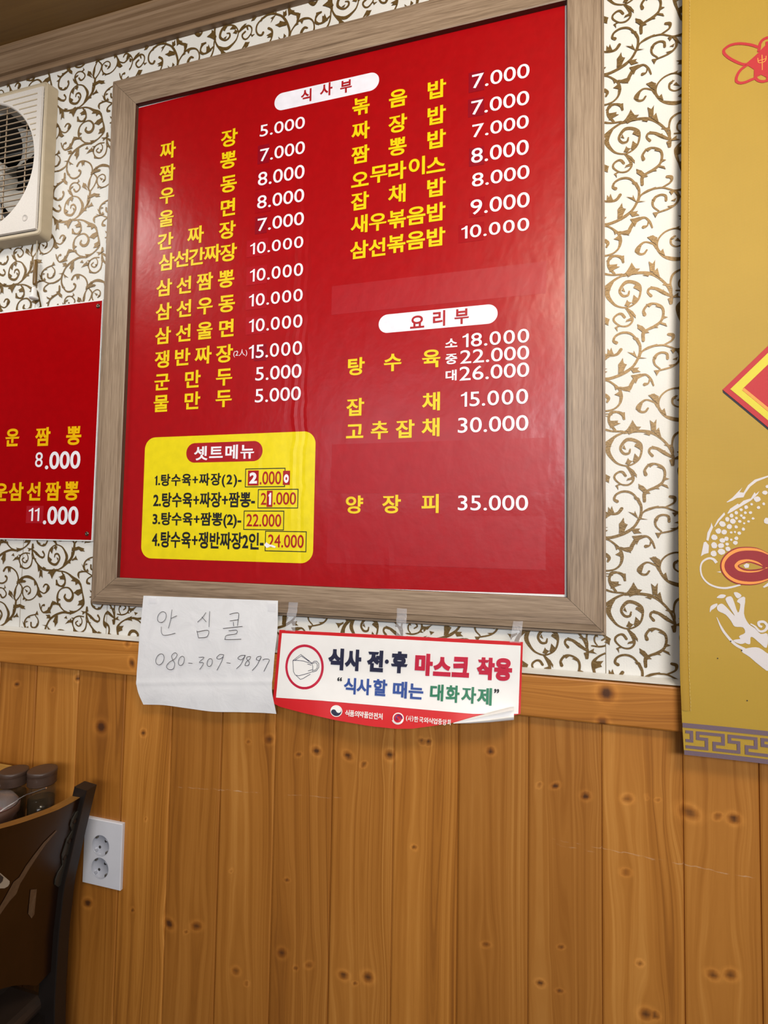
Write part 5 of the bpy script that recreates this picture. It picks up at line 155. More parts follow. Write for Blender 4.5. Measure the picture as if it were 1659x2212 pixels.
# ------------------------------------------------------------------ materials
def newmat(name):
    m=bpy.data.materials.new(name); m.use_nodes=True
    nt=m.node_tree; return m,nt,nt.nodes['Principled BSDF']
def N(nt,t,**k):
    n=nt.nodes.new(t)
    for a,b in k.items():
        if a=='inp':
            for i,v in b.items(): n.inputs[i].default_value=v
        else: setattr(n,a,b)
    return n
def L(nt,a,b): nt.links.new(a,b)
def pos(nt): return N(nt,'ShaderNodeNewGeometry').outputs['Position']
def scaled(nt,src,s):
    m=N(nt,'ShaderNodeVectorMath',operation='MULTIPLY'); L(nt,src,m.inputs[0]); m.inputs[1].default_value=s; return m.outputs[0]
def noise(nt,vec,scale=1,detail=3,rough=.5,dist=0):
    n=N(nt,'ShaderNodeTexNoise'); L(nt,vec,n.inputs['Vector']); n.inputs['Scale'].default_value=scale; n.inputs['Detail'].default_value=detail; n.inputs['Roughness'].default_value=rough; n.inputs['Distortion'].default_value=dist
    return n.outputs['Fac']
def ramp(nt,fac,stops):
    r=N(nt,'ShaderNodeValToRGB'); L(nt,fac,r.inputs[0]); e=r.color_ramp.elements
    while len(e)<len(stops): e.new(.5)
    for i,(p,c) in enumerate(stops): e[i].position=p; e[i].color=(*c,1) if len(c)==3 else c
    return r.outputs[0]
def mixc(nt,f,a,b,mode='MIX'):
    m=N(nt,'ShaderNodeMix',data_type='RGBA',blend_type=mode)
    for i,v in ((0,f),(6,a),(7,b)):
        if hasattr(v,'node'): L(nt,v,m.inputs[i])
        else: m.inputs[i].default_value=v if i==0 else ((*v,1) if len(v)==3 else v)
    return m.outputs[2]
def math_(nt,op,a,b=None,clamp=False):
    m=N(nt,'ShaderNodeMath',operation=op,use_clamp=clamp)
    for i,v in ((0,a),(1,b)):
        if v is None: continue
        if hasattr(v,'node'): L(nt,v,m.inputs[i])
        else: m.inputs[i].default_value=v
    return m.outputs[0]
def bump(nt,bs,h,strength=.3,dist=.001):
    b=N(nt,'ShaderNodeBump'); b.inputs['Strength'].default_value=strength; b.inputs['Distance'].default_value=dist; L(nt,h,b.inputs['Height']); L(nt,b.outputs[0],bs.inputs['Normal']); return b
def simple(name,col,rough=.5,metal=0,spec=None,var=.08,vs=40,bmp=0):
    m,nt,bs=newmat(name)
    p=pos(nt); n=noise(nt,p,vs,3)
    c=ramp(nt,n,[(.3,tuple(x*(1-var) for x in col)),(.7,tuple(min(1,x*(1+var)) for x in col))])
    L(nt,c,bs.inputs['Base Color']); bs.inputs['Roughness'].default_value=rough; bs.inputs['Metallic'].default_value=metal
    if spec is not None: bs.inputs['Specular IOR Level'].default_value=spec
    if bmp: bump(nt,bs,n,bmp,.001)
    return m
def vinyl_bump(nt,bs,strength=1.0):
    p=pos(nt)
    n1=noise(nt,scaled(nt,p,(1,1,1)),150,2)             # orange peel
    n2=noise(nt,scaled(nt,p,(9,9,5)),1,3,.55,.4)          # slow waves
    n3=noise(nt,scaled(nt,p,(34,34,26)),1,2,.5,.3)
    h=math_(nt,'ADD',math_(nt,'MULTIPLY',n1,.16),math_(nt,'ADD',math_(nt,'MULTIPLY',n2,3.0),math_(nt,'MULTIPLY',n3,.8)))
    # vertical creases: (x0, height)
    sx=N(nt,'ShaderNodeSeparateXYZ'); L(nt,p,sx.inputs[0])
    wob=math_(nt,'MULTIPLY',noise(nt,scaled(nt,p,(2,2,11)),1,4),.030)
    for x0,hh,w,z0,z1 in ((-.405,1.3,150,1.3,2.05),(-.386,-1.0,170,1.22,1.9),(-.425,.6,150,1.5,2.02),(-.22,1.2,110,1.2,1.31),(-.30,1.0,110,1.2,1.30),(-.475,.6,140,1.2,1.5)):
        d=math_(nt,'ABSOLUTE',math_(nt,'SUBTRACT',math_(nt,'ADD',sx.outputs[0],wob),x0+.015))
        r=math_(nt,'SUBTRACT',1.0,math_(nt,'MULTIPLY',d,w),True)
        fa=math_(nt,'MULTIPLY',math_(nt,'SUBTRACT',sx.outputs[2],z0),14.0,True); fb=math_(nt,'MULTIPLY',math_(nt,'SUBTRACT',z1,sx.outputs[2]),14.0,True)
        h=math_(nt,'ADD',h,math_(nt,'MULTIPLY',math_(nt,'MULTIPLY',r,math_(nt,'MULTIPLY',fa,fb)),hh))
    bump(nt,bs,h,strength,.0006)
def vinyl(name,col,rough=.30,spec=.46,bstr=1.0):
    m,nt,bs=newmat(name)
    n=noise(nt,pos(nt),60,3)
    L(nt,ramp(nt,n,[(.3,tuple(x*.95 for x in col)),(.7,tuple(min(1,x*1.05) for x in col))]),bs.inputs['Base Color'])
    bs.inputs['Roughness'].default_value=rough; bs.inputs['Specular IOR Level'].default_value=spec
    vinyl_bump(nt,bs,bstr)
    return m
def wood(name,axis,dark,mid,light,rough=.5,scale=1.0,stretch=22,bmp=.25,lines=140):
    """long-grained wood; grain runs along world axis 'x','y' or 'z'"""
    m,nt,bs=newmat(name); p=pos(nt)
    sc={'x':(lines/stretch,lines,lines),'y':(lines,lines/stretch,lines),'z':(lines,lines,lines/stretch)}[axis]
    n=noise(nt,scaled(nt,p,tuple(s*scale for s in sc)),1,4,.6,.6)
    sc2=tuple(s*.16 for s in sc); n2=noise(nt,scaled(nt,p,sc2),1,3,.5,.8)
    sc3=tuple(s*3.2 for s in sc); n3=noise(nt,scaled(nt,p,sc3),1,2)
    t=math_(nt,'ADD',math_(nt,'MULTIPLY',n,.46),math_(nt,'ADD',math_(nt,'MULTIPLY',n2,.32),math_(nt,'MULTIPLY',n3,.22)))
    L(nt,ramp(nt,t,[(.36,dark),(.50,mid),(.62,light)]),bs.inputs['Base Color']); bs.inputs['Roughness'].default_value=rough
    if bmp: bump(nt,bs,t,bmp,.0006)
    return m
SCUFF=((-.634,.8283,-.30,.8555,.0011),(.043,.8438,.330,.8335,.0011),(.045,.837,.11,.835,.0008))
def pine(name,horizontal=False):
    m,nt,bs=newmat(name)
    A=lambda n:N(nt,'ShaderNodeAttribute',attribute_name=n).outputs['Fac']
    ring,along,pid,knot=A('ring'),A('along'),A('pid'),A('knot')
    def vec(fr,fa,seed):
        c=N(nt,'ShaderNodeCombineXYZ'); L(nt,math_(nt,'MULTIPLY',ring,fr),c.inputs[0]); L(nt,math_(nt,'MULTIPLY',along,fa),c.inputs[1]); L(nt,math_(nt,'MULTIPLY',pid,seed),c.inputs[2]); return c.outputs[0]
    g1=noise(nt,vec(420,.9,37),1,2,.5); g2=noise(nt,vec(70,.7,53),1,2,.5); g3=noise(nt,vec(1500,14,91),1,2,.6); g4=noise(nt,vec(16,1.3,19),1,2,.5)
    t=math_(nt,'ADD',math_(nt,'ADD',math_(nt,'MULTIPLY',g1,.36),math_(nt,'MULTIPLY',g2,.34)),math_(nt,'ADD',math_(nt,'MULTIPLY',g3,.10),math_(nt,'MULTIPLY',g4,.20)))
    c=ramp(nt,t,[(.34,(.22,.074,.0095)),(.45,(.37,.140,.020)),(.54,(.45,.183,.031)),(.66,(.58,.270,.060))])
    tint=ramp(nt,pid,[(0,(.86,.82,.78)),(1,(1.10,1.08,1.04))])
    c=mixc(nt,1.0,c,tint,'MULTIPLY')
    halo=ramp(nt,knot,[(.015,(1,1,1)),(.09,(1.22,1.25,1.35)),(.28,(.85,.78,.72))])
    c=mixc(nt,1.0,c,halo,'MULTIPLY')
    kf=ramp(nt,knot,[(.30,(0,0,0)),(.75,(.92,.92,.92))])
    c=mixc(nt,kf,c,(.060,.021,.008))
    # scuff marks left by chair backs
    sx=N(nt,'ShaderNodeSeparateXYZ'); pp=pos(nt); L(nt,pp,sx.inputs[0])
    wn=noise(nt,scaled(nt,pp,(60,60,160)),1,3); tot=None
    for x0,z0,x1,z1,wd in (() if horizontal else SCUFF):
        zz=math_(nt,'ADD',math_(nt,'MULTIPLY',sx.outputs[0],(z1-z0)/(x1-x0)),z0-x0*(z1-z0)/(x1-x0)+.004)
        zz=math_(nt,'SUBTRACT',zz,math_(nt,'MULTIPLY',wn,.008))
        d=math_(nt,'SUBTRACT',1.0,math_(nt,'MULTIPLY',math_(nt,'ABSOLUTE',math_(nt,'SUBTRACT',sx.outputs[2],zz)),1/wd),True)
        d=math_(nt,'MULTIPLY',d,math_(nt,'MULTIPLY',math_(nt,'MULTIPLY',math_(nt,'SUBTRACT',sx.outputs[0],x0),60,True),math_(nt,'MULTIPLY',math_(nt,'SUBTRACT',x1,sx.outputs[0]),60,True)))
        tot=d if tot is None else math_(nt,'MAXIMUM',tot,d)
    if tot is not None:
        gate=math_(nt,'MULTIPLY',math_(nt,'SUBTRACT',noise(nt,scaled(nt,pp,(45,45,300)),1,3),.47),7.0,True)
        c=mixc(nt,math_(nt,'MULTIPLY',math_(nt,'MULTIPLY',tot,gate),.55),c,(.62,.42,.26))
    L(nt,c,bs.inputs['Base Color']); bs.inputs['Roughness'].default_value=.42; bs.inputs['Specular IOR Level'].default_value=.45
    bump(nt,bs,t,.18,.0008)
    return m
# ------------------------------------------------------------------ lettering
_gc={}
def glyph(text,bold=0.0):
    key=(text,bold)
    if key in _gc: return _gc[key]
    cu=bpy.data.curves.new('lettering','FONT'); cu.body=text; cu.size=1.0; cu.resolution_u=5
    o=bpy.data.objects.new('lettering',cu); COL.objects.link(o)
    dg=bpy.context.evaluated_depsgraph_get(); me=bpy.data.meshes.new_from_object(o.evaluated_get(dg))
    bpy.data.objects.remove(o); bpy.data.curves.remove(cu)
    bm=bmesh.new(); bm.from_mesh(me); bpy.data.meshes.remove(me)
    bmesh.ops.remove_doubles(bm,verts=bm.verts,dist=1e-5)
    bm.verts.index_update()
    v=[(q.co.x,q.co.y) for q in bm.verts]; f=[]
    for fc in bm.faces:
        ids=[q.index for q in fc.verts]
        ar=sum(v[ids[i]][0]*v[ids[(i+1)%len(ids)]][1]-v[ids[(i+1)%len(ids)]][0]*v[ids[i]][1] for i in range(len(ids)))
        f.append(tuple(ids if ar>0 else ids[::-1]))
    lev=[0]*len(v)
    if bold:
        cnt={}
        for fc in f:
            for i in range(len(fc)): cnt[(fc[i],fc[(i+1)%len(fc)])]=1
        be=[e for e in cnt if (e[1],e[0]) not in cnt]
        nx={a:b for a,b in be}; off={}
        pv={b:a for a,b in be}
        for a in nx:
            if a not in pv: continue
            p,q,r=np.array(v[pv[a]]),np.array(v[a]),np.array(v[nx[a]])
            d1=q-p; d2=r-q; l1=np.hypot(*d1) or 1; l2=np.hypot(*d2) or 1
            n1=np.array((d1[1],-d1[0]))/l1; n2=np.array((d2[1],-d2[0]))/l2
            k=max(.35,1+float(n1@n2)); mvec=(n1+n2)/k
            ln=np.hypot(*mvec)
            if ln>1.6: mvec*=1.6/ln
            off[a]=len(v)
            v.append(tuple(q+mvec*bold))
        lev=[0]*len(v); seen=set(); li=0; dup={}
        for a0 in list(nx):
            if a0 in seen: continue
            li+=1; a=a0
            while a not in seen and a in nx:
                seen.add(a); dup[a]=(len(v),1+li%5); v.append(v[a]); lev.append(1+li%5)
                if a in off: lev[off[a]]=1+li%5
                a=nx[a]
        for a,b in be:
            if a in off and b in off and a in dup and b in dup: f.append((dup[a][0],off[a],off[b],dup[b][0]))
    bm.free()
    V=np.array([(p_[0],p_[1],q_) for p_,q_ in zip(v,lev)]); _gc[key]=(V,f,V[:,0].min(),V[:,0].max(),V[:,1].min(),V[:,1].max())
    return _gc[key]
def glyph1(bold):
    w=.085+2*bold; return [(.30-w,0),(.30,0),(.30,.73),(.30-w*.72,.73),(.21-w*.35,.655),(.055,.60),(.055,.60-.075-bold*1.2),(.30-w,.60-.035)]
def glyph_line(text,bold=0.0):
    """like glyph(), set character by character so that the figure 1 keeps its flag"""
    key=('L',text,bold)
    if key in _gc: return _gc[key]
    if '1' not in text: return glyph(text,bold)
    zero=glyph('0',bold); H=zero[5]-zero[4]; V=[];F=[];x=0
    for ch in text:
        if ch=='1':
            P=np.array(glyph1(bold)); P=P*np.array((1,H/.73))+np.array((0,zero[4])); f=[tuple(range(len(P)))]; a,b=P[:,0].min()-.04,P[:,0].max()+.05
        else:
            P,f,a,b,_,_=glyph(ch,bold)
            g=.075 if ch in '0123456789' else .05
            a,b=a-g*.7,b+g*.7
        k=len(V); V+=[(q[0]-a+x,q[1],q[2] if len(q)>2 else 0) for q in P]; F+=[tuple(i+k for i in t) for t in f]; x+=b-a
    V=np.array(V); _gc[key]=(V,F,V[:,0].min(),V[:,0].max(),V[:,1].min(),V[:,1].max())
    return _gc[key]
def put_text(mb,text,x0,z0,x1,z1,y,mi,bold=0.0,split=None):
    """fill the wall-parallel box with the text; split=(n, other MB, slot, y) sends the first n characters elsewhere"""
    V,f,a,b,c,d=glyph_line(text,bold)
    P=np.stack([x0+(V[:,0]-a)/(b-a)*(x1-x0),y-V[:,2]*2.5e-5,z0+(V[:,1]-c)/(d-c)*(z1-z0)],1)
    if not split: mb.add(P,f,mi); return
    n,mb2,mi2,y2=split
    lim=glyph_line(text[:n],bold)[3]+1e-2
    fa=[q for q in f if all(V[i,0]<=lim for i in q)]; fb=[q for q in f if not all(V[i,0]<=lim for i in q)]
    mb.add(P,fb,mi); P2=P.copy(); P2[:,1]+=y2-y; mb2.add(P2,fa,mi2)
def put_cell(mb,ch,xc,zc,w,h,y,mi,bold=0.0):
    V,f,a,b,c,d=glyph(ch,bold); R=glyph('밥',bold)
    sx=w/(R[3]-R[2]); sz=h/(R[5]-R[4])
    P=np.stack([xc+(V[:,0]-(a+b)/2)*sx,y-V[:,2]*2.5e-5,zc+(V[:,1]-(c+d)/2)*sz],1); mb.add(P,f,mi)
def put_basis(mb,ch,c,r,u,mi,bold=0.0):
    V,f,a,b,cc,d=glyph(ch,bold); c,r,u=map(np.array,(c,r,u))
    s=((V[:,0]-a)/(b-a)*2-1)[:,None]; t=((V[:,1]-cc)/(d-cc)*2-1)[:,None]
    q=c+r*s+u*t; q[:,1]-=V[:,2]*6e-5; mb.add(q,f,mi)
def catmull(P,n=5,closed=False):
    P=[np.array(p,float) for p in P]; out=[]
    if closed: Q=[P[-1]]+P+[P[0],P[1]]
    else: Q=[2*P[0]-P[1]]+P+[2*P[-1]-P[-2]]
    for i in range(1,len(Q)-2):
        p0,p1,p2,p3=Q[i-1],Q[i],Q[i+1],Q[i+2]
        for k in range(n):
            t=k/n; out.append(.5*((2*p1)+(-p0+p2)*t+(2*p0-5*p1+4*p2-p3)*t*t+(-p0+3*p1-3*p2+p3)*t**3))
    if not closed: out.append(P[-1])
    return np.array(out)
def ribbon2(pts,w,n=5,smooth=True):
    """flat ribbon in the plane: returns verts (2-D) and quads"""
    c=catmull(pts,n) if smooth and len(pts)>2 else np.array(pts,float)
    if isinstance(w,(list,tuple)): ww=np.interp(np.linspace(0,1,len(c)),np.linspace(0,1,len(w)),w)
    else: ww=np.full(len(c),w)
    t=np.gradient(c,axis=0); t/=np.maximum(np.hypot(t[:,0],t[:,1]),1e-9)[:,None]; nn=np.stack([-t[:,1],t[:,0]],1)
    a=c+nn*ww[:,None]/2; b=c-nn*ww[:,None]/2
    V=np.concatenate([a,b]); m=len(c)
    return V,[(m+i,m+i+1,i+1,i) for i in range(m-1)]
def rrect(x0,z0,x1,z1,r,n=8):
    pts=[]
    for cx,cz,a0 in ((x1-r,z1-r,0),(x0+r,z1-r,90),(x0+r,z0+r,180),(x1-r,z0+r,270)):
        for k in range(n+1):
            a=math.radians(a0+90*k/n); pts.append((cx+r*math.cos(a),cz+r*math.sin(a)))
    return pts[::-1] if False else pts
def on_y(pts,y): return [(p[0],y,p[1]) for p in pts]
# ------------------------------------------------------------------ shared materials
M_paper_wall,nt,bs=newmat('wallpaper_cream')
p=pos(nt); n=noise(nt,p,9,3); n2=noise(nt,p,420,3,.6)
L(nt,ramp(nt,n,[(.3,(.69,.672,.615)),(.7,(.755,.738,.69))]),bs.inputs['Base Color']); bs.inputs['Roughness'].default_value=.6; bs.inputs['Specular IOR Level'].default_value=.35
vz=noise(nt,scaled(nt,p,(520,520,90)),1,2)
bump(nt,bs,math_(nt,'ADD',n2,math_(nt,'MULTIPLY',vz,.7)),.40,.0007)
M_vine,nt,bs=newmat('wallpaper_gilt_brown')
p=pos(nt); n2=noise(nt,scaled(nt,p,(300,300,560)),1,3,.6)
L(nt,ramp(nt,n2,[(.35,(.120,.066,.014)),(.65,(.20,.118,.034))]),bs.inputs['Base Color']); bs.inputs['Roughness'].default_value=.42; bs.inputs['Metallic'].default_value=.35
bump(nt,bs,n2,.5,.0008)
M_pine=pine('pine_board'); M_pineh=pine('pine_rail',True)
M_oakx=wood('oak_x','x',(.13,.084,.050),(.27,.188,.120),(.37,.27,.18),.5,1.0,26,.3,270)
M_oakz=wood('oak_z','z',(.13,.084,.050),(.27,.188,.120),(.37,.27,.18),.5,1.0,26,.3,270)
M_mould=wood('moulding_wood','x',(.18,.105,.052),(.25,.155,.083),(.32,.21,.12),.5,1.0,40,.2,160)
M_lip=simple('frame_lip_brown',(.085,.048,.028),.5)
M_white=simple('white_board',(.78,.77,.75),.45,var=.02)
RED=(.36,.0008,.0030)
M_red=vinyl('red_vinyl',RED)
M_yel=vinyl('yellow_print',(.82,.60,.002),.36)
M_wht=vinyl('white_print',(.86,.83,.88),.36)
M_pill=vinyl('pale_plate',(.80,.79,.86),.36)
M_rtx=vinyl('red_print',(.38,.006,.010),.36)
M_blk=vinyl('black_print',(.012,.011,.012),.4)
M_box=vinyl('yellow_plate',(.80,.65,.004),.36)
M_pd=vinyl('patch_dark_red',(.26,.001,.010),.30); M_pm=vinyl('patch_red',(.34,.0015,.006),.26); M_pl=vinyl('patch_light_red',(.39,.004,.010),.30); M_strip=vinyl('strip_red',(.365,.0015,.006),.42)
PMAT={'PD':M_pd,'PM':M_pm,'PL':M_pl}
M_metal=simple('dark_steel',(.16,.12,.09),.35,.9)
# ------------------------------------------------------------------ setting
def struct(o): o['kind']='structure'; return o
HX0,HX1,HZ0,HZ1=-1.318,-1.034,1.982,2.262      # opening of the exhaust fan through the wall
XL,XR=-3.4,1.6
mb=MB()
for x0,x1,z0,z1 in ((XL,HX0,0,2.38),(HX1,XR,0,2.38),(HX0,HX1,0,HZ0),(HX0,HX1,HZ1,2.38)):
    mb.add([(x0,0,z0),(x1,0,z0),(x1,0,z1),(x0,0,z1)],[(0,1,2,3)],0)
# lower border of the paper turned over the top of the chair rail
mb.add([(XL,-.0005,1.1035),(XR,-.0005,1.1035),(XR,-.0215,1.0992),(XL,-.0215,1.0992)],[(3,2,1,0)],0)
# printed vine scrolls
AX,AZ=.1485,.12585
def place(rot,off,x0,x1,z0,z1,skip=None):
    V=[];F=[]
    for i in range(-14,15):
        for j in range(-14,15):
            ox,oz=(i-j)*AX,(i+j)*AZ
            # centre of the motif once placed
            cx,cz=(Pc[0]+ox-Pc[0],Pc[1]+oz-Pc[1])
            if rot==0: c=(off[0]+cx,off[1]+cz)
            elif rot==180: c=(off[0]-cx,off[1]-cz)
            else: c=(off[0]+cz,off[1]-cx)
            if not(x0-.34<c[0]<x1+.34 and z0-.34<c[1]<z1+.34): continue
            def T(q):
                a=q[:,0]-Pc[0]+ox; b=q[:,1]-Pc[1]+oz
                if rot==0: return np.stack([off[0]+a,off[1]+b],1)
                if rot==180: return np.stack([off[0]-a,off[1]-b],1)
                return np.stack([off[0]+b,off[1]-a],1)
            for q,f in MOTIF:
                P=T(q)
                keep=[]
                for g in f:
                    m=P[list(g)].mean(0)
                    if x0<m[0]<x1 and z0<m[1]<z1 and not (HX0-.01<m[0]<HX1+.01 and HZ0-.01<m[1]<HZ1+.01) and not(-.76<m[0]<.05 and 1.24<m[1]<2.17) and not (-1.6<m[0]<-.88 and 1.31<m[1]<1.77 and m[0]<-2):
                        keep.append(g)
                if keep:
                    keep=[g if (P[g[1]][0]-P[g[0]][0])*(P[g[2]][1]-P[g[0]][1])-(P[g[2]][0]-P[g[0]][0])*(P[g[1]][1]-P[g[0]][1])>0 else g[::-1] for g in keep]
                    yy=-.0004-.000006*MOTIF_I[id(f)]
                    mb.add(np.stack([P[:,0],np.full(len(P),yy),P[:,1]],1),keep,1)
MOTIF=[]
from mathutils.geometry import tessellate_polygon
for pts,w in ST_W:
    ww=[x*1.06+.0005 for x in w]
    q,f=ribbon2(pts,ww,5); f=[t for a in f for t in ((a[0],a[1],a[2]),(a[0],a[2],a[3]))]
    q=[tuple(p_) for p_ in q]
    for e,wd in ((pts[0],ww[0]),(pts[-1],ww[-1])):
        MOTIF.append((np.array([(e[0]+wd*.5*math.cos(a),e[1]+wd*.5*math.sin(a)) for a in np.linspace(0,2*math.pi,11)[:-1]]),[(0,i,i+1) for i in range(1,9)]))
    MOTIF.append((np.array(q),f))
for pts in LF:
    q=np.array(pts); cq=q.mean(0); q=cq+(q-cq)*1.18
    # slightly hollow leaf edges
    e=[]
    for i in range(len(q)):
        a_,b_=q[i],q[(i+1)%len(q)]; m_=(a_+b_)/2; e+=[a_,m_+(cq-m_)*.07]
    q=np.array(e)
    MOTIF.append((q,[tuple(t) for t in tessellate_polygon([[Vector((p_[0],p_[1],0)) for p_ in q]])]))
MOTIF_I={id(f):k for k,(q,f) in enumerate(MOTIF)}
place(0,Pc,-1.62,-.813,1.10,2.38)
place(90,PT_,-.813,.122,1.72,2.38)
place(180,PB_,-.813,.1235,1.10,1.72)
place(180,PR_,.1235,1.15,1.10,2.38)
# seams of the paper strips
for x,za,zb in ((-1.037,1.10,1.98),(.1235,1.10,2.38),(-.813,1.10,1.17)):
    mb.add(on_y([(x,za),(x+.0009,za),(x+.0009,zb),(x,zb)],-.0006),[(0,1,2,3)],2)
wall=struct(mb.build('wall_back',[M_paper_wall,M_vine,simple('seam_shade',(.20,.15,.09),.7)]))
# wainscot boards ------------------------------------------------------------
def pine_mesh(name,boards,knots,ywall,yface,z0,z1,horizontal=False,parent=None,step=.004,extra=None):
    V=[];F=[];ring=[];along=[];pid=[];kn=[]
    for bi,(a0,a1) in enumerate(boards):
        r=np.random.default_rng(100+bi*7+int(horizontal)*50)
        w=a1-a0; s=np.unique(np.concatenate([[0,.0007,.0011,.0032],np.linspace(.006,w-.006,max(6,int(w/step))),[w-.0032,w-.0011,w-.0007,w]]))
        dep=np.interp(s,[0,.0007,.0011,.0032,w-.0032,w-.0011,w-.0007,w],[0,0,.70,1,1,.70,0,0])
        l=np.arange(z0,z1+step*.5,step*1.25) if not horizontal else np.linspace(z0,z1,int((z1-z0)/step/1.25))
        SX,LZ=np.meshgrid(s,l); ac=a0+SX
        xc=w*(.5+r.uniform(-.32,.32))
        wob=.006*np.sin(LZ*r.uniform(3,6)+r.uniform(0,6))+.003*np.sin(LZ*r.uniform(9,14)+r.uniform(0,6))
        u=SX-xc-wob
        K=np.zeros_like(u)
        for kx,kz,kr in knots:
            c,d=(kx,kz) if not horizontal else (kz,kx)
            if not (a0-.01<c<a1+.01): continue
            du=ac-c; dl=LZ-d
            g=np.exp(-(du/(3.2*kr))**2-(dl/(7*kr))**2)
            u=u-np.sign(du)*np.minimum(np.abs(du),2.2*kr)*g*.75
            ang=r.uniform(-.6,.6); e=r.uniform(.55,.95); st=r.uniform(.45,1.0)
            a=du*math.cos(ang)+dl*math.sin(ang); b=-du*math.sin(ang)+dl*math.cos(ang)
            K=np.maximum(K,st/(1+((a/kr)**2+(b/(kr*e))**2)**1.7*1.5))
        # cathedral arches near the heart of the board
        uu=np.sqrt(u*u+(.009)**2)*.62+u*.38+r.uniform(.010,.022)*LZ*np.sign(r.uniform(-1,1))*(np.exp(-(u/.016)**2))
        if horizontal: X,Z=LZ,ac
        else: X,Z=ac,LZ
        Y=-(ywall+(yface-ywall)*np.broadcast_to(dep,SX.shape))
        k=len(V); n,m=SX.shape
        V+=np.stack([X.ravel(),Y.ravel(),Z.ravel()],1).tolist()
        ids=np.arange(n*m).reshape(n,m)+k
        q=np.stack([ids[:-1,:-1],ids[:-1,1:],ids[1:,1:],ids[1:,:-1]],-1).reshape(-1,4)
        if horizontal: q=q[:,::-1]
        F+=q.tolist(); ring+=uu.ravel().tolist(); along+=LZ.ravel().tolist(); pid+=[r.uniform(0,1)]*(n*m); kn+=np.where(K>.02,K,0).ravel().tolist()
    nv=len(V)
    if extra:
        for vs,fs in extra:
            k=len(V); V+=vs; F+=[[i+k for i in f] for f in fs]; ring+=[v[1]*1.0+v[2]*.3 for v in vs]; along+=[v[0] for v in vs]; pid+=[.5]*len(vs); kn+=[0]*len(vs)
    me=bpy.data.meshes.new(name); me.from_pydata(V,[],F); me.materials.append(M_pineh if horizontal else M_pine)
    for nme,val in (('ring',ring),('along',along),('pid',pid),('knot',kn)):
        at=me.attributes.new(nme,'FLOAT','POINT'); at.data.foreach_set('value',np.array(val,dtype=np.float32))
    me.update(); o=bpy.data.objects.new(name,me); COL.objects.link(o); return o
edges=[-.98-.0972*k for k in range(15,0,-1)]+[-.98]+[x for x in PLK if x>-.95]+[]
last=edges[-1]
edges+= [last+.0975*k for k in range(1,15)]
edges=[e for e in edges if -2.3-.05<e<XR+.1]
struct(pine_mesh('trim_3',list(zip(edges[:-1],edges[1:])),KNOT,.0006,.0045,0.0,1.045))
# chair rail -------------------------------------------------------------------
zt,zb=1.0975,1.0318
ex=[([(XL,-.0005,zt),(XR,-.0005,zt),(XR,-.022,zt),(XL,-.022,zt)],[(3,2,1,0)]),
    ([(XL,-.0005,zb),(XR,-.0005,zb),(XR,-.018,zb),(XL,-.018,zb)],[(0,1,2,3)])]
struct(pine_mesh('trim_2',[(zb,zt)],RKNOT,.018,.022,XL,XR,True,extra=ex))
# crown moulding ------------------------------------------------------------------
prof=[(.0,2.3315),(.011,2.3315),(.0125,2.338),(.010,2.340),(.012,2.3425),(.017,2.344),(.024,2.353),(.032,2.361),(.034,2.365),(.033,2.3665),(.037,2.369),(.041,2.374),(.041,2.380),(0,2.380)]
mb=MB(); mb.grid([[(XL,-d,z) for d,z in prof],[(XR,-d,z) for d,z in prof]],0,False)
struct(mb.build('trim_1',M_mould))
mb=MB(); mb.add([(XL,.0,2.38),(XR,.0,2.38),(XR,-4.0,2.38),(XL,-4.0,2.38)],[(0,1,2,3)])
struct(mb.build('ceiling',wood('ceiling_panel','x',(.20,.105,.020),(.25,.135,.028),(.30,.17,.040),.45,.5,30,.1,60)))
mb=MB(); mb.add([(XL,.0,0),(XR,.0,0),(XR,-4.0,0),(XL,-4.0,0)],[(3,2,1,0)])
struct(mb.build('floor',simple('floor_tile',(.09,.065,.045),.45,vs=5)))
# ------------------------------------------------------------------ framed menu board
board=tag(empty('menu_board',(-.356,0,1.19)),'large red menu board with yellow and white prices in a pale oak frame','menu board')
IX0,IX1,IZ0,IZ1=-.7735,.0658,1.2195,2.1905
OX0,OX1,OZ0,OZ1=-.8365,.1180,1.1690,2.2545
def rail(corners_o,corners_i,mi):
    # cross-section rows from outside in: lip at the wall, groove, bevel, face, inner return
    rows=[]
    for (o,i) in zip(corners_o,corners_i):
        o=np.array(o);i=np.array(i); d=i-o
        u=np.sign(d)
        al=np.sign(np.array(corners_o[0 if o[0]==corners_o[1][0] and o[1]==corners_o[1][1] else 1])-o)*.00028; o=o+al; i=i+al
        def P(k,y): q=o+d*k; return (q[0],-y,q[1])
        lip=lambda off,y:(o[0]-u[0]*off,-y,o[1]-u[1]*off)
        rows.append([lip(.0052,.001),lip(.0052,.0105),lip(.0012,.011),lip(.0006,.0085),P(0,.0085),P(0.012,.0185),P(.22,.0214),P(.235,.0222),P(.97,.0222),P(1,.0212),P(1,.010)])
    return rows
co={'tl':(OX0,OZ1),'tr':(OX1,OZ1),'bl':(OX0,OZ0),'br':(OX1,OZ0)}; ci={'tl':(IX0,IZ1),'tr':(IX1,IZ1),'bl':(IX0,IZ0),'br':(IX1,IZ0)}
for a,b,m in (('tl','bl',M_oakz),('bl','br',M_oakx),('br','tr',M_oakz),('tr','tl',M_oakx)):
    mb=MB(); R_=rail((co[a],co[b]),(ci[a],ci[b]),0)
    # a hairline gap at the mitres
    mb.grid(R_,0,False)
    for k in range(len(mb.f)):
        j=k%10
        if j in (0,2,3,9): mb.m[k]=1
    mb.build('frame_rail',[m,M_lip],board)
pan=MB()
YB0=-.0122; YV=-.0126; YP=-.01272; YT=-.0130; YU=-.0132
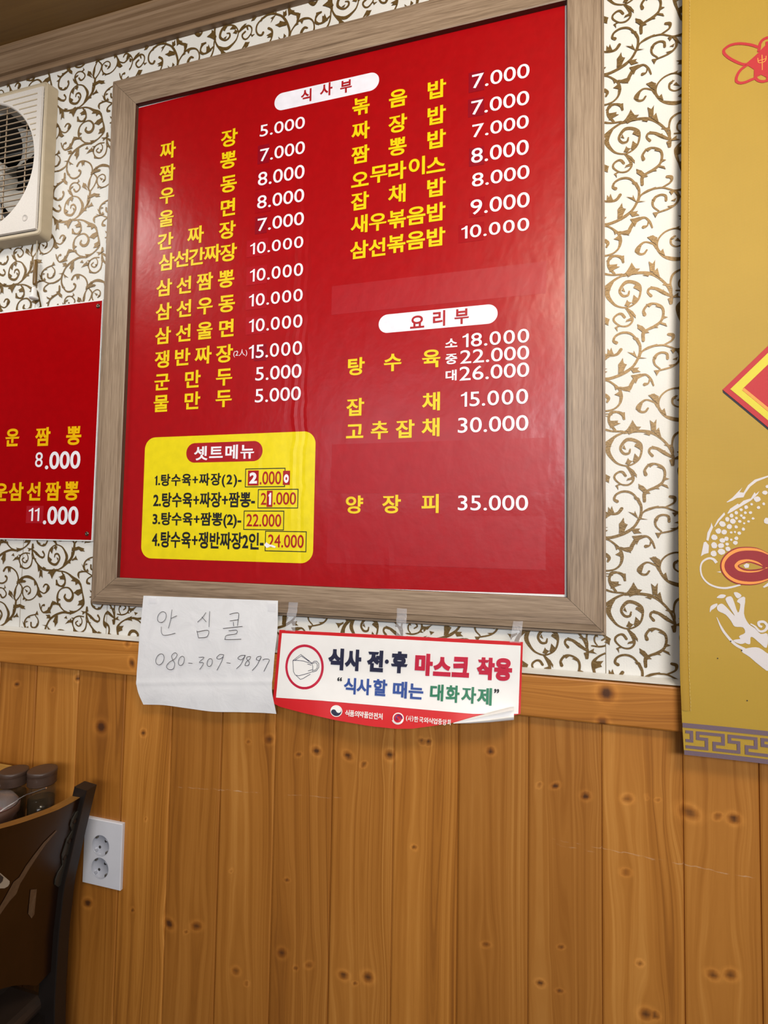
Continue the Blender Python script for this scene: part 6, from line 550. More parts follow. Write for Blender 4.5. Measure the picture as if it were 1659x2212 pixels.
pan.box(IX0-.004,IX1+.004,-.004,YB0,IZ0-.004,IZ1+.006,7) if False else pan.box(IX0-.004,IX1+.004,YB0,-.003,IZ0-.004,IZ1+.010,7)
# red vinyl face, cut a little short of the board along the top left and the lower right
pan.poly(on_y([(IX0-.003,1.2160),(-.3,1.2190),(.0628,1.2232),(.0632,2.1985),(-.05,2.1965),(-.25,2.1950),(-.5,2.1920),(IX0-.003,2.1885)],YV),0)
for x0,z0,x1,z1 in (PILL1,PILL2):
    # plates follow the slightly rising line of the sheet
    pan.poly(on_y(rrect(x0,z0,x1,z1,(z1-z0)/2-1e-4,12),YP),3)
pan.poly(on_y(rrect(*YB,.0235,12),YP),6)
pan.poly(on_y(rrect(*RPILL,(RPILL[3]-RPILL[1])*.49,12),YP-.0001),4)
SLOT={'Y':1,'W':2,'RT':4,'K':5}
for (w,h),c,cells_ in HG:
    for ch,x,z in cells_:
        put_cell(pan,ch,x,z,w,h,YT-(.0001 if c!='Y' else 0),SLOT[c],.026 if c=='Y' else .026)
def outline(mb,b,t,y,mi):
    x0,z0,x1,z1=b
    for q in ((x0,z0,x1,z0+t),(x0,z1-t,x1,z1),(x0,z0+t,x0+t,z1-t),(x1-t,z0+t,x1,z1-t)):
        mb.poly(on_y([(q[0],q[1]),(q[2],q[1]),(q[2],q[3]),(q[0],q[3])],y),mi)
for b in BOX: outline(pan,b,.0016,YT,5)
pan.poly(on_y(TEAR[::-1],YT-.0002),2)
patches=[]; pi=0
for t,x0,z0,x1,z1,c,bold,nch in TX:
    if nch:
        b=PT[pi]; pi+=1
        pm=MB(); pm.box(b[0],b[2],YT+.00008,YV,b[1],b[3],0)
        put_text(pan,t,x0,z0,x1,z1,YT,SLOT[c],bold,(nch,pm,1,YU)); patches.append((pm,b[4]))
    else: put_text(pan,t,x0,z0,x1,z1,YT if c!='W' or t not in('15.000','18.000') else YU-.0003,SLOT[c],bold)
for b in PT2:
    pm=MB(); pm.box(b[0],b[2],YT+.00008,YV,b[1],b[3],0); patches.append((pm,b[4]))
pan.build('printed_panel',[M_red,M_yel,M_wht,M_pill,M_rtx,M_blk,M_box,M_white],board)
for pm,s in patches: pm.build('price_patch',[PMAT[s],M_wht],board)
for b in SETP:
    pm=MB(); x0,z0,x1,z1,t=b; pm.box(x0,x1,YT-.0002,YT,z0,z1,0); w=x1-x0;h=z1-z0
    put_text(pm,t,x0+w*(.14 if t!='1' else .3),z0+h*.13,x1-w*(.14 if t!='1' else .22),z1-h*(.13 if t!='o' else .25),YT-.0004,1,.05)
    pm.build('price_patch',[M_rtx,M_wht],board)
for b in ST:
    pm=MB(); pm.box(b[0],b[2],YV-.00012-.00003*ST.index(b),YV,b[1],b[3],0); pm.build('cover_strip',M_strip,board)
# ------------------------------------------------------------------ second menu sign at the left
sign=tag(empty('menu_sign',(-1.2,0,1.29)),'plain red menu sign with white edge screwed to the wall under the fan','menu sign')
SY=-.0050
mb=MB(); sx0,sx1,sz0,sz1=-1.62,-.8515,1.2895,1.7950
mb.box(sx0,sx1,SY,-.0003,sz0,sz1,3)
mb.poly(on_y([(sx0,sz0+.0026),(sx1-.0028,sz0+.0026),(sx1-.0012,sz1-.0026),(sx0,sz1-.0026)],SY-.0003),0)
for ch,x,z in SH: put_cell(mb,ch,x,z,SHS[0]*.98,SHS[1],SY-.0008,1,.032)
for t,x0,z0,x1,z1 in ST2:
    if t!='11': put_text(mb,t,x0,z0,x1,z1,SY-.0008,2,.022 if t!='8' else .004)
mb.build('printed_panel',[vinyl('red_vinyl_sign',(.33,.0008,.0024),.26,.06,.1),vinyl('orange_yellow_print',(.80,.45,.003),.28,.1,.1),vinyl('white_print_sign',(.80,.77,.80),.28,.1,.1),M_white],sign)
pm=MB(); x0,z0,x1,z1=SPT; pm.box(x0,x1,SY-.0007,SY-.0003,z0,z1,0); t,a,b_,c,d=ST2[2]; put_text(pm,t,a,b_,c,d,SY-.0010,1,.004); pm.build('price_patch',[M_pl,M_wht],sign)
for x,z in SCR:
    sm=MB(); sm.lathe((x,SY,z),[(.0048,0),(.0046,.0012),(.0032,.0024),(.0014,.0022),(.0012,.0012),(0,.0012)],20,0,'y'); sm.build('screw',M_metal,sign)
# ------------------------------------------------------------------ handwritten memo
memo=tag(empty('memo_paper',(-.62,-.0245,1.18)),'white handwritten paper note taped under the left end of the menu frame','paper note')
M_memo,nt,bs=newmat('memo_paper_white'); n=noise(nt,pos(nt),26,4,.55,.5)
L(nt,ramp(nt,n,[(.3,(.71,.71,.72)),(.7,(.77,.77,.78))]),bs.inputs['Base Color']); bs.inputs['Roughness'].default_value=.65; bump(nt,bs,n,.5,.003)
lf=catmull(ME_L,8); rt=catmull(ME_R,8); rows=[]
for k,(a,b) in enumerate(zip(lf,rt)):
    v=k/(len(lf)-1); row=[]
    for j in range(25):
        u=j/24; q=a+(b-a)*u
        fold=-.0012*math.exp(-((v-.665)/.03)**2)
        q=q+np.array((0,-.0014*math.sin(u*7+v*3)*v-.004*math.sin(math.pi*u)*max(0,v-.7)/.3+fold+.0006*math.sin(u*23+v*17)*v, 0))
        if v>.93: q[2]+=.0016*math.sin(u*9)*(v-.93)/.07
        row.append(tuple(q))
    rows.append(row)
mb=MB(); mb.grid(rows,0,True)
back=[[(p_[0],p_[1]+.00035,p_[2]) for p_ in r] for r in rows]; mb.grid(back,0,True,True)
for s in HAND:
    P=[(q[0],q[2]) for q in s]; V,F=ribbon2(P,.00095,5)
    yy=min(q[1] for q in s); c=catmull(s,5) if len(s)>2 else np.array(s); m=len(c)
    Y=np.concatenate([c[:,1],c[:,1]])-.0042
    mb.add(np.stack([V[:,0],Y,V[:,1]],1),F,1)
sheet=mb.build('sheet',[M_memo,simple('ballpoint_ink',(.025,.025,.04),.5)],memo)
M_tape,nt,bs=newmat('clear_tape'); n=noise(nt,pos(nt),160,3)
bs.inputs['Base Color'].default_value=(.9,.9,.95,1); bs.inputs['Roughness'].default_value=.16; bs.inputs['Alpha'].default_value=.26; bs.inputs['Specular IOR Level'].default_value=.9; bump(nt,bs,n,.9,.002)
for q in MTAPE:
    tm=MB(); tm.poly([(a,b-.0024,c) for a,b,c in q][::-1],0); tm.build('tape_strip',M_tape,memo)
# ------------------------------------------------------------------ mask notice
post=tag(empty('mask_notice',(-.32,-.026,1.14)),'white and red mask notice with a ringed mask drawing hanging below the menu frame','notice poster')
M_pw=simple('poster_white',(.87,.85,.82),.42,var=.02); M_pr=simple('poster_red',(.62,.012,.016),.42,var=.03); M_pn=simple('poster_navy',(.016,.017,.050),.45); M_pb=simple('poster_blue',(.018,.065,.30),.45); M_pg=simple('poster_green',(.010,.19,.085),.45); M_pk=simple('poster_black',(.01,.01,.012),.45); M_crim=simple('poster_crimson',(.55,.012,.045),.45); M_pv=simple('poster_violet',(.16,.03,.16),.45)
PM=[M_pr,M_pw,M_pn,M_crim,M_pb,M_pg,M_pk,M_pv]
sl={'N':2,'R':3,'B':4,'G':5,'W':1,'K':6}
mb=MB(); mb.grid([[c for c in col] for col in PO],0,True)
mb.grid([[(a,b+.0004,c) for a,b,c in col] for col in PO],1,True,True)
mb.grid(PW,1,True)
def rib3(pts,w,mi,closed=False,off=0):
    s=np.array(pts,float); P=[(q[0],q[2]) for q in pts]
    V,F=ribbon2(P,w,1,False) ; Y=np.concatenate([s[:,1],s[:,1]])-off
    mb.add(np.stack([V[:,0],Y,V[:,1]],1),F,mi)
def dense(pts,n=5): return [tuple(q) for q in catmull(pts,n)] if len(pts)>3 else pts
rib3(RING,.0043,3)
for s in MASK: rib3(s,.0009,2)
for ch,c,bold,cc,r,u in PG: put_basis(mb,ch,cc,r,u,sl[c],bold)
def disc(c,r,u,mi,k=1.0,off=0,a0=0,a1=360,n=28,cx=0,cy=0):
    c,r,u=map(np.array,(c,r,u)); pts=[]
    for i in range(n+1 if a1-a0<360 else n):
        a=math.radians(a0+(a1-a0)*i/n); q=c+r*(cx+k*math.cos(a))+u*(cy+k*math.sin(a)); pts.append((q[0],q[1]-off,q[2]))
    mb.poly(pts,mi)
c,r,u=TG
disc(c,r,u,1); disc(c,r,u,2,.86,.0003); 
disc(c,r,u,1,.86,.0006,20,200); disc(c,r,u,1,.42,.0009,cx=.40,cy=.15); disc(c,r,u,2,.43,.0009,cx=-.40,cy=-.15)
c,r,u=SW
disc(c,r,u,1,.95,.0002); disc(c,r,u,0,.78,.0005)
for k,(ra,rb,a0,mi) in enumerate(((.98,.8,200,1),(.62,.15,0,7),(.62,.2,180,3))):
    pts=[]
    for i in range(22):
        t=i/21; rr=ra+(rb-ra)*t; a=math.radians(a0+(300 if k else 150)*t); q=np.array(c)+np.array(r)*rr*math.cos(a)+np.array(u)*rr*math.sin(a); pts.append((q[0],q[1]-.0008,q[2]))
    rib3(pts,.0030,mi)
mb.build('sheet',PM,post)
# lower right corner curled up, showing the white back
cm=MB(); rp=[np.array(p_) for p_ in ROLL]; rows=[]
dense_p=catmull(rp,6); rr=np.interp(np.linspace(0,1,len(dense_p)),[0,.33,.66,1],[.0006,.0042,.0072,.0098])
for p_,r_ in zip(dense_p,rr):
    rows.append([(p_[0]+.0*k,p_[1]-.001-r_*.8+r_*math.cos(a)*.9,p_[2]+r_*math.sin(a)) for k,a in enumerate(np.linspace(-.9*math.pi,.75*math.pi,14))])
cm.grid(rows,0,True); cm.build('curled_corner',M_pw,post)
for rws in TAPES:
    tm=MB(); tm.grid([[ (a,b+(.0025 if i<4 else 0)-.0008*math.sin(i*2.1+j*2),c) for j,(a,b,c) in enumerate(r_)] for i,r_ in enumerate(rws)],0,True); tm.build('tape_strip',M_tape,post)
# ------------------------------------------------------------------ yellow cloth banner
ban=tag(empty('cloth_banner',(.365,-.02,1.5)),'long yellow cloth banner with red knot and white dragon hanging at the right','banner')
def cloth(name,col,amp=.06):
    m,nt,bs=newmat(name); p=pos(nt)
    w1=N(nt,'ShaderNodeTexWave',bands_direction='X'); L(nt,p,w1.inputs['Vector']); w1.inputs['Scale'].default_value=190; w1.inputs['Distortion'].default_value=.6
    w2=N(nt,'ShaderNodeTexWave',bands_direction='Z'); L(nt,p,w2.inputs['Vector']); w2.inputs['Scale'].default_value=190; w2.inputs['Distortion'].default_value=.6
    t=math_(nt,'ADD',math_(nt,'MULTIPLY',w1.outputs['Fac'],.5),math_(nt,'MULTIPLY',w2.outputs['Fac'],.5))
    n=noise(nt,p,9,3); tt=math_(nt,'ADD',math_(nt,'MULTIPLY',t,.6),math_(nt,'MULTIPLY',n,.4))
    L(nt,ramp(nt,tt,[(.25,tuple(x*(1-amp*2.2) for x in col)),(.6,tuple(min(1,x*(1+amp)) for x in col))]),bs.inputs['Base Color']); bs.inputs['Roughness'].default_value=.62; bs.inputs['Sheen Weight'].default_value=.04
    bump(nt,bs,t,.22,.0006); return m
M_by=cloth('banner_yellow',(.43,.265,.020)); M_bhem=cloth('banner_hem_yellow',(.41,.235,.016)); M_br=cloth('banner_red',(.47,.010,.016)); M_bdr=cloth('banner_dark_red',(.28,.006,.010)); M_bo=cloth('banner_orange',(.85,.30,.05)); M_bw=cloth('banner_white',(.66,.61,.60),.04); M_bp=cloth('banner_purple',(.155,.100,.125)); M_bb=simple('banner_black',(.012,.010,.022),.7); M_byy=cloth('banner_lemon',(.66,.56,.03)); M_bst=simple('banner_stitch',(.56,.38,.10),.7)
XC=.366; ZTOP=2.30; ZBOT=1.0075
def bdep(z): return float(np.interp(z,[1.0,1.05,1.15,1.4,2.3],[.037,.036,.034,.022,.016]))
lz=[q[1] for q in BL][::-1]; lx=[q[0] for q in BL][::-1]
def xleft(z): return float(np.interp(z,lz,lx))
def wav(x,z): return .0008*math.sin((x-.2)*34+z*2.0)+.0008*math.sin(z*11+x*9)
zs=sorted(set(list(np.linspace(ZBOT,ZTOP,64))+[1.05,1.15,1.4]))
def row(z,x0f,x1f,off,n): 
    a=xleft(z); b=2*XC-a
    return [(a+(b-a)*(x0f+(x1f-x0f)*k/n),-bdep(z)-wav(a+(b-a)*(x0f+(x1f-x0f)*k/n),z)-off,z) for k in range(n+1)]
mb=MB(); mb.grid([row(z,0,1,0,30) for z in zs],0,True); mb.grid([[(a,b+.0006,c) for a,b,c in row(z,0,1,0,30)] for z in zs],0,True,True)
def bpt(x,z,off): return (x,-bdep(z)-wav(x,z)-off,z)
def bpoly(pts,mi,off,mirror=True):
    pts=[(q[0],q[1]) for q in pts]
    # subdivide long edges so the print follows the cloth
    for sgn in ((1,-1) if mirror else (1,)):
        P=[(x if sgn==1 else 2*XC-x,z) for x,z in pts]
        cx=sum(q[0] for q in P)/len(P); cz=sum(q[1] for q in P)/len(P)
        mb.poly([bpt(x,z,off) for x,z in P],mi)
def brib(pts,w,mi,off,n=6,mirror=True,smooth=True):
    V,F=ribbon2([(q[0],q[1]) for q in pts],w,n,smooth)
    for sgn in ((1,-1) if mirror else (1,)):
        mb.add([bpt(x if sgn==1 else 2*XC-x,z,off) for x,z in V],F,mi)
O=.00045
for k in ('loop1','loop2','loop3','loop4'): brib(BN[k],.0040,1,O)
bpoly(BN['body'],1,O)
kx0=max(q[0] for q in BN['body']); kz0=min(q[1] for q in BN['body'] if q[0]>=kx0-8e-3); kz1=max(q[1] for q in BN['body'] if q[0]>=kx0-8e-3)
kx0-=.006
mb.grid([[bpt(kx0+(2*XC-2*kx0)*i/10,z,O*1.1) for i in range(11)] for z in (kz0,kz1)],1,False)
for s in BN['zh']: brib(s,.0011,3,O*1.7,4,False)
# big diamond
dz=BN['dia'][0][1]
for k,(mi,off) in enumerate(((1,O),(8,O*1.6),(1,O*2.2))):
    tx_=BN['dia'][k][0]; hw=XC-tx_; hh=hw*1.04
    rows=[]
    for i in range(21):
        t=-1+i/10; w_=hw*(1-abs(t))
        rows.append([bpt(XC-w_+2*w_*j/12,dz+hh*t,off+.0003) for j in range(13)])
    mb.grid(rows,mi,False)
tx_=BN['dia'][0][0]; hw=XC-tx_; hh=hw*1.04
for sg in (1,):
    n=12
    a=[(tx_+(XC-tx_)*i/n,dz-hh*i/n) for i in range(n+1)]; b=[(x+.0005,z-.0042) for x,z in a]
    mb.grid([[bpt(x,z,O*.6) for x,z in a],[bpt(x,z,O*.6) for x,z in b]],7,False)
# orange line inside the lower left edge of the diamond
tx2=BN['dia'][2][0]; hw2=XC-tx2
brib([(tx2+hw2*i/10,dz-hw2*1.04*i/10-.0008) for i in range(11)],.004,3,O*3,1,True,False)
for s in BN['drag']: bpoly(s,2,O)
for x,z,r_ in BN['scales']:
    k=random.uniform(.8,1.15); a0=random.uniform(0,3)
    bpoly([(x+r_*k*math.cos(a+a0)*random.uniform(.85,1.1),z+r_*math.sin(a+a0)*random.uniform(.85,1.1)) for a in np.linspace(0,2*math.pi,9)[:-1]],2,O)
brib(BN['tail'],[.0042,.0030,.0022,.0022,.0026,.0028,.0022],2,O)
for s in BN['claw']: bpoly([tuple(q) for q in catmull(s,3,True)],2,O)
brib(BN['whisk'],[.0008,.0030,.0034,.0040],2,O); brib(BN['curl'],[.0016,.0030,.0036,.0034,.0030],2,O*1.2)
# red loop knot (figure of eight)
def shrink(pts,d):
    c=np.array([(p_[0],p_[1]) for p_ in pts]); m=np.array((c[:,0].max(),c[:,1].mean()))
    w=c-m; ext=np.array((np.abs(w[:,0]).max(),np.abs(w[:,1]).max())); return [(m[0]+x*(1-d/ext[0]) ,m[1]+z*(1-d/ext[1])) for x,z in w]
io=[tuple(q) for q in catmull([(q[0],q[1]) for q in BN['inf_o']],4)]
ie=[tuple(q) for q in catmull([(q[0],q[1]) for q in BN['inf_e']],4)]
czl=np.mean([q[1] for q in io])
ex_=[(XC,czl+.004),(XC,czl-.004)]
io2=io+[(XC,czl-.010)]+[(XC,czl+.012)]
bpoly(io2,6,O*1.5); bpoly(shrink(io2,.0014),3,O*2.0); bpoly(shrink(io2,.0052),6,O*2.5)
bpoly(ie,3,O*3.0); bpoly([tuple(q) for q in catmull(BN['eye_r'],4,True)],6,O*3.4); bpoly([tuple(q) for q in catmull(BN['eye_y'],4,True)],0,O*3.8); bpoly(BN['eye_w'],2,O*4.2)
# purple bands and key fret along the lower edge
z1a=BN['band1'][0][1]; z1b=BN['band1'][1][1]; z2a=BN['band2'][0][1]
def hband(za,zb_,mi,off):
    a0=max(xleft(za),xleft(zb_)); b0=2*XC-a0; n=24
    mb.grid([[bpt(a0+(b0-a0)*i/n,za,off) for i in range(n+1)],[bpt(a0+(b0-a0)*i/n,zb_,off) for i in range(n+1)]],mi,False)
hband(z1b,z1a,5,O*1.8); hband(ZBOT,z2a,5,O*1.8)
kx=[q[0] for q in BN['key']]; kz=[q[1] for q in BN['key']]
per=kx[4]-kx[0]; top=z1b-.0056; bot=z2a+.0050; hgt=top-bot; m1=bot+hgt*.62; m2=bot+hgt*.42
u1=kx[2]-kx[0]; u2=kx[6]-kx[0]; u3=kx[7]-kx[0]
for k in range(-2,8):
    b0=kx[0]+per*k
    path=[(b0-per+u2,bot),(b0+u1,bot),(b0+u1,m1),(b0,m1),(b0,top),(b0+u3,top),(b0+u3,m2),(b0+u2,m2),(b0+u2,bot)]
    for (xa,za),(xb,zb_) in zip(path[:-1],path[1:]):
        h=.0021; x0,x1=sorted((xa,xb)); zz0,zz1=sorted((za,zb_)); x0-=h;x1+=h;zz0-=h;zz1+=h
        lo=xleft(ZBOT)+.002; hi=2*XC-lo; x0=max(x0,lo); x1=min(x1,hi)
        if x1-x0>.001: mb.poly([bpt(x0,zz0,O*1.8),bpt(x1,zz0,O*1.8),bpt(x1,zz1,O*1.8),bpt(x0,zz1,O*1.8)],5)
# a few specks
for x,z in ((.283,1.17),(.296,1.158),(.266,1.145),(.301,1.09)):
    bpoly([(x+.0009*math.cos(a),z+.0009*math.sin(a)) for a in np.linspace(0,6.28,7)[:-1]],7,O*1.5,False)
mb.build('cloth',[M_by,M_br,M_bw,M_bo,M_bhem,M_bp,M_bdr,M_bb,M_byy],ban)
for side in (0,1):
    hm=MB(); wf=.011/(2*XC-2*.223)
    f0,f1=(0,wf) if side==0 else (1-wf,1)
    hz=[z for z in zs if z>z1a+.001]
    R0=[row(z,f0,f1,0,4) for z in hz]
    for r_ in R0:
        for j in range(5): r_[j]=(r_[j][0],r_[j][1]-(.0002,.0013,.0016,.0013,.0004)[j if side==0 else 4-j],r_[j][2])
    hm.grid(R0,0,True)
    e=4 if side==0 else 0
    for i in range(0,len(hz)-1):
        for k in range(4):
            za=hz[i]+(hz[i+1]-hz[i])*k/4; zb_=za+(hz[i+1]-hz[i])*.17
            q=R0[i][e]; hm.add([(q[0]-.0004,q[1]-.0009,za),(q[0]+.0004,q[1]-.0009,za),(q[0]+.0004,q[1]-.0009,zb_),(q[0]-.0004,q[1]-.0009,zb_)],[(0,1,2,3)],1)
    hm.build('hem',[M_bhem,M_bst],ban)
# hanging rod above the frame of the photo
rm=MB(); rm.tube([(XC-.16,-.016,ZTOP),(XC+.16,-.016,ZTOP)],.008,12); rm.build('hanging_rod',simple('rod_wood',(.10,.05,.02),.5),ban)
# ------------------------------------------------------------------ exhaust fan
fan=tag(empty('exhaust_fan',(-1.176,0,2.118)),'square cream exhaust fan with round wire grille set high in the wall','exhaust fan')
M_fw=simple('fan_plastic',(.60,.555,.50),.5,var=.04,vs=300,bmp=.15); M_fc=simple('fan_cream',(.47,.385,.26),.5,var=.05); M_fd=simple('fan_dark',(.035,.030,.027),.6); M_fb=simple('fan_blade',(.40,.38,.34),.35); M_wire=simple('grille_wire',(.30,.22,.14),.4,.2); M_lv=simple('louver',(.50,.47,.43),.5)
fx0,fx1,fz0,fz1=-1.346,-1.004,1.9465,2.2895; fcx,fcz=-1.176,2.122; FRD=.147
mb=MB()
def sq(x0,z0,x1,z1,r,y): return [(q[0],y,q[1]) for q in rrect(x0,z0,x1,z1,r,6)]
# side walls: from the wall to the front lip, tapering slightly
rings=[sq(fx0-.004,fz0-.004,fx1+.004,fz1+.004,.012,-.0005),sq(fx0,fz0,fx1,fz1,.010,-.0225),sq(fx0+.002,fz0+.002,fx1-.002,fz1-.002,.009,-.0242),sq(fx0+.004,fz0+.004,fx1-.004,fz1-.004,.009,-.0225),sq(fx0+.009,fz0+.009,fx1-.009,fz1-.009,.008,-.0225)]
mb.grid([r_+[r_[0]] for r_ in rings],0,False); mb.build('housing',M_fc,fan)
mb=MB(); nn=96
def sqp(a,half,cx,cz):
    c,s=math.cos(a),math.sin(a); k=half/max(abs(c),abs(s)); return (cx+c*k,cz+s*k)
ph=(fx1-.010-fx0-.010)/2; pcx=(fx0+fx1)/2; pcz=(fz0+fz1)/2
ang=sorted(set([2*math.pi*k/nn for k in range(nn)]+[math.pi/4+k*math.pi/2 for k in range(4)]))
def ringo(k): 
    out=[]
    for a in ang: out.append(k(a))
    return out+[out[0]]
Rr=[ringo(lambda a:(*[sqp(a,ph,pcx,pcz)[0]],-.0228,sqp(a,ph,pcx,pcz)[1])),ringo(lambda a:(sqp(a,ph-.002,pcx,pcz)[0],-.0262,sqp(a,ph-.002,pcx,pcz)[1])),
    ringo(lambda a:(fcx+FRD*math.cos(a),-.0262,fcz+FRD*math.sin(a))),ringo(lambda a:(fcx+(FRD-.002)*math.cos(a),-.024,fcz+(FRD-.002)*math.sin(a))),ringo(lambda a:(fcx+(FRD-.002)*math.cos(a),.03,fcz+(FRD-.002)*math.sin(a)))]
mb.grid(Rr,0,False)
# moulded ribs in the upper corners
for k in range(8):
    z=fz1-.026-.0135*k
    for sgn in (1,-1):
        xo=pcx+sgn*(ph-.014); dzc=z-fcz; xi=fcx+sgn*(math.sqrt(max(0,(FRD+.004)**2-dzc*dzc)) if abs(dzc)<FRD+.004 else .0)
        a,b=sorted((xo,xi))
        if b-a>.004: mb.box(a,b,-.0270,-.0262,z-.0012,z+.0012,1)
mb.lathe((fx1-.042,-.0262,fz0+.040),[(.0075,0),(.0075,.0006),(.0062,.0008),(.006,.0003),(0,.0003)],20,0,'y')
mb.build('front_panel',[M_fw,M_fc],fan)
mb=MB()
for k in range(-11,12):
    z=fcz+k*.0127; h=math.sqrt(max(0,FRD**2-(z-fcz)**2))
    if h>.01: mb.tube([(fcx-h,-.0235,z),(fcx+h,-.0235,z)],.00135,6)
for x in (-.118,-.059,0.0,.059,.118):
    h=math.sqrt(FRD**2-x*x); mb.tube([(fcx+x,-.0215,fcz-h),(fcx+x,-.0215,fcz+h)],.00135,6)
mb.build('grille',M_wire,fan)
for k in range(5):
    bm_=MB(); rows=[]
    for i in range(9):
        r_=.022+i*.0135; a0=2*math.pi*k/5+.3+.5*(i/8)**1.3; wdt=.35+.38*(i/8)
        rows.append([(fcx+r_*math.cos(a0+wdt*(j/6-.5)*1.5),.012+.030*(j/6-.5),fcz+r_*math.sin(a0+wdt*(j/6-.5)*1.5)) for j in range(7)])
    bm_.grid(rows,0,True); bm_.build('fan_blade',M_fb,fan)
mb=MB(); mb.lathe((fcx,.03,fcz),[(.034,0),(.034,.030),(.028,.038),(0,.040)],28,0,'y'); mb.build('hub',M_fb,fan)
mb=MB(); x0,x1,z0,z1=HX0,HX1,HZ0,HZ1
mb.add([(x0,0.001,z0),(x1,0.001,z0),(x1,0.001,z1),(x0,0.001,z1),(x0,.13,z0),(x1,.13,z0),(x1,.13,z1),(x0,.13,z1)],[(0,1,5,4),(1,2,6,5),(2,3,7,6),(3,0,4,7),(4,5,6,7)],0)
mb.build('duct',M_fd,fan)
mb=MB()
for k in range(7):
    z=z0+.018+k*.039; mb.add([(x0+.004,.075,z),(x1-.004,.075,z),(x1-.004,.105,z+.034),(x0+.004,.105,z+.034)],[(0,1,2,3)],0)
mb.build('louver_slats',M_lv,fan)
pc=MB(); c0=CORD
pc.tube([(c0[0][0],-.008,c0[0][1]+.012),(c0[1][0],-.008,c0[1][1])],.0009,6,0)
M_cord=simple('cord',(.45,.38,.26),.7); pc.build('pull_cord',M_cord,fan)
pc=MB(); pc.tube([(c0[3][0],-.008,c0[3][1]+.004),(c0[4][0],-.008,c0[4][1]-.004)],.0009,6,0); pc.build('pull_cord',M_cord,fan)
pb=MB(); x_,z_=c0[2]; zb_=c0[3][1]
pb.lathe((x_-.0005,-.008,zb_),[(0,0),(.0032,0),(.0042,.004),(.0042,z_-zb_-.004),(.003,z_-zb_),(0,z_-zb_)],14); pb.build('cord_toggle',simple('toggle_brown',(.16,.085,.018),.35),fan)
pb=MB(); x_,z_=c0[5]; pb.lathe((x_,-.008,z_),[(0,0),(.0085,.0),(.0092,.004),(.0062,.006),(.0048,.022),(.003,.026),(0,.026)],18); pb.build('cord_bell',M_white,fan)
# ------------------------------------------------------------------ wall outlet
out_=tag(empty('power_outlet',(-.79,-.0045,.678)),'white double wall outlet on the pine boards beside the chair','outlet')
M_op=simple('outlet_white',(.66,.66,.70),.35,var=.02); M_os=simple('outlet_socket',(.42,.43,.48),.22,var=.03); M_om=simple('outlet_contact',(.30,.27,.22),.3,.8)
ox0,ox1,oz0,oz1=-.8342,-.7475,.6215,.7440; so=((-.7945,.6972),(-.7940,.6545))
OF=-.0115; RS=.0200
mb=MB()
cxm=(so[0][0]+so[1][0])/2; zmid=(so[0][1]+so[1][1])/2
for (cx_,cz_),(za,zb_) in zip(so,((zmid,oz1),(oz0,zmid))):
    nn_=64; ang_=sorted(set([2*math.pi*k/nn_ for k in range(nn_)]+[math.atan2(z-cz_,x-cx_)%(2*math.pi) for x in (ox0,ox1) for z in (za,zb_)]))
    def edge(a):
        c,s=math.cos(a),math.sin(a); k=1e9
        if c>1e-9: k=min(k,(ox1-cx_)/c)
        if c<-1e-9: k=min(k,(ox0-cx_)/c)
        if s>1e-9: k=min(k,(zb_-cz_)/s)
        if s<-1e-9: k=min(k,(za-cz_)/s)
        return (cx_+c*k,OF,cz_+s*k)
    ang_.append(ang_[0]+2*math.pi)
    mb.grid([[edge(a) for a in ang_],[(cx_+RS*math.cos(a),OF,cz_+RS*math.sin(a)) for a in ang_]],0,False)
per=[(ox0,oz0),(ox1,oz0),(ox1,oz1),(ox0,oz1),(ox0,oz0)]
mb.grid([[(x,OF,z) for x,z in per],[(x+(.0015 if x==ox1 else -.0015),OF+.0016,z+(.0015 if z==oz1 else -.0015)) for x,z in per],[(x+(.0015 if x==ox1 else -.0015),-.0046,z+(.0015 if z==oz1 else -.0015)) for x,z in per]],0,False)
mb.build('cover_plate',M_op,out_)
for cx_,cz_ in so:
    s_=MB(); s_.lathe((cx_,OF,cz_),[(.0202,0.0002),(.0196,.0004),(.0192,-.0006),(.0186,-.0058),(0,-.0060)],48,0,'y')
    # side lugs that key the plug
    for k in (45,225):
        a=math.radians(k); s_.tube([(cx_+.0185*math.cos(a),OF+.001,cz_+.0185*math.sin(a)),(cx_+.0185*math.cos(a),OF+.0058,cz_+.0185*math.sin(a))],.0032,8)
    sk=s_.build('socket',M_os,out_)
    for sx in (-1,1):
        h_=MB(); h_.lathe((cx_+sx*.0067,OF+.0056,cz_+sx*.0067),[(.0027,0),(.0027,.0003),(0,.0003)],16,0,'y'); h_.build('pin_hole',M_fd,sk)
        g_=MB(); g_.box(cx_-sx*.0138-.0034,cx_-sx*.0138+.0034,OF+.001,OF+.0058,cz_+sx*.0138-.0026,cz_+sx*.0138+.0026); g_.build('earth_contact',M_om,sk)
# ------------------------------------------------------------------ table with condiments
M_tab=wood('table_wood','x',(.19,.085,.02),(.26,.12,.03),(.33,.16,.045),.35,.6,26,.1,90)
tab=tag(empty('dining_table',(-1.45,-.40,0)),'brown wooden dining table along the wall carrying the condiment jars','table')
mb=MB(); mb.box(-2.05,-.846,-.78,-.025,.722,.75); mb.build('tabletop',M_tab,tab,bevel=.003)
M_leg=simple('table_leg_dark',(.03,.02,.014),.5)
for x in (-1.98,-.95):
    for y in (-.72,-.09):
        mb=MB(); mb.box(x-.025,x+.025,y-.025,y+.025,0,.722); mb.build('leg',M_leg,tab,bevel=.003)
M_lid=simple('jar_lid_brown',(.062,.036,.025),.38,var=.06); M_glass,nt,bs=newmat('jar_glass'); bs.inputs['Base Color'].default_value=(.10,.07,.04,1); bs.inputs['Alpha'].default_value=.22; bs.inputs['Roughness'].default_value=.08
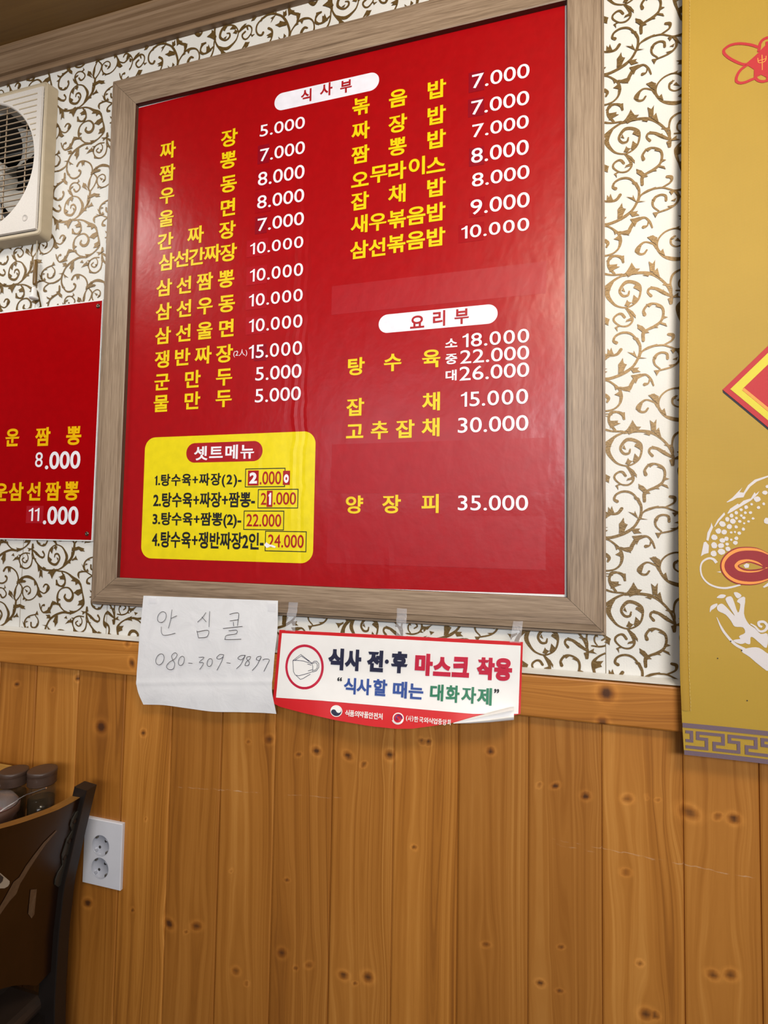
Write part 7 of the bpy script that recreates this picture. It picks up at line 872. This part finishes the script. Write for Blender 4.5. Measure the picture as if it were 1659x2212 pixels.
M_soy=simple('soy_sauce',(.004,.0025,.002),.15); M_chili=simple('dark_vinegar',(.050,.022,.006),.35)
def jar(x,y,r,z1,label,sauce,fill):
    j=tag(empty('condiment_jar',(x,y,.75)),label,'jar',group='brown lidded condiment jars')
    z0=.7505; H=z1-z0
    b_=MB(); b_.lathe((x,y,z0),[(0,0),(r*.94,0),(r*.98,.003),(r*.98,H-.036),(r*.90,H-.031),(r*.86,H-.026),(r*.86,H-.010),(r*.82,H-.010),(r*.82,H-.030),(r*.90,H-.040),(r*.92,.005),(0,.005)],36); b_.build('glass_body',M_glass,j)
    b_=MB(); b_.lathe((x,y,z0+.0055),[(0,0),(r*.90,0),(r*.90,fill*(H-.04)),(0,fill*(H-.04))],30); b_.build('sauce',sauce,j)
    b_=MB(); b_.lathe((x,y,z1),[(r*.86,-.025),(r*1.0,-.0252),(r*1.02,-.0235),(r*.97,-.0205),(r*1.015,-.0185),(r*.97,-.0165),(r*1.015,-.0145),(r*.97,-.0125),(r*1.015,-.0105),(r*.97,-.0085),(r*1.03,-.007),(r*1.03,-.0015),(r*1.0,0),(r*.85,.0004),(0,.0002)],40); b_.build('lid',M_lid,j)
    return j
jar(-.884,-.067,.0243,.855,'brown-lidded jar of black soy sauce nearest the chair post',M_soy,.72)
jar(-.932,-.085,.0235,.855,'brown-lidded jar of dark brown sauce left of the soy sauce',M_chili,.9)
jar(-1.003,-.100,.0235,.848,'brown-lidded jar cut off by the left edge of the photo',M_chili,.8)
pot=tag(empty('spice_pot',(-.899,-.150,.75)),'small brown pot under a clear knobbed lid in front of the jars','pot')
M_pot=simple('pot_brown',(.070,.034,.022),.4)
b_=MB(); b_.lathe((-.899,-.150,.7505),[(0,0),(.031,0),(.034,.003),(.036,.055),(.040,.060),(.0405,.074),(.0375,.0745),(.0365,.062),(.033,.056),(.031,.006),(0,.006)],40); b_.build('body',M_pot,pot)
b_=MB(); b_.lathe((-.899,-.150,.7505),[(0,.058),(.034,.058)],30); b_.build('chili_powder',simple('chili_powder',(.20,.035,.012),.8),pot)
M_clr,nt,bs=newmat('clear_acrylic'); bs.inputs['Base Color'].default_value=(.95,.92,.92,1); bs.inputs['Transmission Weight'].default_value=.92; bs.inputs['Roughness'].default_value=.12; bs.inputs['IOR'].default_value=1.3
b_=MB(); b_.lathe((-.899,-.150,.7505),[(.0375,.0755),(.0365,.080),(.030,.088),(.012,.0915),(0,.092),(0,.0905),(.012,.090),(.029,.0865),(.0355,.079),(.0375,.0755)],40); b_.build('lid',M_clr,pot)
b_=MB(); b_.lathe((-.899,-.150,.7505),[(0,.0915),(.009,.0915),(.0085,.104),(.0095,.108),(0,.108)],8,0,'z',False); b_.build('knob',M_clr,pot)
spn=MB(); spn.tube([(-.893,-.140,.815),(-.871,-.117,.829),(-.862,-.117,.834),(-.840,-.117,.843),(-.819,-.117,.852)],[.0016,.0014,.0012,.0013,.0015],8)
tag(spn.build('spoon',simple('spoon_steel',(.60,.57,.52),.2,1.0),origin=(-.87,-.117,.83)),'thin steel spoon handle sticking out of the spice pot','spoon')
bxm=tag(empty('napkin_box',(-1.09,-.07,.75)),'light wooden box on the table behind the jars by the wall','box')
M_bx=wood('box_wood','x',(.34,.18,.035),(.44,.25,.055),(.52,.31,.08),.45,1,20,.1,120)
b_=MB(); b_.box(-1.19,-.994,-.074,-.030,.7505,.822); b_.build('body',M_bx,bxm)
b_=MB(); b_.box(-1.192,-.992,-.0745,-.028,.822,.830); b_.build('lid',M_bx,bxm)
# ------------------------------------------------------------------ dining chair
ch=tag(empty('dining_chair',(-.99,-.26,0)),'dark wooden dining chair with curved veneer back tucked at the table','chair')
M_ch=simple('chair_black_brown',(.011,.0075,.006),.42,var=.1); M_ven=wood('chair_veneer','z',(.010,.0032,.0010),(.014,.0045,.0014),(.019,.0062,.0020),.30,.4,26,.05,60); M_ply=wood('ply_edge','y',(.17,.075,.013),(.24,.11,.020),(.30,.145,.03),.45,1,18,.1,120)
M_stroke=simple('pale_stroke',(.12,.075,.042),.45,var=.18,vs=160); M_brk=simple('bracket_grey',(.055,.05,.04),.42,.3)
zp=[0,.30,.45,.57,.657,.75,.845]; xp=[-.790,-.812,-.820,-.8175,-.8102,-.7900,-.7670]
def xo(z): return float(np.interp(z,zp,xp))
for (y0,y1) in ((-.0785,-.0545),(-.4655,-.4415)):
    m_=MB(); rows=[]
    for z in np.linspace(0,.8365,30):
        t=.028+.010*math.exp(-((z-.47)/.14)**2)
        dz=.0 if z<.83 else 0
        rows.append([(xo(z),y1,z),(xo(z)-t,y1,z+.003*(z>.83)),(xo(z)-t,y0,z+.003*(z>.83)),(xo(z),y0,z),(xo(z),y1,z)])
    m_.grid(rows,0,False); e=rows[-1]; m_.poly(e[:4],0); m_.build('rear_leg',M_ch,ch,bevel=.0015)
def xv(y,z): return float(np.interp(z,[.40,.45,.57,.657,.845],[-.833,-.832,-.830,-.822,-.777]))+.010*(1-((y+.26)/.182)**2)
def crest(y): return float(np.interp(-.26+abs(y+.26),[-.26,-.2425,-.2224,-.1768,-.1331,-.0974,-.0775],[.8585,.8559,.8499,.8384,.8278,.8235,.8225]))
def vbot(y): return .505+.075*max(0,1-((y+.26)/.150)**2)
ys=np.linspace(-.4425,-.0775,36); m_=MB()
TH=.020
def vrow(off): return [[(xv(y,vbot(y)+(crest(y)-vbot(y))*k/30)-off,y,vbot(y)+(crest(y)-vbot(y))*k/30) for k in range(31)] for y in ys]
A_,B_=vrow(0),vrow(TH)
m_.grid(A_,0,True); m_.grid(B_,0,True,True)
m_.grid([[a[-1] for a in A_],[b[-1] for b in B_]],1,False); m_.grid([[a[0] for a in A_],[b[0] for b in B_]],1,False)
m_.grid([A_[0],B_[0]],1,False); m_.grid([A_[-1],B_[-1]],1,False)
def vp(y,z,o): return (xv(y,z)+o,y,z)
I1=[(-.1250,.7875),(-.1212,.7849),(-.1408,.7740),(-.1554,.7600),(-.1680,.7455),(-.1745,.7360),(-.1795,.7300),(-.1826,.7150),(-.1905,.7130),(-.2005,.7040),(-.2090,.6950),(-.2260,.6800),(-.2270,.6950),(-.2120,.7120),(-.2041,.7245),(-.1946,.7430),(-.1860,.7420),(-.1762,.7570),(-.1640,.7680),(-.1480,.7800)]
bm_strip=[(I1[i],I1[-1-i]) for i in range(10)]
m_.grid([[vp(*a,.0008),vp((a[0]+b[0])/2,(a[1]+b[1])/2,.0008),vp(*b,.0008)] for a,b in bm_strip],2,False)  # pale diagonal stroke on the veneer
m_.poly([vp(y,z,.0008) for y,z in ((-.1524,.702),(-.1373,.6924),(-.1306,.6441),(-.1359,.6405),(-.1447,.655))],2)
m_.poly([vp(y,z,.0008) for y,z in ((-.232,.785),(-.2033,.7501),(-.2020,.745),(-.2040,.742),(-.2102,.743),(-.232,.757))],3)  # ivory wedge, dark centre on top
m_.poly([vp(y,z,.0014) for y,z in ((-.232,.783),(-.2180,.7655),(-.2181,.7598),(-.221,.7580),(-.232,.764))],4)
m_.build('backrest',[M_ven,M_ply,M_stroke,simple('ivory_patch',(.42,.38,.30),.4),M_fd],ch)
BR=[(-.0700,.7985),(-.0820,.7977),(-.0893,.7872),(-.0898,.7761),(-.0810,.762),(-.0900,.752),(-.0935,.7246),(-.0850,.7011),(-.0935,.692),(-.0955,.681),(-.0935,.671),(-.0830,.6596),(-.0745,.660)]
m_=MB(); m_.add([vp(y,z,.0032) for y,z in BR]+[vp(y,z,.0006) for y,z in BR],[tuple(range(len(BR)))]+[(i,i+len(BR),(i+1)%len(BR)+len(BR),(i+1)%len(BR)) for i in range(len(BR))],0)
br=m_.build('bracket',M_brk,ch)
for y,z in ((-.0830,.7819),(-.0845,.7462),(-.0865,.7167)):
    m_=MB(); x_=xv(y,z)+.0032
    m_.add([(x_+h_,y+r_*math.cos(a),z+r_*math.sin(a)) for r_,h_ in ((.0042,0),(.0040,.0014),(.0022,.0020)) for a in np.linspace(0,2*math.pi,13)[:-1]]+[(x_+.002,y,z)],
        [(i*12+k,i*12+(k+1)%12,(i+1)*12+(k+1)%12,(i+1)*12+k) for i in range(2) for k in range(12)]+[(24+k,24+(k+1)%12,36) for k in range(12)],0)
    m_.build('screw',M_ch,br)
m_=MB(); m_.box(-1.225,-.850,-.455,-.065,.425,.455); m_.build('seat',simple('seat_vinyl',(.03,.018,.012),.5),ch,bevel=.012)
m_=MB(); m_.box(-1.20,-.84,-.445,-.075,.385,.425); m_.build('seat_frame',M_ch,ch)
for y in (-.43,-.09):
    m_=MB(); m_.box(-1.205,-1.175,y-.015,y+.015,0,.385); m_.build('front_leg',M_ch,ch,bevel=.002)
